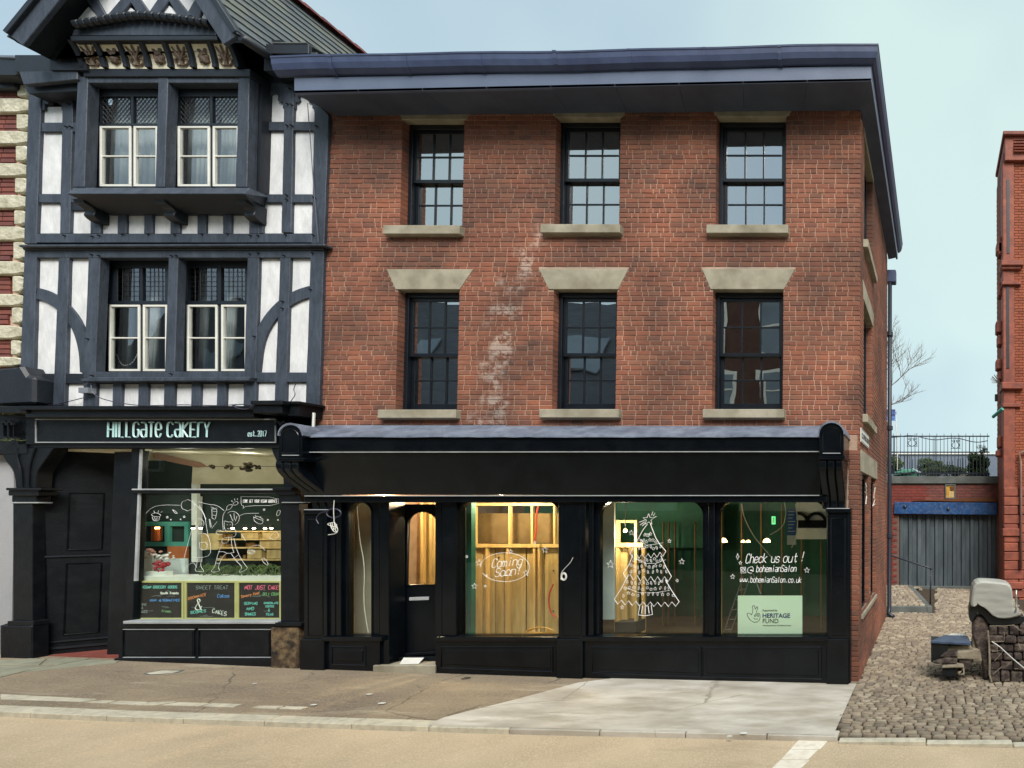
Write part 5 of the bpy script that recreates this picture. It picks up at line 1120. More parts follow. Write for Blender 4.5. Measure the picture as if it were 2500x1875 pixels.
# structural wall around, with rooms behind
wx0, wx1 = P(*h1(150, 1000), 0).x, XL - .01
W2h = (P(*h1(500, 800), 0).x, P(*h1(1440, 800), 0).x, P(*h1(800, 1118), 0).z, P(*h1(800, 500), 0).z)
W1h = (P(*h2(575, 600), 0).x, P(*h2(1485, 600), 0).x, P(*h2(800, 903), 0).z, P(*h2(800, 220), 0).z)
zsh = P(*h2(800, 1112), 0).z
mb = MB(); wallholes(mb, wx0, wx1, zsh - .1, 8.75, [W2h, W1h], lambda a, b, c, d: mb.box(a, b, .058, .2, c, d)); obj(mb, 'wall', m_timbd, tb)
mb = MB(); mb.box(wx0, wx1, 3.2, 3.3, .2, 8.75); mb.box(wx0, wx0 + .1, .21, 3.19, .2, 8.75); mb.box(wx1 - .1, wx1, .21, 3.19, .2, 8.75); obj(mb, 'inner_wall', m_dark, tb)
mb = MB(); mb.box(wx0 + .11, wx1 - .11, .21, 3.19, 3.55, 3.7); mb.box(wx0 + .11, wx1 - .11, .21, 3.19, 6.1, 6.25); mb.box(wx0 + .11, wx1 - .11, .21, 3.19, 8.6, 8.74); obj(mb, 'floor_slab', m_dark, tb)
# curtains
def curtain(f, x0, x1, y0, y1, Y):
    a, b = P(*f(x0, y1), Y), P(*f(x1, y0), Y); n = 26; mb = MB()
    for k in range(n + 1):
        for z in (a.z, b.z): mb.v.append(Vector((a.x + (b.x - a.x) * k / n, Y + .03 * sin(k * 1.5) + .012 * sin(k * 4.1), z))); mb.r.append(0)
    mb.f = [(2 * k, 2 * k + 2, 2 * k + 3, 2 * k + 1) for k in range(n)]; o = obj(mb, 'curtain', m_curt, tb, smooth=True); s_ = o.modifiers.new('solid', 'SOLIDIFY'); s_.thickness = .004
curtain(h1, 655, 960, 470, 1140, .1); curtain(h1, 1118, 1300, 470, 1140, .1); curtain(h1, 1320, 1470, 470, 1140, .11)
curtain(h2, 740, 800, 380, 920, .45); curtain(h2, 900, 960, 380, 920, .45); curtain(h2, 1200, 1250, 380, 920, .45); curtain(h2, 1360, 1420, 380, 920, .45)
# string of window lights
gl_ = thing('string_lights', 'loop of small pale string lights inside the first floor casement', 'string lights', P(*h2(770, 870), .25)); mb = MB(); q = chaikin([(700, 800), (730, 870), (790, 860), (830, 790)], 2)
for p in q: mb.ball(P(*h2(*p), .25), .008, n=5, m=3)
mb.tube([P(*h2(*p), .25) for p in q], .003, 4); obj(mb, 'light_chain', m_white, gl_)
# --- coving with carved panels
tops = [438, 572, 712, 852, 990, 1128, 1262, 1372]; bots = [508, 640, 770, 902, 1036, 1170, 1302, 1436]
cv = put(bpy.data.objects.new('coving', None), P(*h1(960, 412), YB), tb)
def cvp(s, t, d=0):
    """s 0..7 across, t 0 bottom..1 top"""
    k = min(int(s), 6); a = s - k; xb = bots[k] + (bots[k + 1] - bots[k]) * a; xt = tops[k] + (tops[k + 1] - tops[k]) * a
    e = t ** 1.6; y_ = YB - .02 - .13 * e - d; yb_, yt_ = 412, 252
    B_, T_ = P(*h1(xb, yb_), YB - .02), P(*h1(xt, yt_), YB - .15)
    return Vector((B_.x + (T_.x - B_.x) * e, y_, B_.z + (T_.z - B_.z) * t ** .9))
for k in range(7):
    mb = MB(); n = 8
    for i in range(n + 1):
        for s in (k + .09, k + .91): mb.v.append(cvp(s, i / n)); mb.r.append(0)
    for i in range(n + 1):
        for s in (k + .09, k + .91): mb.v.append(cvp(s, i / n) + Vector((0, .03, 0))); mb.r.append(0)
    m_ = 2 * (n + 1); mb.f = [(2 * i, 2 * i + 1, 2 * i + 3, 2 * i + 2) for i in range(n)] + [(m_ + 2 * i, m_ + 2 * i + 1, m_ + 2 * i + 3, m_ + 2 * i + 2) for i in range(n)]
    obj(mb, 'cove_panel', m_cream, cv)
    mb = MB(); C_ = lambda a, t, d=.012: cvp(k + a, t, d)
    if k % 2 == 0:   # foliate sprig
        for sx in (-1, 1):
            mb.tube([C_(.5, .12), C_(.5 + sx * .12, .10), C_(.5 + sx * .26, .18), C_(.5 + sx * .28, .34), C_(.5 + sx * .18, .36)], .014, 5)
            mb.tube([C_(.5, .3), C_(.5 + sx * .10, .5), C_(.5 + sx * .20, .66), C_(.5 + sx * .28, .82)], .026, 5, .008)
            mb.tube([C_(.5, .35), C_(.5 + sx * .2, .48), C_(.5 + sx * .3, .52)], .016, 5, .006)
        mb.tube([C_(.5, .1), C_(.5, .4), C_(.5, .88)], .026, 6, .010)
    else:            # carved mask in leaves
        for (a, t, r_) in ((.5, .42, .07), (.38, .5, .045), (.62, .48, .045), (.45, .62, .04), (.58, .64, .035), (.36, .72, .028), (.64, .74, .028), (.5, .26, .04), (.66, .3, .03), (.34, .3, .03)): mb.ball(C_(a, t, .0), r_, r_ * .5, r_ * 1.1, 8, 5, .15)
    obj(mb, 'carving', M('carved_wood', srgb(84, 70, 62), srgb(116, 98, 84), 12, .7, .4) if k == 0 else bpy.data.materials['carved_wood'], cv)
for k in range(8):
    s = min(k, 6.999); mb = MB(); n = 8; s = k if k < 7 else 6.999
    for i in range(n + 1):
        p = cvp(s, i / n)
        for dx, dy in ((-.035, .0), (-.028, -.035), (.028, -.035), (.035, 0), (.035, .06), (-.035, .06)): mb.v.append(p + Vector((dx, dy, 0))); mb.r.append(0)
    mb.f = [(a * 6 + b, a * 6 + (b + 1) % 6, (a + 1) * 6 + (b + 1) % 6, (a + 1) * 6 + b) for a in range(n) for b in range(6)]
    obj(mb, 'rib', m_timbd, cv)
# --- gable
YG2 = -.40
gx0, gx1 = P(*h1(300, 230), YG2).x, P(*h1(1330, 200), YG2).x
RX, RZ = -11.1, 11.33; EZ, EXr, EXl = 9.10, -9.62, -12.78
obj(MB().slab(h1, [(418, 214), (1300, 212), (1300, 240), (424, 244)], YG2 - .05, .2), 'cornice_moulding', m_timbd, tb, bevel=.008)
q = [(430, 214), (438, 178)] + chaikin([(438, 176), (640, 140), (830, 114), (1000, 122), (1290, 152)], 2)[1:] + [(1292, 212)]
obj(MB().slab(h1, q, YG2, .3), 'tie_beam', m_timb, tb, bevel=.008)
q = chaikin([(455, 140), (600, 118), (720, 96), (840, 84), (960, 92), (1100, 106), (1275, 136)], 2)
bl = put(bpy.data.objects.new('billet_moulding', None), P(*h1(860, 120), YG2), tb)
tot = sum(math.dist(a, b) for a, b in zip(q, q[1:])); acc = 0; nx = 0; step = tot / 20
for a, b in zip(q, q[1:]):
    l = math.dist(a, b)
    while nx < acc + l:
        t = (nx - acc) / l; x, y = a[0] + (b[0] - a[0]) * t, a[1] + (b[1] - a[1]) * t; dx, dy = (b[0] - a[0]) / l, (b[1] - a[1]) / l
        c0_, c1_ = P(*h1(x, y + 10), YG2 - .05), P(*h1(x + dx * (step - 9), y + dy * (step - 9) + 10), YG2 - .05)
        obj(MB().tube([c0_, c1_], .055, 8), 'billet', m_timbd, bl, bevel=.006); nx += step
    acc += l
obj(MB().slab(h1, [(p[0], p[1] + 24) for p in q] + [(p[0], p[1] - 8) for p in q[::-1]], YG2 - .02, .05), 'backing', m_timbd, tb)
zr = lambda x: RZ - (RZ - EZ) * abs(x - RX) / (EXr - RX)
# gable wall behind the struts
zgb = P(*h1(800, 236), YG2).z; mb = MB().prism([(EXl + .35, YG2 + .06, zgb), (EXr - .1, YG2 + .06, zgb), (EXr - .1, YG2 + .06, zr(EXr - .1) - .1), (RX, YG2 + .06, RZ - .1), (EXl + .2, YG2 + .06, zr(EXl + .2) - .1)], (0, .1, 0)); obj(mb, 'gable_wall', m_timbd, tb)
for pts in ([(530, 40), (600, 118), (455, 130)], [(560, -18), (765, -18), (645, 92)], [(775, 38), (838, 96), (722, 106)], [(815, -20), (975, -20), (890, 82)], [(1015, 34), (1074, 108), (950, 96)], [(1040, -20), (1180, -20), (1125, 82)], [(1218, 70), (1252, 126), (1194, 112)]):
    obj(MB().slab(h1, pts, YG2 + .03, .03), 'plaster_panel', m_plas, tb)
for k, (a, b, c, d) in enumerate((((490, -40), (560, -40), (642, 104), (592, 110)), ((752, -40), (815, -20), (706, 108), (642, 90)), ((762, -20), (830, -20), (906, 88), (836, 96)), ((968, -40), (1032, -20), (944, 98), (884, 84)), ((1000, -20), (1062, -10), (1140, 92), (1072, 110)), ((1182, -30), (1235, -10), (1190, 118), (1120, 80)))):
    T('gable_strut', h1, [a, b, c, d], y=YG2 - .0 + .004 * (k % 2), t=.03)
for k in range(5):
    x = RX - 1.1 + .5 * k; 
    if zr(x) - .3 > 10.15: obj(MB().box(x - .05, x + .05, YG2 + .02, YG2 + .058, 10.1, zr(x) - .25), 'gable_stud', m_timb, tb)
# bargeboards (front), soffits, slates, ridge
YV = -.62; YR = 5.2
def board(x0, z0, x1, z1, y, t, d, name, m):
    dx, dz = x1 - x0, z1 - z0; l = math.hypot(dx, dz); nx, nz_ = dz / l, -dx / l
    if nz_ > 0: nx, nz_ = -nx, -nz_
    return obj(MB().prism([(x0, y, z0), (x1, y, z1), (x1 + nx * d, y, z1 + nz_ * d), (x0 + nx * d, y, z0 + nz_ * d)], (0, t, 0)), name, m, tb, bevel=.006)
board(RX, RZ, EXr, EZ, YV, .05, .24, 'bargeboard', m_timb); board(RX, RZ, EXl, EZ, YV, .05, .24, 'bargeboard', m_timb)
board(RX, RZ + .06, EXr + .03, EZ + .03, YV - .04, .08, .07, 'bargeboard_cap', m_timbd); board(RX, RZ + .06, EXl - .03, EZ + .03, YV - .04, .08, .07, 'bargeboard_cap', m_timbd)
def plane(xa, za, xb, zb_, y0, y1, off, th, name, m):
    dx, dz = xb - xa, zb_ - za; l = math.hypot(dx, dz); nx, nz_ = -dz / l, dx / l
    if nz_ < 0: nx, nz_ = -nx, -nz_
    return obj(MB().prism([(xa + nx * off, y0, za + nz_ * off), (xb + nx * off, y0, zb_ + nz_ * off), (xb + nx * (off - th), y0, zb_ + nz_ * (off - th)), (xa + nx * (off - th), y0, za + nz_ * (off - th))], (0, y1 - y0, 0)), name, m, tb)
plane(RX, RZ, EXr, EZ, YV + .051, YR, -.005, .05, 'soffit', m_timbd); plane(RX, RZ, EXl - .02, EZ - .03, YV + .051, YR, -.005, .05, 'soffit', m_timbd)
random.seed(31)
rf = put(bpy.data.objects.new('roof', None), (RX, 0, EZ), tb)
sl_ = math.hypot(EXr - RX, EZ - RZ); nc = 13; nn = 0; mbs = MB()
ux, uz = (EXr - RX) / sl_, (EZ - RZ) / sl_; nx_, nz2 = -uz, ux
slm = None
for c in range(nc):
    s0_, s1_ = sl_ * c / nc - .02, sl_ * (c + 1) / nc + .03; y = YV - .03 - (.13 if c % 2 else 0)
    while y < YR:
        wy = .26; y2 = min(y + wy - .006, YR); y1_ = max(y, YV - .03); lift = .012; k_ = random.uniform(-.006, .006)
        A0 = Vector((RX + ux * s0_, y1_, RZ + uz * s0_)); 
        if y2 > y1_ + .02:
            n_v = Vector((nx_, 0, nz2)); top = A0 + n_v * .006; bot = Vector((RX + ux * (s1_ + k_), y1_, RZ + uz * (s1_ + k_))) + n_v * (.006 + lift + .012)
            vv = [top, bot, bot + Vector((0, y2 - y1_, 0)), top + Vector((0, y2 - y1_, 0))]
            mb = MB().prism(vv, -n_v * .012)
            if y < 3.9: obj(mb, 'slate', m_slate, rf); nn += 1
            else: mbs.add(mb.v, mb.f, random.random())
        y += wy
obj(mbs, 'rear_slates', m_slate, rf, kind='stuff')
plane(RX, RZ, EXl - .02, EZ - .03, YV, YR, .015, .02, 'slate_slope', m_slate)
y = YV
while y < YR:
    mb = MB(); n = 6
    for yy, r_ in ((y, .115), (y + .29, .10)):
        for i in range(n + 1): a = pi * i / n; mb.v.append(Vector((RX + r_ * 1.25 * cos(a), yy, RZ + .0 + r_ * sin(a)))); mb.r.append(0)
    mb.f = [(i, i + 1, n + 2 + i, n + 1 + i) for i in range(n)] + [tuple(range(n + 1)), tuple(range(n + 1, 2 * n + 2))]
    obj(mb, 'ridge_tile', m_ridge, rf, bevel=.004); y += .28
# right eave: gutter, little flat return roof between gable and the brick building
obj(MB().tube([(EXr + .06, YV, EZ - .04), (EXr + .06, -.12, EZ - .04)], .06, 8), 'gutter', m_timbd, tb, smooth=True)
e0, e1 = P(*h1(1640, 262), -.32), P(*h1(1905, 272), -.32); zE = e1.z
mb = MB(); nq = 5
for c in range(4):
    for k in range(nq):
        a = e0.x + (XL + .12 - e0.x) * k / nq; b = e0.x + (XL + .12 - e0.x) * (k + 1) / nq - .005; y0_, y1_ = -.34 + .55 * c, -.34 + .55 * (c + 1) + .05; z0_ = zE + .12 * c
        obj(MB().prism([(a, y0_, z0_ + .03), (b, y0_, z0_ + .03), (b, y1_, z0_ + .14), (a, y1_, z0_ + .14)], (0, 0, -.015)), 'slate', m_slate, rf)
obj(MB().box(e0.x - .1, XL + .14, -.33, -.28, zE - .13, zE + .015), 'eaves_board', m_timbd, tb, bevel=.006)
obj(MB().R(h1, 1672, 312, 1900, 362, -.30, .03), 'eaves_board', m_timb, tb, bevel=.006)
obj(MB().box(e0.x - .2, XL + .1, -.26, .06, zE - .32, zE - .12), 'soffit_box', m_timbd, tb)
obj(MB().R(h1, 1360, 240, 1700, 500, -.02, .07), 'upper_board', m_timbd, tb)
# left flat eave
obj(MB().slab(h1, [(112, 428), (462, 425), (462, 476), (140, 508)], -.28, .06), 'eaves_board', m_timb, tb, bevel=.008)
obj(MB().slab(h1, [(140, 508), (462, 476), (462, 545), (172, 560)], -.20, .2), 'soffit_box', m_timbd, tb)
obj(MB().R(h1, 90, 330, 520, 430, -.18, .3), 'upper_board', m_timbd, tb)
obj(MB().R(h1, 300, 235, 520, 420, -.3, .3), 'upper_board', m_timbd, tb)

# --- bakery shopfront
bk = lambda name, f, x0, y0, x1, y1, y, t, m=m_blackold, bv=.006, par=None: obj(MB().R(f, x0, y0, x1, y1, y, t), name, m, par or tb, bevel=bv)
bk('shop_cornice', h2, 105, 1108, 1520, 1130, -.34, .34); bk('shop_cornice', h2, 150, 1130, 1520, 1176, -.28, .28)
mb = MB().slab(h2, [(1500, 1076), (1690, 1074), (1690, 1100), (1500, 1100)], -.42, .3); obj(mb, 'corner_cap', m_blackold, tb, bevel=.01)
xr_ = XL + .02; zc0, zc1 = P(*h2(1600, 1150), -.4).z, P(*h2(1600, 1100), -.4).z
mb = MB(); a = P(*h2(1515, 1120), -.38).x; b = P(*h2(1688, 1120), -.38).x
mb.box(a, b, -.38, -.0, zc0, zc1); obj(mb, 'corner_block', m_blackold, tb, bevel=.012)
mb = MB(); mb.box(b + .002, xr_ + .10, -.30, -.0, zc0 - .02, zc1 + .02); mb2 = MB().box(b - .01, xr_ + .14, -.34, .0, zc1 + .021, zc1 + .06); obj(mb, 'corner_return', m_blackold, tb); obj(mb2, 'corner_cap', m_blackold, tb, bevel=.008)
sg = put(bpy.data.objects.new('fascia_sign', None), P(*h2(930, 1325), -.2), tb)
obj(MB().R(h2, 110, 1176, 1660, 1338, -.16, .16), 'board', m_blackold, sg)
mb = MB()
for (a, b, c, d) in ((210, 1324, 1652, 1329), (210, 1196, 213, 1324), (1649, 1196, 1652, 1324), (210, 1186, 1652, 1192)): mb.R(h2, a, b, c, d, -.172, .014)
obj(mb, 'border', m_line, sg)
mb = MB(); ysn = -.168; W_ = 'HILLGaTe CaKErY'
x = 648; adv = {'I': 22, ' ': 24, 'r': 38}
for i, ch in enumerate(W_):
    a = adv.get(ch, 46 if ch in 'HGaKEeC' else 42); g_ = ch; 
    if ch != ' ': write(mb, g_, h2, x - (14 if ch == 'I' else 0), 1296, 90 if ch.isupper() else 92 * 1.45, a * (2.2 if ch == 'I' else 1), ysn, .0125, .03, 0, 1 if ch in 'GCae' else 0, .70)
    x += a
obj(mb, 'lettering', m_sign, sg)
mb = MB()
write(mb, 'est.2017', h2, 1488, 1292, 34 * 1.0, 14.4, ysn, .0052, .0, 0, 1, .72); obj(mb, 'small_lettering', m_sign, sg)
for (x0, x1) in ((12, 95), (1652, 1700)):
    mb = MB()
    for k in range(2):
        cx_ = x0 + 20 + k * 34; mb.tube([P(*h2(cx_ + 14 * cos(t), 1225 - 22 * sin(t)), -.2) for t in [pi * i / 8 for i in range(9)]] , .02, 5); mb.R(h2, cx_ - 16, 1225, cx_ - 12, 1290, -.2, .03); mb.R(h2, cx_ + 12, 1225, cx_ + 16, 1290, -.2, .03)
    obj(mb, 'tracery', m_blackold, tb)
# lintel band, posts
bk('head_rail', s3, 100, 236, 1640, 262, -.14, .14)
# pilaster left with corbel
cl_ = put(bpy.data.objects.new('pilaster', None), P(*s3(120, 1450), -.12), tb)
bk('shaft', s3, 72, 570, 182, 1240, -.12, .12, par=cl_); bk('base', s3, 0, 1262, 178, 1480, -.16, .16, par=cl_, bv=.012); bk('base_moulding', s3, 40, 1236, 186, 1262, -.15, .15, par=cl_)
bk('capital', s3, 32, 486, 228, 500, -.2, .2, par=cl_); bk('capital', s3, 46, 500, 216, 530, -.17, .17, par=cl_); bk('capital', s3, 64, 566, 212, 574, -.14, .14, m_line, par=cl_); bk('capital', s3, 66, 530, 206, 566, -.13, .13, par=cl_)
L_ = chaikin([(5, 262), (18, 320), (70, 380), (84, 430), (88, 486)], 2); R_ = chaikin([(300, 262), (262, 318), (214, 380), (202, 430), (200, 486)], 2)
obj(MB().slab(s3, L_ + R_[::-1], -.15, .15), 'corbel', m_blackold, cl_, bevel=.006)
for off_ in (.33, .66):
    mb = MB(); mb.tube([P(*s3(a[0] + (b[0] - a[0]) * off_, a[1]), -.155) for a, b in zip(L_, R_)], .012, 5); obj(mb, 'corbel_bead', m_blackold, cl_)
# right pilaster of bakery (partly worn)
cr_ = put(bpy.data.objects.new('worn_pilaster', None), P(*s3(1620, 1500), -.12), tb)
bk('shaft', s3, 1577, 575, 1680, 1245, -.10, .12, par=cr_); bk('capital', s3, 1530, 484, 1640, 500, -.18, .2, par=cr_); bk('capital', s3, 1545, 500, 1660, 525, -.15, .17, par=cr_); bk('capital', s3, 1565, 525, 1692, 570, -.12, .14, par=cr_); bk('bead', s3, 1580, 566, 1700, 571, -.14, .1, m_line, par=cr_)
L_ = chaikin([(1524, 262), (1545, 320), (1580, 380), (1592, 430), (1594, 486)], 2); obj(MB().slab(s3, L_ + [(1690, 486), (1690, 262)], -.12, .14), 'corbel', m_blackold, cr_, bevel=.006)
bk('base_moulding', s3, 1545, 1244, 1690, 1266, -.15, .17, par=cr_)
o = bk('plinth', s3, 1522, 1272, 1676, 1530, -.13, .15, m_rust, .008, cr_); o['label'] = 'plinth with black paint flaking off bare wood'
# window
bw = put(bpy.data.objects.new('shop_window', None), P(*s3(1180, 1240), -.05), tb); yb = -.04
obj(MB().slab(s3, [(738, 262), (785, 262), (772, 520), (745, 1235), (700, 1235), (738, 500)], yb - .02, .1), 'frame_post', m_blackold, bw, bevel=.005)
obj(MB().slab(s3, [(785, 270), (792, 270), (768, 1010), (752, 1010)], yb - .025, .02), 'frame_edge', m_line, bw)
bk('transom', s3, 738, 491, 1600, 500, yb - .07, .1, m_line, par=bw); bk('transom', s3, 740, 500, 1600, 517, yb - .05, .08, par=bw)
obj(MB().R(s3, 772, 262, 1600, 500, yb + .02, .006), 'pane', g_bak, bw); obj(MB().R(s3, 750, 512, 1600, 1240, yb + .02, .006), 'pane', g_bak, bw)
bk('ledge', s3, 690, 1236, 1560, 1252, yb - .10, .16, m_line, par=bw); bk('ledge', s3, 668, 1252, 1545, 1274, yb - .07, .12, par=bw)
br_ = put(bpy.data.objects.new('stall_riser', None), P(*s3(1100, 1480), -.1), tb)
bk('board', s3, 664, 1270, 1526, 1500, -.07, .12, par=br_)
for (a, b) in ((690, 1092), (1115, 1522)):
    bk('panel', s3, a + 12, 1292, b - 12, 1430, -.082, .02, par=br_)
    mb = MB(); molding(mb, *s3(a, 1283), *s3(b, 1442), -.078, .009); obj(mb, 'panel_moulding', m_blackold, br_)
    bk('bead', s3, a, 1280, b, 1285, -.092, .014, m_line, .001, br_); bk('bead', s3, a, 1438, b, 1442, -.092, .014, m_line, .001, br_)
bk('base_board', s3, 640, 1446, 1530, 1520, -.10, .1, m_blackold, par=br_)
# entrance recess
er = put(bpy.data.objects.new('entrance_recess', None), P(*s3(450, 1450), 1), tb)
za, zb2_ = P(*s3(450, 1450), -.1).z, P(*s3(450, 262), -.1).z; xa_, xb_ = P(*s3(182, 800), -.1).x, P(*s3(738, 800), -.1).x
obj(MB().box(xa_ - .6, xb_ + .05, -.02, 1.9, za - .25, P(*s3(450, 1392), .3).z - .02), 'tiled_floor', m_tile, er)
mb = MB().prism([(xa_, -.02, za - .1), (xb_ + .0, 1.15, za - .1), (xb_ + .0, 1.2, za - .1), (xa_ - .05, .04, za - .1)], (0, 0, zb2_ - za + .1)); obj(mb, 'panelled_door', m_blackold, er)
for (z0_, h_) in ((.10, .03), (.20, .02), (1.45, .02)):
    mb = MB().prism([(xa_, -.045, za + z0_), (xb_, 1.125, za + z0_), (xb_, 1.15, za + z0_), (xa_, -.02, za + z0_)], (0, 0, h_)); obj(mb, 'door_rail', m_timbd, er)
mb = MB()
for t in (.12, .36, .6, .84):
    for (z0_, z1_) in ((.3, 1.35), (1.55, 2.4)):
        a_ = Vector((xa_ + (xb_ - xa_) * t, -.03 + 1.17 * t, za + z0_)); b_ = a_ + Vector(((xb_ - xa_) * .16, 1.17 * .16, 0)); mb.tube([a_, b_, b_ + Vector((0, 0, z1_ - z0_)), a_ + Vector((0, 0, z1_ - z0_)), a_], .008, 4)
obj(mb, 'door_mouldings', m_blackold, er)
pa_, pb_ = P(276, 1200, .06).x, P(336, 1200, .06).x; obj(MB().box(pa_, pb_, .06, .09, za, zb2_ - .04), 'side_partition', m_blackold, er)
p = P(*s3(630, 745), .9); mb = MB().box(p.x - .05, p.x + .05, p.y - .08, p.y - .0, p.z - .05, p.z + .02); mb.ball(p + Vector((0, -.06, .03)), .03, n=6, m=4); obj(mb, 'door_knob', m_line, er)
obj(MB().box(xa_ - .02, xb_ + .02, -.01, 1.9, zb2_ - .03, zb2_ + .02), 'ceiling', m_cream, er)
p = P(*s3(690, 285), .6); obj(MB().ball((p.x - .1, .6, zb2_ - .05), .12, .12, .03, 10, 4), 'ceiling_lamp', m_warm, er)
# three chalkboards in the window
cb = [((757, 1030), [('VEGAN GROCERY GOODS', 'teal', 245, 298, 34, 24, 0), ('South Treats', 'white', 484, 372, 28, 19.5, 0), ('MINI ALTERNATIVES', 'blue', 350, 466, 30, 22.5, 0), ('HOME', 'grey', 205, 518, 26, 26, 0), ('&', 'grey', 240, 562, 28, 24, 0), ('BAKES', 'grey', 205, 612, 26, 23, 0), ('fresh', 'green', 500, 600, 26, 24, -.08)], 'chalkboard on the bakery sill headed vegan grocery goods'),
      ((1040, 1328), [('SWEET', 'grey', 940, 310, 46, 40, 0), ('TREAT', 'grey', 1170, 308, 46, 38, 0), ('BROWNIES', 'orange', 838, 445, 34, 29, .25), ('Cakes', 'blue', 1215, 415, 42, 32, 0), ('&', 'white', 925, 574, 140, 120, 0), ('SCONES', 'teal', 870, 625, 34, 34, .12), ('CAKES', 'white', 1150, 612, 52, 38, -.25)], 'middle chalkboard on the bakery sill with a large ampersand'),
      ((1334, 1580), [('NOT JUST CAKES', 'pink', 1568, 312, 52, 33.5, 0), ('Savoury Food', 'orange', 1520, 420, 34, 19.5, .22), ('DELI COUNTER', 'green', 1800, 390, 38, 22, 0), ('SERVING', 'teal', 1560, 508, 34, 25, 0), ('AND', 'teal', 1590, 578, 42, 34, 0), ('SHAKES', 'teal', 1570, 645, 36, 23.5, 0), ('CHOCOLATE', 'teal', 1815, 498, 24, 21, 0), ('COFFEE', 'teal', 1835, 540, 24, 19, 0), ('&', 'teal', 1868, 594, 32, 26, 0), ('TEAS', 'teal', 1838, 645, 28, 25, 0)], 'chalkboard on the bakery sill headed not just cakes in pink')]
for (a, b), texts, lb in cb:
    t = thing('chalkboard', lb, 'chalkboard', P(*s3((a + b) / 2, 1226), .03), 'chalkboards on the bakery window sill')
    yk = .02
    obj(MB().frame(s3, a - 4, 1010, b, 1228, 10, yk, .03), 'frame', m_byel, t, bevel=.002); obj(MB().R(s3, a + 6, 1020, b - 10, 1218, yk + .012, .012), 'board', m_board, t)
    for (s, cn, x, y, h_, ad, ri) in texts:
        mb = write(MB(), s, zN, x, y, h_, ad, yk + .009, .0045 if h_ < 60 else .007, .1, ri, 1, .7)
        mb.r = [0] * len(mb.v)
        if mb.v: obj(mb, 'lettering', m_chalk[cn], t)
    mb = MB(); x0_, x1_ = (s3(a, 0)[0] - 300) * 5.267, (s3(b, 0)[0] - 300) * 5.267; random.seed(int(a))
    for k in range(9):
        x, y = random.uniform(x0_ + 60, x1_ - 160), random.choice((330, 395, 540, 590, 650)) + random.uniform(-10, 10); strokes(mb, [[(x + 12 * i, y + random.uniform(-7, 7)) for i in range(random.randint(4, 9))]], zN, yk + .009, .003, 1)
    obj(mb, 'chalk_scribble', m_chalk['grey'], t)
# bakery interior
bi = put(bpy.data.objects.new('shop_interior', None), (-10.8, .6, .5), tb)
BW = lambda x: .24 + .92 * (x - 60) / 1740
def wb_(name, x0, y0, x1, y1, off, t, m, par=None):
    mb = MB().prism([P(*zW(x0, y0), BW(x0) - off), P(*zW(x1, y0), BW(x1) - off), P(*zW(x1, y1), BW(x1) - off), P(*zW(x0, y1), BW(x0) - off)], (0, t, 0)); return obj(mb, name, m, par or bi)
xi1 = XL - .02; zi0, zi1 = za + .0, 3.42
wb_('back_wall', -40, 100, 1960, 560, 0, .03, m_cream); wb_('back_wall', -40, 560, 1960, 1950, 0, .03, M('deep_green_wall', srgb(22, 40, 38), srgb(32, 54, 50), 2, .7, .1))
obj(MB().prism([(-12.0, .07, zi1), (xi1, .07, zi1), (xi1, 1.25, zi1), (-11.0, 1.25, zi1), (-12.0, .5, zi1)], (0, 0, .04)), 'ceiling', m_cream, bi)
wb_('dark_bulkhead', 180, 296, 805, 600, .03, .02, bpy.data.materials['deep_green_wall'])
mb = MB().prism([P(*zW(x, y), BW(x) - .05) for x, y in ((345, 205), (860, 318), (940, 368), (820, 372), (345, 272))], (0, .02, 0)); obj(mb, 'pink_beam', M('pink_beam', srgb(156, 118, 100), srgb(170, 134, 116), 3, .7, .1), bi)
wb_('column', 772, 560, 832, 1440, .10, .04, m_white); wb_('column', 836, 700, 866, 1440, .08, .03, m_curt)
for a_ in ((150, 985, 735, 1035), (150, 1212, 735, 1262), (150, 1035, 205, 1212), (470, 1035, 525, 1212), (690, 1035, 735, 1212)): wb_('cabinet_board', *a_, .05, .03, m_teal)
wb_('orange_panel', 500, 1262, 715, 1400, .06, .03, M('orange_wood', srgb(176, 96, 50), srgb(196, 116, 66), 3, .6, .1)); wb_('white_board', 110, 1310, 330, 1700, .08, .02, m_white)
wb_('pale_counter', 330, 1400, 720, 1640, .07, .02, m_curt)
cp = thing('copper_lamp', 'glowing copper cylinder lamp beside the teal cabinet in the bakery', 'lamp', P(*zW(380, 1200), .3))
obj(MB().tube([P(*zW(382, 1200), .3), P(*zW(382, 1040), .3)], .05, 12), 'shade', m_copper, cp); obj(MB().tube([P(*zW(388, 1066), .235), P(*zW(388, 1046), .235)], .022, 8), 'bulb', m_warm, cp)
for (x0_, x1_, y0_, y1_) in ((1330, 1520, 1104, 1176), (1570, 1790, 1104, 1176), (1540, 1790, 1194, 1272), (1400, 1560, 1290, 1400), (1620, 1800, 1290, 1400), (880, 1080, 1120, 1300)): wb_('wooden_crate', x0_, y0_, x1_, y1_, .16, .12, m_ply)
for y_ in (1090, 1180, 1275, 1410): wb_('shelf', 1060, y_, 1900, y_ + 12, .17, .15, m_stud)
random.seed(77); mb = MB()
for k in range(40):
    x, y = random.uniform(1080, 1800), random.choice((1180, 1275, 1410)); p = P(*zW(x, y), BW(x) - .12); mb.tube([p, p + Vector((0, 0, random.uniform(.05, .1)))], random.uniform(.014, .03), 7, r=None) if False else mb.tube([p, p + Vector((0, 0, random.uniform(.05, .1)))], random.uniform(.014, .03), 7)
obj(mb, 'shelf_goods', vary(M('jars', srgb(140, 100, 50), srgb(200, 160, 90), 20, .5, 0), [srgb(60, 40, 26), srgb(210, 180, 120), srgb(150, 90, 40)], 'rnd', .5), bi, kind='stuff', attr=True)
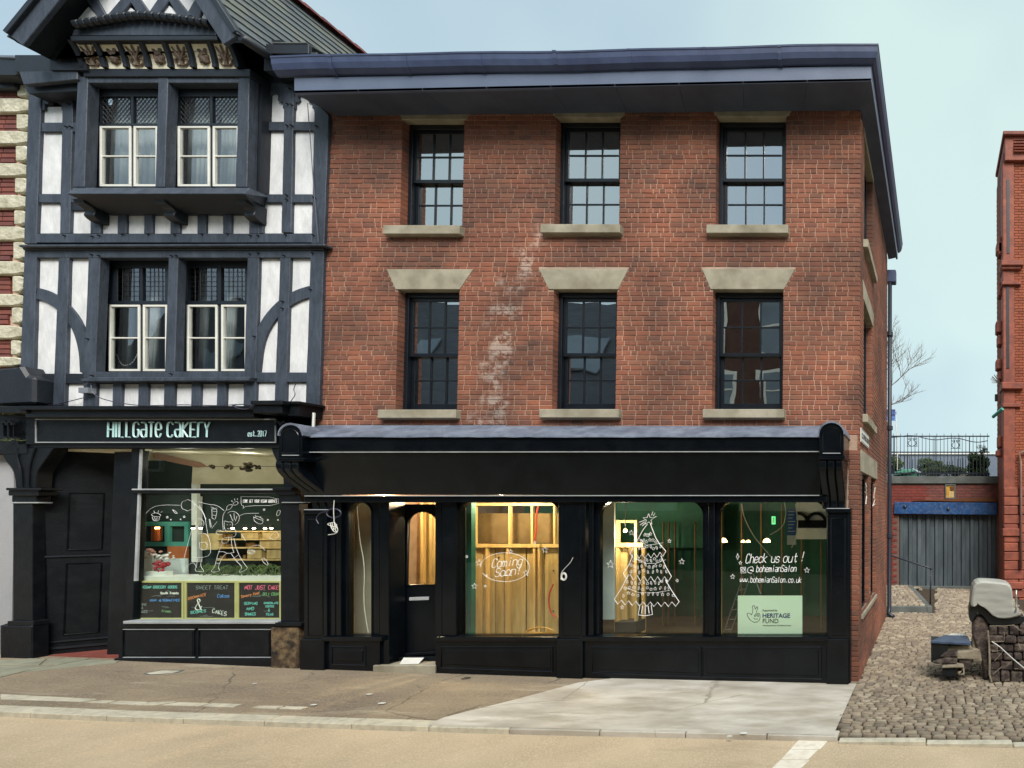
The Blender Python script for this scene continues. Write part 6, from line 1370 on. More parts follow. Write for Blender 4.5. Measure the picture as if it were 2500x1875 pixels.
lab = ['spot lamp on the bakery ceiling rail before the white column', 'spot lamp just past the white column in the bakery', 'spot lamp above the drawn figure in the bakery window', 'spot lamp at the head of the bakery shelving', 'second spot lamp over the bakery shelving', 'third spot lamp over the bakery shelving', 'last spot lamp over the bakery shelving by the pilaster']
for (x, lb) in zip((790, 875, 1235, 1375, 1475, 1600, 1670), lab):
    c = P(*zW(x, 1060), BW(x) - .24); t = thing('spot_lamp', lb, 'lamp', c, 'spot lamps in the bakery'); obj(MB().ball(c, .020, .020, .012, 8, 4), 'bulb', m_spot, t); obj(MB().tube([c + Vector((0, 0, .012)), c + Vector((0, 0, .05))], .02, 8), 'housing', m_dark, t)
lamp('bakery_light', P(*zW(1500, 1030), .62), 2.2, (1, .74, .42), .05); lamp('bakery_light', P(*zW(700, 330), .2), 1.2, (1, .92, .8), .08); lamp('bakery_light', P(*zW(1400, 250), .4), 2.4, (1, .92, .8), .08); lamp('lobby_light', Vector((-12.0, .5, 3.1)), 2, (1, .8, .5), .1)
rd = thing('dried_flower_rod', 'dark dried flower bunches tied along a thin rod in the bakery', 'decoration', P(*zW(1400, 365), .4)); obj(MB().tube([P(*zW(940, 365), .4), P(*zW(1780, 362), .4)], .004, 5), 'rod', m_dark, rd)
random.seed(3)
for (x, s) in ((1020, .04), (1185, .045), (1390, .075), (1505, .04)):
    mb = MB()
    for k in range(9): mb.ball(P(*zW(x, 365), .4) + Vector((random.uniform(-s, s), random.uniform(-s, s) * .4, random.uniform(-s, s) * .7)), s * .42, n=6, m=4, jit=.3)
    obj(mb, 'dried_bunch', M('dried_brown', srgb(74, 64, 44), srgb(96, 84, 58), 9, .8, 0) if x == 1020 else bpy.data.materials['dried_brown'], rd)
fl = thing('flower_arrangement', 'red and white flower arrangement on the bakery window shelf', 'flowers', P(*zW(430, 1530), .16)); random.seed(8)
for nm, m_, cx_, cy_, n in (('red_blooms', m_flower, 430, 1470, 26), ('white_blooms', m_flowerw, 450, 1380, 26), ('pink_blooms', M('pink_flower', srgb(190, 130, 120), srgb(206, 150, 136), 9, .7, 0), 350, 1320, 12)):
    mb = MB()
    for k in range(n): mb.ball(P(*zW(cx_ + random.gauss(0, 55), cy_ + random.gauss(0, 24)), .17 + random.uniform(-.04, .04)), random.uniform(.012, .024), n=6, m=4, jit=.3)
    obj(mb, nm, m_, fl, kind='stuff')
obj(MB().R(zW, 245, 1545, 480, 1600, .12, .08), 'vase_tray', m_white, fl); obj(MB().slab(zW, [(640, 1400), (700, 1400), (700, 1540), (670, 1560)], .14, .03), 'card', m_curt, fl)
pf = thing('window_foliage', 'low green foliage along the bakery window shelf beneath the drawn figures', 'plants', P(*zW(1300, 1590), .22)); mb = MB(); random.seed(9)
for k in range(420):
    c = P(*zW(random.uniform(860, 1770), random.uniform(1475, 1600)), .22 + random.uniform(-.06, .06)); a = random.uniform(0, 6.28); s = random.uniform(.012, .028); d1 = Vector((cos(a), .3, sin(a))) * s * 1.8; d2 = Vector((-sin(a), .2, cos(a))) * s * .5
    mb.add([c - d1, c + d2, c + d1, c - d2], [(0, 1, 2, 3)])
obj(mb, 'leaves', m_leaf, pf, kind='stuff')
obj(MB().R(s3, 752, 985, 1620, 1012, .055, .3), 'window_shelf', m_white, bi)
# window drawings
ws = []
ws += [[(1330, 703), (1330, 800), (1360, 803), (1350, 843), (1385, 805), (1750, 803), (1755, 708), (1330, 703)]]
ws += [[(318, 905), (330, 895), (360, 885), (395, 890), (432, 912), (410, 930), (345, 928), (318, 905)], [(330, 930), (345, 975), (402, 978), (414, 930)], [(355, 885), (350, 862)], [(395, 885), (400, 858)], [(425, 880), (445, 870)], [(358, 935), (365, 972)], [(385, 935), (382, 972)]]
ws += [[(1000, 840), (1005, 930), (1000, 945), (1035, 960), (1045, 940), (1062, 850), (1030, 838), (1000, 860)], [(1010, 870), (1055, 870)], [(1008, 910), (1048, 915)], [(1000, 838), (1060, 832)], [(990, 820), (1025, 830)]]
ws += [[(1470, 930), (1530, 960), (1585, 970), (1560, 1020), (1480, 985), (1470, 930)], [(1480, 940), (1520, 920), (1580, 960)], [(1490, 910), (1500, 930)], [(1555, 925), (1545, 945)]]
ws += [[(650 + 80 + 75 * cos(t), 800 - 60 * sin(t) + 6 * sin(7 * t)) for t in [2 * pi * i / 24 for i in range(25)]]]
ws += [[(820, 1020), (820, 975), (860, 945), (905, 970), (915, 1010), (900, 1040), (860, 1050), (825, 1040)], [(845, 1010), (855, 1006)], [(880, 1008), (890, 1012)], [(855, 1030), (870, 1036), (885, 1030)]]
ws += [[(800, 780), (880, 850), (925, 930), (940, 1040), (960, 1150), (990, 1250), (985, 1360), (900, 1390), (780, 1385)], [(860, 800), (905, 880), (935, 960)], [(780, 1060), (740, 1200), (700, 1350), (690, 1390)], [(862, 1220), (870, 1305), (950, 1298), (948, 1215), (862, 1220)], [(850, 1125), (920, 1110), (960, 1150)], [(840, 1400), (830, 1480), (805, 1540), (880, 1548), (920, 1550), (870, 1480), (890, 1400)], [(720, 1500), (750, 1460), (800, 1445), (830, 1500)]]
ws += [[(1140, 1010), (1140, 970), (1180, 990), (1230, 985), (1235, 1040), (1215, 1090), (1160, 1095), (1140, 1050), (1140, 1010)], [(1170, 1020), (1180, 1020)], [(1205, 1020), (1215, 1022)], [(1175, 1060), (1195, 1068), (1210, 1058)], [(1180, 890), (1210, 868), (1250, 870), (1290, 890), (1315, 930), (1300, 990), (1260, 1020)], [(1205, 900), (1230, 960), (1240, 980)], [(1250, 890), (1255, 960)], [(1285, 920), (1265, 980)]]
ws += [[(1130, 1080), (1120, 980), (1130, 900), (1165, 850)], [(1165, 850), (1175, 800), (1240, 790), (1215, 840), (1170, 855)], [(1240, 790), (1250, 765), (1290, 755), (1300, 780), (1270, 800), (1240, 795)], [(1225, 745), (1232, 765)], [(1255, 725), (1262, 748)], [(1290, 722), (1288, 742)]]
ws += [[(1245, 1060), (1275, 1090), (1270, 1140), (1240, 1160), (1120, 1165), (1110, 1230), (1180, 1225), (1190, 1160)], [(1130, 1100), (1090, 1080), (1060, 1080), (1045, 1110), (1080, 1135), (1120, 1130)], [(1120, 1235), (1080, 1320), (1050, 1420), (1035, 1490), (985, 1550), (1050, 1552), (1095, 1535), (1070, 1500), (1110, 1400), (1160, 1340), (1220, 1340)], [(1075, 1325), (1130, 1320), (1180, 1345), (1255, 1330)], [(1250, 1170), (1270, 1270), (1320, 1390), (1375, 1470), (1410, 1510), (1330, 1555), (1300, 1550), (1350, 1500), (1270, 1420), (1220, 1345)], [(1220, 1170), (1225, 1260), (1250, 1330)], [(1240, 1400), (1300, 1360)], [(1275, 1435), (1335, 1400)], [(1045, 1450), (1090, 1455)], [(1060, 1400), (1108, 1405)]]
ws += [[(970, 955), (985, 1050)], [(978, 955), (996, 1045)], [(1000, 1060), (1060, 985)], [(1335, 1125), (1380, 1200)], [(1405, 1320), (1430, 1270), (1500, 1245), (1560, 1260), (1600, 1310)], [(1445 + 42 * cos(t), 1325 + 24 * sin(t)) for t in [2 * pi * i / 12 for i in range(13)]], [(1445 + 26 * cos(t), 1325 + 12 * sin(t)) for t in [2 * pi * i / 10 for i in range(11)]]]
ws += [[(1650, 1170), (1680, 1120), (1730, 1090), (1760, 1150), (1700, 1190), (1650, 1170)], [(1560, 1400), (1590, 1390), (1640, 1460), (1625, 1480), (1580, 1440), (1560, 1400)], [(1730, 900), (1740, 860), (1775, 855), (1765, 905), (1735, 925), (1730, 900)], [(560, 850), (590, 865), (620, 895), (585, 890), (560, 850)], [(260, 890), (330, 820), (450, 795), (640, 800)], [(850, 760), (960, 790), (1060, 800), (1140, 860)], [(1310, 920), (1360, 895), (1450, 890), (1530, 890)]]
obj(strokes(MB(), ws, zW, yb + .015, .0019, 1), 'window_drawing', m_chalkW, bw)
obj(strokes(MB(), [star(c, r) for c, r in (((500, 935), 14), ((540, 962), 8), ((690, 930), 14), ((650, 960), 8), ((1590, 850), 14), ((1632, 965), 10), ((1745, 965), 8))], zW, yb + .015, .0022, 0), 'stars', m_chalkW, bw)
mb = write(MB(), 'COME GET YOUR VEGAN GOODIES', zW, 1352, 770, 34, 14.2, yb + .015, .0024, .1, 0, 0, .7); obj(mb, 'lettering', m_chalkW, bw)
# cables and box on the timber front
obj(MB().R(h2, 470, 998, 528, 1030, -.12, .08), 'junction_box', M('box_grey', srgb(120, 126, 134), None, 3, .5, 0), label='small grey junction box on the timber front above the bakery sign', cat='junction box')
obj(strokes(MB(), [[(210, 1100), (300, 1108), (400, 1085), (500, 1060)]], h2, -.06, .006, 2), 'cable', m_cabd, label='thin dark cable looping up to the grey junction box', cat='cable')
obj(strokes(MB(), [[(545, 985), (560, 1040), (620, 1070), (760, 1100), (900, 1108), (1100, 1100), (1300, 1108), (1420, 1100)]], h2, -.36, .006, 2), 'cable', m_cabd, label='long dark cable draped over the bakery cornice', cat='cable')
obj(strokes(MB(), [[(1845, 620), (1860, 800), (1880, 1100), (1910, 1450)]], h1, -.08, .006, 1), 'cable', m_cabd, label='dark cable running down the timber post beside the brickwork', cat='cable')
obj(strokes(MB(), [[(1775, 975), (1760, 1010), (1775, 1040), (1745, 1080)]], h2, -.08, .006, 2), 'cable', m_cabd, label='short kinked cable above the corner cap of the bakery front', cat='cable')
obj(strokes(MB(), [[(1395, 1105), (1430, 1125), (1480, 1130), (1515, 1105), (1480, 1098), (1430, 1100), (1395, 1108)]], h2, -.40, .007, 1), 'cable_loop', m_cabd, label='small dark cable loop lying on the end of the bakery cornice', cat='cable')
obj(MB().tube([P(*h2(1884, 1150), -.2), P(*h2(1880, 1240), -.2)], .016, 6), 'white_pipe', m_white, label='short white pipe between the bakery corner and the lead flashing', cat='pipe')

# ================================================================== THE STONE QUOINED BUILDING AT THE FAR LEFT
qb = thing('quoined_building', 'red brick building with pale rough stone quoins beside the timbered house', 'building', (-13.9, 1, .5))
zq = lambda x, y: (x / 1.63, 100 + y / 1.6265)
random.seed(41)
wa = P(59, 500, .06).x + .02
obj(MB().box(-19, wa - .05, .09, 3.4, .2, 8.72), 'wall', m_mortar, qb)
ys = [170, 222, 286, 352, 412, 480, 540, 606, 668, 732, 795, 870, 930, 1000, 1055, 1125, 1185, 1250, 1295]
for k, (a, b) in enumerate(zip(ys, ys[1:])):
    long = k % 2 == 1; xl = (-3 if long else 66 - 1.6 * k); xr = 114 - 2.1 * k + random.uniform(-3, 3)
    pts = chaikin([(xl - (60 if long else 0), a + 3), (xr, a + 3 + random.uniform(-2, 2)), (xr + random.uniform(-4, 4), (a + b) / 2), (xr - 3, b - 4), (xl - (60 if long else 0), b - 3)], 1)
    obj(MB().slab(zq, pts, .0 + random.uniform(0, .02), .2), 'quoin', m_quoin, qb, bevel=.013, seg=1)
mbq = MB()
ztop, zbot = P(*zq(0, 180), .06).z, P(*zq(0, 1300), .06).z; z = zbot
while z < ztop:
    x = wa - .12 + random.uniform(-.08, 0) 
    while x > -18.7:
        q = brick(.2, .062, .04); q.v = [v + Vector((x - .11, .062, z + .03)) for v in q.v]; mbq.add(q.v, q.f, random.random()); x -= .212
    z += .074
obj(mbq, 'brickwork', m_oldbr, qb, kind='stuff', attr=True)
obj(MB().slab(zq, [(-80, 140), (-80, 60), (140, 70), (130, 110), (60, 140)], -.15, .4), 'parapet_coping', m_timbd, qb, bevel=.02)
obj(MB().slab(zq, [(-80, 62), (-80, 52), (60, 55), (140, 66), (138, 72)], -.17, .4), 'lead_capping', m_lead, qb, bevel=.01)
obj(MB().R(zq, -80, 90, 62, 190, -.02, .3), 'dark_box', m_timbd, qb, bevel=.02)
obj(MB().slab(zq, [(-90, 1305), (60, 1295), (80, 1285), (108, 1330), (134, 1335), (134, 1440), (-90, 1450)], -.2, .3), 'shop_cornice', m_timbd, qb, bevel=.03)
obj(MB().R(zq, -90, 1450, 108, 1478, -.3, .3), 'shop_cornice', m_blackold, qb, bevel=.012); obj(MB().R(zq, -90, 1478, 104, 1640, -.16, .16), 'fascia', m_blackold, qb, bevel=.006)
mb = MB(); random.seed(2)
for k in range(60): mb.ball(P(*zq(random.uniform(-10, 100), random.choice((1480, 1478, 1585)) + random.uniform(-4, 3)), -.2 + random.uniform(-.08, .02)), .018, .018, .008, 5, 3, .4)
obj(mb, 'moss', M('moss', srgb(60, 72, 40), srgb(96, 104, 60), 20, .95, .3), qb, kind='stuff')
obj(MB().slab(s3, [(-90, 270), (0, 270), (30, 330), (76, 400), (80, 560), (66, 1240), (0, 1262), (-8, 1480), (-90, 1480)], -.02, .12), 'rendered_pier', M('grey_render', srgb(150, 152, 158), srgb(176, 178, 182), 2, .8, .2, c3=srgb(110, 106, 110), s3_=2, f3=.4), qb)

# ================================================================== THE END OF THE ALLEY
YGa = 9.0
gw = thing('garage_wall', 'brick retaining wall with blue lintel beam, concrete coping and grey sheet door', 'wall', (.5, YGa, .1))
ax0, ax1 = P(*zL(-60, 300), YGa).x, P(*zJ(1320, 1400), YGa).x
zc0, zc1 = P(*zJ(700, 1299), YGa).z, P(*zJ(700, 1246), YGa).z; ox0, ox1 = P(*zJ(438, 1560), YGa).x, P(*zJ(1156, 1560), YGa).x
zbm0, zbm1 = P(*zJ(700, 1528), YGa).z, P(*zJ(700, 1437), YGa).z
mb = MB(); wallholes(mb, ax0, ax1, -.2, zc0, [(ox0, ox1, -.3, zbm0)], lambda a, b, c, d: mb.box(a, b, YGa + .012, YGa + .35, c, d)); obj(mb, 'backing', M('dark_mortar', srgb(96, 74, 66), srgb(120, 94, 84), 6, .9, .3), gw)
random.seed(50); mbg, mbr = MB(), MB(); z = -.1; k = 0
while z + .1 < zc0:
    x = ax0 + (0 if k % 2 else -.11)
    while x < ax1:
        a, b = x + .005, x + .215; z1_ = z + .085
        if not (z1_ < zbm0 and b > ox0 and a < ox1):
            q = brick(b - a, .075, .03); q.v = [v + Vector(((a + b) / 2, YGa, z + .045)) for v in q.v]
            (mbr if z < zbm1 + .55 and x < ox0 + .8 else mbg).add(q.v, q.f, random.random())
        x += .22
    z += .092; k += 1
obj(mbg, 'old_brickwork', m_oldbr, gw, kind='stuff', attr=True); obj(mbr, 'painted_brickwork', m_redpt, gw, kind='stuff')
obj(MB().box(ax0, ax1, YGa - .06, YGa + .45, zc0 + .001, zc1), 'coping', m_conc, gw, bevel=.01)
obj(MB().slab(zJ, [(403, 1434), (1160, 1440), (1160, 1530), (400, 1522)], YGa - .10, .3), 'blue_beam', m_blue, gw, bevel=.012)
mb = MB()
for (x, y) in ((480, 1470), (798, 1486)): p = P(*zJ(x, y), YGa - .11); mb.ball(p, .055, .03, .055, 8, 5)
obj(mb, 'bolt_head', m_iron, gw, kind='stuff')
obj(MB().slab(zM, [(560, 1338), (2090, 1284), (2090, 1362), (1300, 1358)], YGa - .07, .05), 'brown_board', m_brown, gw)
# corrugated sheets of the door
mb = MB(); n = 22; random.seed(12)
xs_ = [ox0 + (ox1 - ox0) * k / n for k in range(n + 1)]
for k in range(11):
    a, b = ox0 + (ox1 - ox0) * k / 11, ox0 + (ox1 - ox0) * (k + 1) / 11; m_ = (a + b) / 2; d_ = .04
    pts = [(a, YGa + .14), (a + .02, YGa + .10), (m_ - .02, YGa + .10), (m_, YGa + .15), (b - .01, YGa + .15), (b - .01, YGa + .17), (a, YGa + .17)]
    mb = MB().prism([(x, y, gz(.5, 9) - .05) for x, y in pts], (0, 0, zbm0 - gz(.5, 9) + .04)); obj(mb, 'door_sheet', m_shut, gw, bevel=.003)
yb_ = thing('yellow_hatch', 'small framed yellow hatch in the brick wall under the concrete coping', 'hatch', P(*zM(1258, 1290), YGa))
obj(MB().frame(zM, 1160, 1050, 1350, 1310, 22, YGa - .05, .06), 'frame', m_conc, yb_, bevel=.004); obj(MB().R(zM, 1182, 1072, 1328, 1288, YGa - .02, .03), 'board', m_yel, yb_)
mb = MB(); mb.R(zM, 1248, 1095, 1320, 1165, YGa - .028, .007); obj(mb, 'brown_patch', m_brown, yb_)
mb = MB()
for x in (1242, 1262, 1284, 1308): mb.R(zM, x, 1176, x + 6, 1284, YGa - .03, .008)
obj(mb, 'bars', m_cream, yb_)
# low curb under the door, ground behind
obj(MB().box(ox0, ox1, YGa - .12, YGa + .1, -.1, gz(.5, 9) + .05), 'door_threshold', m_conc, gw)
terr = obj(MB().box(-12, 14, YGa + .36, 60, -.3, zc1 - .35), 'upper_ground', m_bed, label='raised ground behind the alley end wall', kind='structure')
# railings
def rail_fence(name, label, y, x0, x1, z0, z1, pitch, rr_, zr_, wave=None, spikes=.12, scroll=()):
    t = thing(name, label, 'railing', ((x0 + x1) / 2, y, z0), None); k = 0; x = x0; 
    me = None
    while x < x1:
        top = z1 + (spikes if k % 2 == 0 else spikes * .2) + (wave(x) if wave else 0)
        obj(MB().tube([(x, y, z0), (x, y, top - .05), (x, y, top)], rr_, 5, rr_ * .3), 'bar', m_iron, t); x += pitch; k += 1
    for z in zr_: obj(MB().box(x0, x1, y - .015, y + .015, z - .018, z + .018), 'rail', m_iron, t)
    return t
y1 = YGa + .25; q0, q1 = P(*zM(95, 500), y1), P(*zM(1960, 500), y1); zb1_, zt1_ = P(*zM(800, 900), y1).z, P(*zM(800, 185), y1).z
zm1_ = P(*zM(800, 472), y1).z; zlow = P(*zM(800, 850), y1).z
f1 = rail_fence('railing', 'tall black iron railing with scroll panels along the coping of the alley end wall', y1, q0.x, q1.x, zb1_, zt1_ - .02, .115, .013, [zt1_, zm1_, zlow])
mb = MB(); mb.tube([P(*zM(x, y), y1 - .02) for x, y in chaikin([(150, 210), (300, 200), (480, 170), (650, 180), (800, 225), (980, 255), (1150, 235), (1270, 215), (1430, 225), (1600, 275), (1750, 298), (1930, 265)], 2)], .014, 5); obj(mb, 'wavy_rail', m_iron, f1)
for (x0_, x1_, ya, yb2) in ((485, 650, 180, 360), (1275, 1425, 215, 400)):
    mb = MB(); w_ = x1_ - x0_; cx_ = (x0_ + x1_) / 2
    for sx in (-1, 1):
        mb.tube([P(*zM(cx_ + sx * (w_ * .28 + (26 - 3 * i) * cos(i * .9)), ya + 45 + (26 - 3 * i) * sin(i * .9)), y1 - .02) for i in range(8)], .010, 4)
        mb.tube([P(*zM(*p), y1 - .02) for p in chaikin([(cx_ + sx * w_ * .08, ya + 40), (cx_ + sx * w_ * .15, ya + 80), (cx_ + sx * w_ * .45, ya + 110), (cx_ + sx * w_ * .4, ya + 160), (cx_ + sx * w_ * .1, yb2)], 2)], .010, 4)
    mb.R(zM, x0_ - 15, yb2, x1_ + 15, yb2 + 8, y1 - .03, .02); mb.R(zM, x0_ - 6, ya - 50, x0_ + 4, yb2, y1 - .03, .02); mb.R(zM, x1_ - 4, ya - 50, x1_ + 6, yb2, y1 - .03, .02)
    obj(mb, 'scroll_panel', m_iron, f1)
for x in (980, 1600, 245): obj(MB().R(zM, x - 8, 190, x + 8, 900, y1 - .03, .05), 'post', m_iron, f1)
y2 = YGa + 3.5; a_, b_ = P(*zM(430, 500), y2), P(*zM(1640, 500), y2)
px_ = lambda x: (x - a_.x) / (b_.x - a_.x)
wv = lambda x: .32 * (1 - min(1, px_(x) * 2.3)) + (.30 * max(0, (px_(x) - .55) / .45)) + .03 * sin(px_(x) * 40)
rail_fence('ramp_railing', 'lower dark railing with a dipping top rail behind the scroll railing', y2, a_.x, b_.x, P(*zM(800, 900), y2).z, P(*zM(1000, 690), y2).z, .10, .02, [P(*zM(800, 860), y2).z], wv, .06)
yb3 = YGa + 22
pb = thing('bridge_parapet', 'pale capped grey bridge parapet crossing behind the railings', 'parapet', P(*zM(1000, 560), yb3)); obj(MB().R(zM, -400, 486, 2600, 508, yb3, .5), 'white_capping', m_white, pb); obj(MB().R(zM, -400, 509, 2600, 900, yb3 + .1, .4), 'wall', M('blue_grey_concrete', srgb(96, 108, 122), srgb(116, 128, 142), .6, .8, .2), pb)
# shed
yS = YGa + 1.4; sd = thing('garden_shed', 'small green felted shed roof showing above the alley wall', 'shed', P(*zM(480, 905), yS))
obj(MB().slab(zM, [(250, 905), (265, 838), (500, 800), (690, 850), (690, 905)], yS + .1, .8), 'body', m_shed, sd)
ap = P(*zM(590, 778), yS); l_, r_ = P(*zM(235, 870), yS), P(*zM(720, 832), yS)
mb = MB().prism([P(*zM(262, 780), yS + 1.2), P(*zM(590, 770), yS + 1.2), P(*zM(620, 800), yS), P(*zM(262, 866), yS)], (0, 0, -.03)); obj(mb, 'roof_slope', m_shed, sd)
mb = MB().prism([P(*zM(560, 765), yS + .6), P(*zM(610, 765), yS + .6), P(*zM(725, 830), yS - .02), P(*zM(675, 835), yS - .02)], (0, 0, -.03)); obj(mb, 'roof_edge', M('pale_edge', srgb(150, 160, 170), None, 3, .6, 0), sd)
obj(MB().slab(zM, [(1395, 905), (1450, 868), (1580, 868), (1520, 905)], YGa + 1.2, .5), 'mossy_slab', m_flag, label='flat mossy slab on the ground behind the railings', cat='slab')
obj(MB().slab(zM, [(1500, 905), (1560, 860), (1960, 862), (1960, 905)], YGa + 1.5, .5), 'timber_sleeper', m_timbd, label='dark low timber edging behind the railings near the red building', cat='timber')
# bushes
def bush(label, f, cx_, cy_, rx, ry, y, n, s=.055, seed=1):
    random.seed(seed); c = P(*f(cx_, cy_), y); R1 = P(*f(cx_ + rx, cy_), y).x - c.x; R2 = c.z - P(*f(cx_, cy_ + ry), y).z
    t = thing('bush', label, 'bush', (c.x, y, c.z - R2), 'bushes above the alley end wall'); mb = MB()
    lob = [(random.uniform(-.6, .6), random.uniform(-.5, .5), random.uniform(-.7, .7), random.uniform(.3, .6)) for _ in range(9)]
    for k in range(n):
        l = random.choice(lob); d = Vector((random.gauss(0, 1), random.gauss(0, 1), random.gauss(0, 1))).normalized() * l[3] * random.uniform(.55, 1.05)
        p = c + Vector(((l[0] + d.x) * R1, (l[1] + d.y) * min(R1, 1.0), (l[2] + d.z) * R2)); a = Vector((random.gauss(0, 1), random.gauss(0, 1), random.gauss(0, 1))).normalized(); b = a.orthogonal().normalized(); q = s * random.uniform(.6, 1.5)
        mb.add([p - a * q, p + b * q * .55, p + a * q, p - b * q * .55], [(0, 1, 2, 3)])
    obj(mb, 'leaves', m_leaf, t, kind='stuff'); mb = MB()
    for k in range(7): e = c + Vector((random.uniform(-.7, .7) * R1, random.uniform(-.3, .3), random.uniform(.1, 1.0) * R2)); mb.tube([c + Vector((random.uniform(-.2, .2) * R1, 0, -R2)), (c + e) / 2 + Vector((0, 0, -.1)), e], .014, 4, .005)
    obj(mb, 'stems', m_bark, t)
bush('yellow green bush behind the railing next to the drainpipe', zM, 240, 680, 210, 180, YGa + 2.2, 2400, seed=1)
bush('low green bush behind the dipping part of the railing', zM, 1180, 800, 420, 110, YGa + 4.5, 2600, seed=2)
bush('dark dense bush against the red building behind the railing', zM, 1760, 720, 260, 200, YGa + 3.0, 3400, seed=3)
bush('thin tall sprigs rising above the rail near the red building', zM, 1830, 450, 110, 120, YGa + 2.6, 170, .03, seed=4)
bush('sparse green growth between the two railings', zM, 900, 760, 260, 150, YGa + 5, 1400, seed=5)
# agent board
eb = thing('agents_board', 'blue estate agents board on a thin white post above the railings', 'sign', P(*zM(290, 480), YGa + 1))
yE2 = YGa + 1
obj(MB().R(zJ, 300, 752, 410, 804, yE2, .02), 'upper_board', m_bluesign, eb); obj(MB().R(zJ, 300, 804, 411, 836, yE2, .02), 'lower_board', m_blue2, eb)
obj(MB().tube([P(*zJ(410, 752), yE2 + .03), P(*zJ(414, 860), yE2 + .03), P(*zJ(424, 1000), yE2 + .03), P(*zJ(424, 1200), yE2 + .03)], .022, 6), 'post', m_white, eb)
p = P(*zJ(362, 788), yE2 - .003); fonttext('lettering', 'ONY', m_blue2, eb, p, .09, (pi / 2, 0, 0), .002)
mb = MB()
for k in range(3): mb.R(zJ, 352, 813 + 6 * k, 402, 815 + 6 * k, yE2 - .003, .003)
obj(mb, 'print_lines', m_bluesign, eb)
# stone pier next to the board
obj(MB().slab(zJ, [(338, 845), (362, 840), (366, 990), (372, 1080), (338, 1080)], YGa + .6, .4), 'brick_pier', m_oldbr, label='dark brick pier end between the drainpipe and the railing', cat='pier')
# bare tree
tr = thing('bare_tree', 'leafless pale branched tree rising behind the brick building corner', 'tree', (-2.6, 20, 3)); random.seed(19); mb = MB(); tk = MB()
base = P(2120, 1000, 20); tk.tube([base + Vector((0, 0, -4)), base, P(2135, 930, 20), P(2140, 820, 20), P(2150, 700, 20)], .16, 8, .05); obj(tk, 'trunk', m_bark, tr)
def grow(p, d, l, r, n):
    pts = [p]; q = p
    for i in range(4):
        d = (d + Vector((random.uniform(-.16, .16), random.uniform(-.12, .12), random.uniform(-.05, .17)))).normalized(); q = q + d * l / 4; pts.append(q)
        if n > 0 and i > 0 or (n > 0 and random.random() < .3):
            for sg in ((-1, 1) if random.random() < .45 else (random.choice((-1, 1)),)):
                e = (d + Vector((sg * random.uniform(.4, .9), random.uniform(-.4, .4), random.uniform(-.1, .5)))).normalized(); grow(q, e, l * random.uniform(.42, .62), r * .62, n - 1)
    mb.tube(pts, r, 4, r * .45)
for (a, b, l) in (((2130, 980), (2250, 880), 2.4), ((2132, 960), (2215, 850), 1.9), ((2135, 930), (2200, 790), 1.9), ((2138, 890), (2195, 770), 1.5), ((2130, 1000), (2215, 985), 1.5), ((2140, 830), (2090, 740), 1.8)):
    A_, B_ = P(*a, 20), P(*b, 20); grow(A_, (B_ - A_).normalized(), l * 1.1, .03, 3)
obj(mb, 'branches', m_bark, tr)
# sett ramp with handrail
rx1, ry0, zh = -.06, 5.15, .20
rm = thing('ramp', 'raised sett paved ramp with concrete kerb behind the brick building', 'ramp', (-.6, 7, .1))
kz = gz(-.5, 5.1) - .05; kt = P(*zL(400, 690), ry0).z
obj(MB().box(XC - 1.4, rx1 - .13, ry0, ry0 + .12, kz, kt), 'kerb', m_conc, rm, bevel=.01)
xk2 = P(*zL(432, 575), 8.6).x
mb = MB().add([(rx1 - .125, ry0, kz), (rx1, ry0, kz), (rx1, ry0, kt), (rx1 - .125, ry0, kt), (xk2 - .125, 8.7, kz), (xk2, 8.7, kz), (xk2, 8.7, kt + .03), (xk2 - .125, 8.7, kt + .03)], [(0, 1, 2, 3), (4, 5, 6, 7), (0, 1, 5, 4), (1, 2, 6, 5), (2, 3, 7, 6), (3, 0, 4, 7)]); obj(mb, 'side_kerb', m_conc, rm, bevel=.01)
obj(MB().add([(XC - 1.4, ry0 + .12, kz), (rx1 - .126, ry0 + .12, kz), (xk2 - .126, 8.7, kz), (XC - 1.4, 8.7, kz), (XC - 1.4, ry0 + .12, kt - .03), (rx1 - .126, ry0 + .12, kt - .03), (xk2 - .126, 8.7, kt), (XC - 1.4, 8.7, kt)], [(0, 1, 2, 3), (4, 5, 6, 7), (0, 1, 5, 4), (1, 2, 6, 5), (2, 3, 7, 6), (3, 0, 4, 7)]), 'bed', m_bed, rm)
y = ry0 + .14; random.seed(6)
while y < 8.6:
    d_ = .2; xr = rx1 - .14 + (xk2 - rx1) * (y - ry0) / 3.5; x = xr
    while x > XC - 1.0:
        w_ = random.uniform(.12, .15); q = sett(w_ - .012, d_ - .014); q.v = [v + Vector((x - w_ / 2, y + d_ / 2, kt + .012 + .008 * (y - ry0))) for v in q.v]
        me = q.mesh('sett', (x - w_ / 2, y + d_ / 2, kt)); me.materials.append(m_sett); put(bpy.data.objects.new('sett', me), (x - w_ / 2, y + d_ / 2, kt), rm); x -= w_
    y += d_
hr = thing('handrail', 'thin dark metal handrail sloping down beside the sett ramp', 'handrail', P(*zL(543, 672), 5.4)); ph, pt_ = P(*zL(543, 672), 5.4), P(*zL(548, 462), 5.4)
obj(MB().tube([ph - Vector((0, 0, .05)), pt_], .02, 8), 'post', m_iron, hr, smooth=True); obj(MB().tube([pt_, P(*zL(270, 372), 6.6), P(*zL(150, 330), 7.2)], .02, 8), 'rail', m_iron, hr, smooth=True); obj(MB().ball(pt_, .035, n=8, m=6), 'knuckle', m_iron, hr, smooth=True)
mb = MB(); random.seed(3)
for k in range(10): mb.ball(P(*zL(465 + random.uniform(-26, 26), 580 + random.uniform(-8, 12)), 8.7 + random.uniform(-.2, .1)), random.uniform(.03, .07), n=6, m=4, jit=.3)
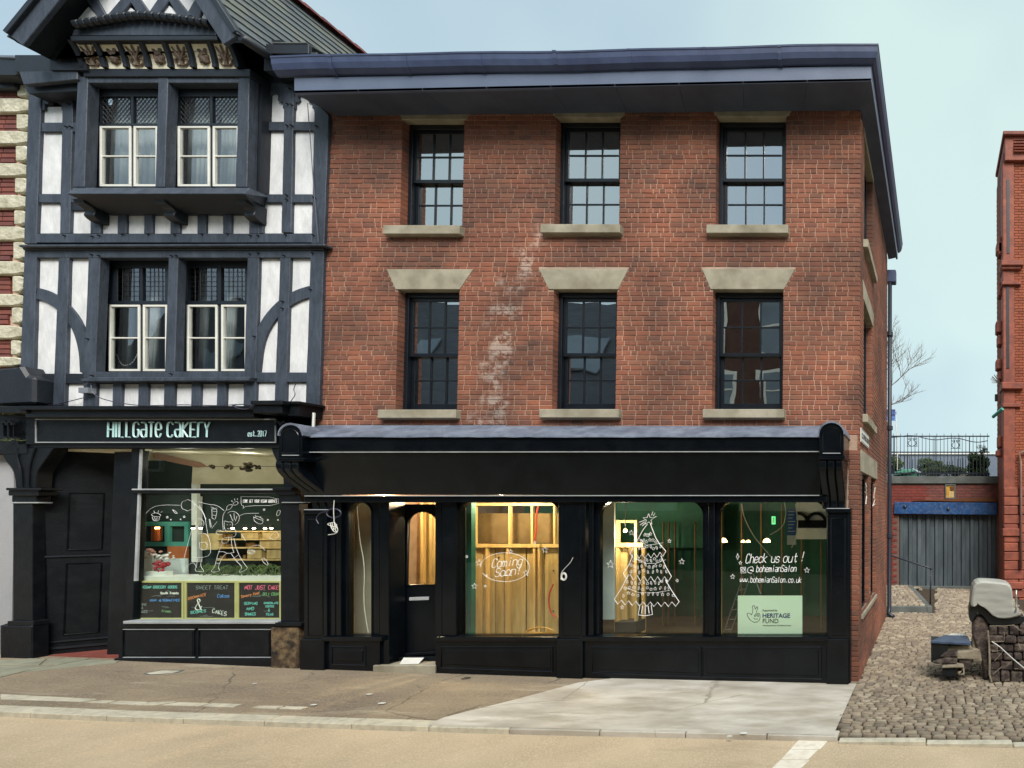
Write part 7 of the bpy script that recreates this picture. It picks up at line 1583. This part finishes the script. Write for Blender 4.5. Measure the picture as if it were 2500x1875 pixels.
obj(mb, 'rubble_heap', m_rub2, label='small heap of pale rubble at the foot of the grey sheet door', cat='rubble')

# ================================================================== THE RED BUILDING AT THE RIGHT EDGE
rb = thing('red_building', 'tall red brick and terracotta building closing the right side of the alley', 'building', (3, 8, 0)); YRb = 7.5
xw = P(2433, 1200, 9.2).x; ztp = P(2441, 331, YRb).z
lean = xw
obj(MB().box(xw + .04, 9, YRb + .012, 9.3, -.3, ztp - .5), 'wall', M('red_wall', srgb(100, 50, 42), srgb(124, 64, 52), 1.2, .85, .4, c3=srgb(74, 46, 44), s3_=2, f3=.5), rb)
random.seed(61); mbq = MB(); z = 3.0; k = 0
while z < ztp - .9:
    x = xw + .35 + (0 if k % 2 else -.1)
    while x < xw + 1.6: q = brick(.2, .065, .03); q.v = [v + Vector((x + .1, YRb, z + .035)) for v in q.v]; mbq.add(q.v, q.f, random.random()); x += .212
    z += .078; k += 1
obj(mbq, 'brickwork', m_red, rb, kind='stuff', attr=True)
mbq = MB(); z = -.1; k = 0
while z < ztp - .9:
    y = YRb + .4 + (0 if k % 2 else -.1)
    while y < 9.1: q = brick(.2, .065, .03); q.v = [Vector((xw + .04 + v.y - .01, y + .1 - v.x, z + .035 + v.z)) for v in q.v]; mbq.add(q.v, q.f, random.random()); y += .212
    z += .078; k += 1
obj(mbq, 'side_brickwork', m_red, rb, kind='stuff', attr=True)
Rz = lambda v: P(2450, v, YRb).z
obj(MB().box(xw + .00, xw + .34, YRb - .02, YRb + .4, -.3, ztp - .8), 'corner_pilaster', m_terra, rb, bevel=.02)
obj(MB().box(xw + .12, xw + .20, YRb - .035, YRb + .0, Rz(620), Rz(440)), 'recess_strip', m_timbd, rb); obj(MB().box(xw + .10, xw + .18, YRb - .035, YRb, Rz(900), Rz(700)), 'recess_strip', m_timbd, rb)
obj(MB().box(lean, xw + 4, YRb - .22, 9.3, ztp - .12, ztp), 'top_cornice', m_terra, rb, bevel=.02); obj(MB().box(lean + .06, xw + 4, YRb - .12, 9.3, ztp - .8, ztp - .12), 'top_frieze', m_terra, rb, bevel=.015)
for k in range(5): obj(MB().box(xw + .3, xw + 3, YRb - .15 - .01 * k, YRb - .11, ztp - .2 - .09 * k - .03, ztp - .2 - .09 * k), 'frieze_moulding', m_terra, rb, bevel=.01)
for (v, hgt, pj) in ((640, .16, .16), (652, .1, .1), (690, .1, .1), (935, .2, .14), (985, .12, .08), (1290, .22, .1), (1420, .2, .12)):
    z_ = Rz(v); obj(MB().box(xw - pj * .35, xw + .42 + pj, YRb - pj, YRb + .5, z_ - hgt, z_), 'string_course', m_terra, rb, bevel=.02)
for (v, hh, pj) in ((565, .55, .10), (580, .3, .14), (680, .4, .10), (775, .35, .16), (810, .3, .12), (870, .3, .16), (900, .25, .10), (1060, .35, .12), (1095, .2, .16)):
    z_ = Rz(v); obj(MB().box(xw - pj, xw + .1, YRb + .25, YRb + .6, z_ - hh, z_), 'corbel', m_terra, rb, bevel=.03)
random.seed(71)
for k in range(13):   # big coursed blocks low down
    z0_ = -.2 + .26 * k
    for j in range(4):
        a = xw + .0 + .42 * j + (.2 if k % 2 else 0) * (j > 0); obj(MB().box(a + .008, a + .41 + (.2 if (k % 2 and j == 0) else 0), YRb - .05 - random.uniform(0, .015), YRb + .05, z0_ + .006, z0_ + .25), 'stone_block', m_terra, rb, bevel=.018)
obj(MB().tube([(xw + .48, YRb - .12, .9), (xw + .48, YRb - .12, 3.9), (xw + .44, YRb - .12, 4.15), (xw + .85, YRb - .12, 4.3)], .035, 8), 'waste_pipe', M('dull_pipe', srgb(132, 100, 92), srgb(150, 120, 110), 5, .6, .1), rb, smooth=True)
obj(MB().tube([P(2424, 1018, YRb + .3), P(2448, 998, YRb - .06)], .05, 6), 'green_pipe', m_teal, rb)
mb = MB(); random.seed(5)
for k in range(36):
    a = random.uniform(1.6, 4.4); l = random.uniform(.06, .3); p = P(2440, 935, YRb + .3); mb.tube([p, p + Vector((cos(a) * l, 0, abs(sin(a)) * l))], .006, 4)
wd = thing('wall_weed', 'dry weed sprouting from the left edge of the red building', 'plant', P(2440, 935, YRb + .3)); obj(mb, 'stems', m_bark, wd)
mbx = thing('wall_alarm', 'small pale alarm box hung on the edge of the red building', 'alarm box', P(2433, 975, YRb + .8)); obj(MB().R(idp, 2429, 962, 2436, 979, YRb + .8, .08), 'case', m_conc, mbx, bevel=.01)

# ================================================================== OBJECTS AT THE ALLEY MOUTH
gs = thing('grey_cover', 'pale grey moulded plastic cover with a ragged dark underside on the rubble block', 'plastic cover', P(*zK(780, 720), .35)); ys0 = .12
prof = chaikin([(585, 560), (548, 590), (532, 560), (550, 380), (600, 302), (720, 300), (930, 320), (985, 360), (1002, 500), (1010, 640), (1004, 672), (1092, 655), (1080, 690), (940, 722), (800, 712), (690, 600), (640, 580), (585, 540)], 1)
fr_ = [P(*zK(*p), ys0) for p in prof]; cx_ = sum(p.x for p in fr_) / len(fr_); cz_ = sum(p.z for p in fr_) / len(fr_)
mb = MB(); n = len(fr_); vv = []
for (sc, y_) in ((.90, -.055), (.97, -.035), (1.0, .0), (1.0, .3), (.94, .36)): vv += [Vector((cx_ + (p.x - cx_) * sc, ys0 + y_, cz_ + (p.z - cz_) * sc)) for p in fr_]
mb.add(vv, [(a * n + i, a * n + (i + 1) % n, (a + 1) * n + (i + 1) % n, (a + 1) * n + i) for a in range(4) for i in range(n)] + [tuple(range(n)), tuple(range(5 * n - 1, 4 * n - 1, -1))]); obj(mb, 'shell', m_gplas, gs, smooth=False)
obj(MB().slab(zK, chaikin([(530, 560), (585, 548), (640, 585), (690, 610), (800, 715), (940, 724), (1130, 672), (1130, 770), (990, 790), (830, 800), (740, 790), (680, 690), (600, 640), (560, 765), (522, 740), (520, 620)], 1), ys0 + .03, .26), 'dark_underside', m_bplas, gs, bevel=.01)
for (x, y0_, y1_) in ((1036, 405, 640),): obj(MB().tube([P(*zK(x, y0_), ys0 + .1), P(*zK(x - 2, y0_ + 90), ys0 + .1), P(*zK(x + 4, y1_ - 60), ys0 + .08), P(*zK(x - 12, y1_ + 30), ys0)], .016, 8), 'metal_stem', M('dull_steel', srgb(150, 150, 146), None, 3, .3, 0, metal=.7), gs, smooth=True)
rk = thing('rubble_block', 'dark cracked rubble block standing under the grey plastic cover', 'rubble block', P(*zK(900, 1400), .3)); random.seed(14)
rows__ = [(795, 905), (905, 990), (990, 1090), (1090, 1180), (1180, 1290), (1290, 1420)]
for k, (a, b) in enumerate(rows__):
    x = 735
    while x < 1420:
        w_ = random.uniform(90, 190); pts = [(x + random.uniform(2, 8), a + random.uniform(2, 10)), (x + w_ - 5, a + random.uniform(2, 10)), (x + w_ - 4, b - random.uniform(0, 5)), (x + random.uniform(2, 8), b - random.uniform(0, 5))]
        obj(MB().slab(zK, pts, .14 + random.uniform(-.03, .03), .5), 'stone', m_rubble, rk, bevel=.025, seg=2); x += w_
obj(MB().R(zK, 740, 800, 1420, 1430, .22, .4), 'core', m_rubble, rk)
obj(MB().slab(zK, [(560, 770), (620, 690), (690, 700), (740, 800), (735, 1000), (725, 1400), (690, 1400), (665, 1205), (560, 920)], .2, .3), 'core_side', m_rubble, rk, bevel=.03)
obj(MB().tube([P(*zK(x, y), .08) for x, y in ((725, 850), (738, 1000), (745, 1180), (742, 1330), (765, 1410))], .016, 6), 'pale_stake', m_rub2, label='pale upright stake against the dark rubble block', cat='stake')
obj(MB().tube([P(*zK(x, y), .06) for x, y in ((770, 970), (860, 1030), (1000, 1160), (1180, 1310))], .009, 6), 'pale_rod', m_cab, label='thin pale rod leaning diagonally across the rubble block', cat='rod')
mb = MB()
for pts in ([(745, 800), (900, 800), (1010, 790), (1080, 850)], [(760, 970), (905, 968), (905, 870)], [(770, 1075), (900, 1070), (800, 1180)], [(1060, 985), (1080, 1060)], [(930, 1240), (990, 1180)], [(780, 1330), (880, 1245)], [(1020, 1270), (1060, 1265)]): mb.tube([P(*zK(*p), .095) for p in pts], .006, 4)
obj(mb, 'pale_roots', m_rub2, rk)
bx = thing('black_box', 'open black plastic box with a slate blue lid on the setts', 'box', P(*zK(330, 1195), .3)); yb5 = .15
obj(MB().slab(zK, [(102, 968), (300, 985), (285, 1060), (250, 1130), (104, 1195)], yb5, .35), 'side', m_bplas, bx, bevel=.006); obj(MB().R(zK, 104, 972, 560, 1195, yb5 + .36, .03), 'back', m_bplas, bx)
mb = MB().add([P(*zK(95, 966), yb5 - .03), P(*zK(545, 992), yb5 - .03), P(*zK(500, 905), yb5 + .33), P(*zK(250, 898), yb5 + .33)] , [(0, 1, 2, 3)]); mb.add([v - Vector((0, 0, .025)) for v in mb.v[:4]], [(0, 1, 2, 3)]); mb.f += [(0, 1, 5, 4), (1, 2, 6, 5), (2, 3, 7, 6), (3, 0, 4, 7)]; obj(mb, 'lid', m_lid, bx)
mb = MB().add([P(*zK(285, 904), yb5 + .34), P(*zK(455, 914), yb5 + .34), P(*zK(490, 884), yb5 + .5), P(*zK(325, 878), yb5 + .5)], [(0, 1, 2, 3)]); v0 = [v + Vector((0, 0, -.012)) for v in mb.v[:4]]; mb.add(v0, [(0, 1, 2, 3)]); mb.f += [(0, 1, 5, 4), (1, 2, 6, 5), (2, 3, 7, 6), (3, 0, 4, 7)]; obj(mb, 'paper_label', m_white, bx)
rh = thing('stone_pile', 'loose pale stones and slabs piled in front of the black box', 'stones', P(*zK(420, 1350), .2)); random.seed(15)
for pts, y_, m_ in (([(280, 1020), (540, 1010), (560, 1075), (270, 1080)], .2, m_rub2), ([(250, 1085), (390, 1085), (395, 1140), (200, 1150)], .1, m_rubble), ([(385, 1075), (570, 1070), (575, 1172), (385, 1165)], .12, m_rub2), ([(550, 1050), (640, 1060), (665, 1190), (560, 1205)], .16, m_rub2), ([(110, 1195), (260, 1145), (400, 1160), (390, 1215), (150, 1215)], .08, m_rubble), ([(560, 935), (650, 930), (665, 1060), (550, 1050)], .25, m_rub2), ([(225, 1240), (460, 1235), (465, 1262), (220, 1268)], .02, m_rub2), ([(225, 1262), (385, 1268), (375, 1362), (212, 1358)], .06, m_bplas), ([(440, 1262), (468, 1262), (470, 1340), (400, 1345), (395, 1300), (440, 1300)], .04, m_rub2), ([(400, 1175), (550, 1175), (550, 1240), (470, 1290)], .14, m_rubble)):
    obj(MB().slab(zK, [(x + random.uniform(-5, 5), y + random.uniform(-4, 4)) for x, y in pts], y_, .22), 'stone', m_, rh, bevel=.02, seg=2)

# ================================================================== ACROSS THE STREET (seen in the glass)
random.seed(90)
op = thing('opposite_terrace', 'tall brick shops with pale framed windows standing across the street', 'building', (0, -13, 0))
om_p = M('opp_pane', srgb(20, 24, 28), None, 1, .1, 0); om_b = M('opp_sky_pane', srgb(104, 118, 132), srgb(124, 138, 150), 1, .6, 0)  # pale blue panes carry the sky's reflection as painted colour
obj(MB().box(-12, 14, -19, -13, -1, 11.9), 'wall', m_opp, op); obj(MB().box(-12.2, 14.2, -19.2, -12.7, 11.91, 12.2), 'cornice', m_stone, op)
for k in range(11):
    x = -11.4 + 2.3 * k
    for z, h_ in ((3.9, 1.6), (6.6, 1.3), (8.7, 2.0)):
        w0 = put(bpy.data.objects.new('window', None), (x + .5, -12.95, z), op)
        obj(MB().box(x - .12, x + 1.12, -12.99, -12.93, z - .1, z + h_ + .12), 'frame', m_white, w0); obj(MB().box(x, x + 1.0, -12.925, -12.92, z, z + h_), 'pane', om_b if (k + int(z)) % 3 else om_p, w0)
        obj(MB().box(x, x + 1.0, -12.915, -12.9, z + h_ * .48, z + h_ * .52), 'meeting_rail', m_white, w0)
    obj(MB().box(x - .5, x + 1.5, -12.99, -12.90, .3, 2.4), 'shop_window', om_p, op); obj(MB().box(x - .6, x + 1.6, -12.99, -12.7, 2.5, 3.1), 'shop_fascia', (m_curt, m_black, m_cream)[k % 3], op)
o2 = thing('opposite_house', 'lower slate roofed house with skylights standing across the street', 'building', (-22, -13, 0))
obj(MB().box(-34, -12.3, -19, -13, -1, 6.6), 'wall', m_opp, o2)
obj(MB().prism([(-34.3, -12.7, 6.6), (-34.3, -16.5, 12.0), (-34.3, -20.3, 6.6)], (22, 0, 0)), 'roof', M('opp_slate', srgb(52, 58, 66), srgb(74, 80, 88), 3, .6, .5, 8, stretch=(.5, 1, 4), bdist=.05), o2)
for x in (-30.5, -26.6, -22.6, -18.9, -15.6):
    z = 8.0 + random.uniform(-.4, .6); y = -12.7 - (z - 6.6) / 1.42
    obj(MB().prism([(x, y + .06, z), (x + 1.5, y + .06, z), (x + 1.5, y - 1.2 + .06, z + 1.7), (x, y - 1.2 + .06, z + 1.7)], (0, .05, .05)), 'skylight', om_b, o2)
    obj(MB().box(x + .1, x + .9, -12.99, -12.9, 4.0, 5.5), 'window', m_white, o2); obj(MB().box(x + .18, x + .82, -12.895, -12.89, 4.1, 5.4), 'pane', om_p, o2)
    obj(MB().box(x - .8, x + 2.2, -12.99, -12.8, 2.4, 3.1), 'shop_fascia', random.choice((m_cream, m_curt, m_teal)), o2)
obj(MB().box(-25.2, -24.2, -17, -16, 9, 13.2), 'chimney', m_opp, o2)
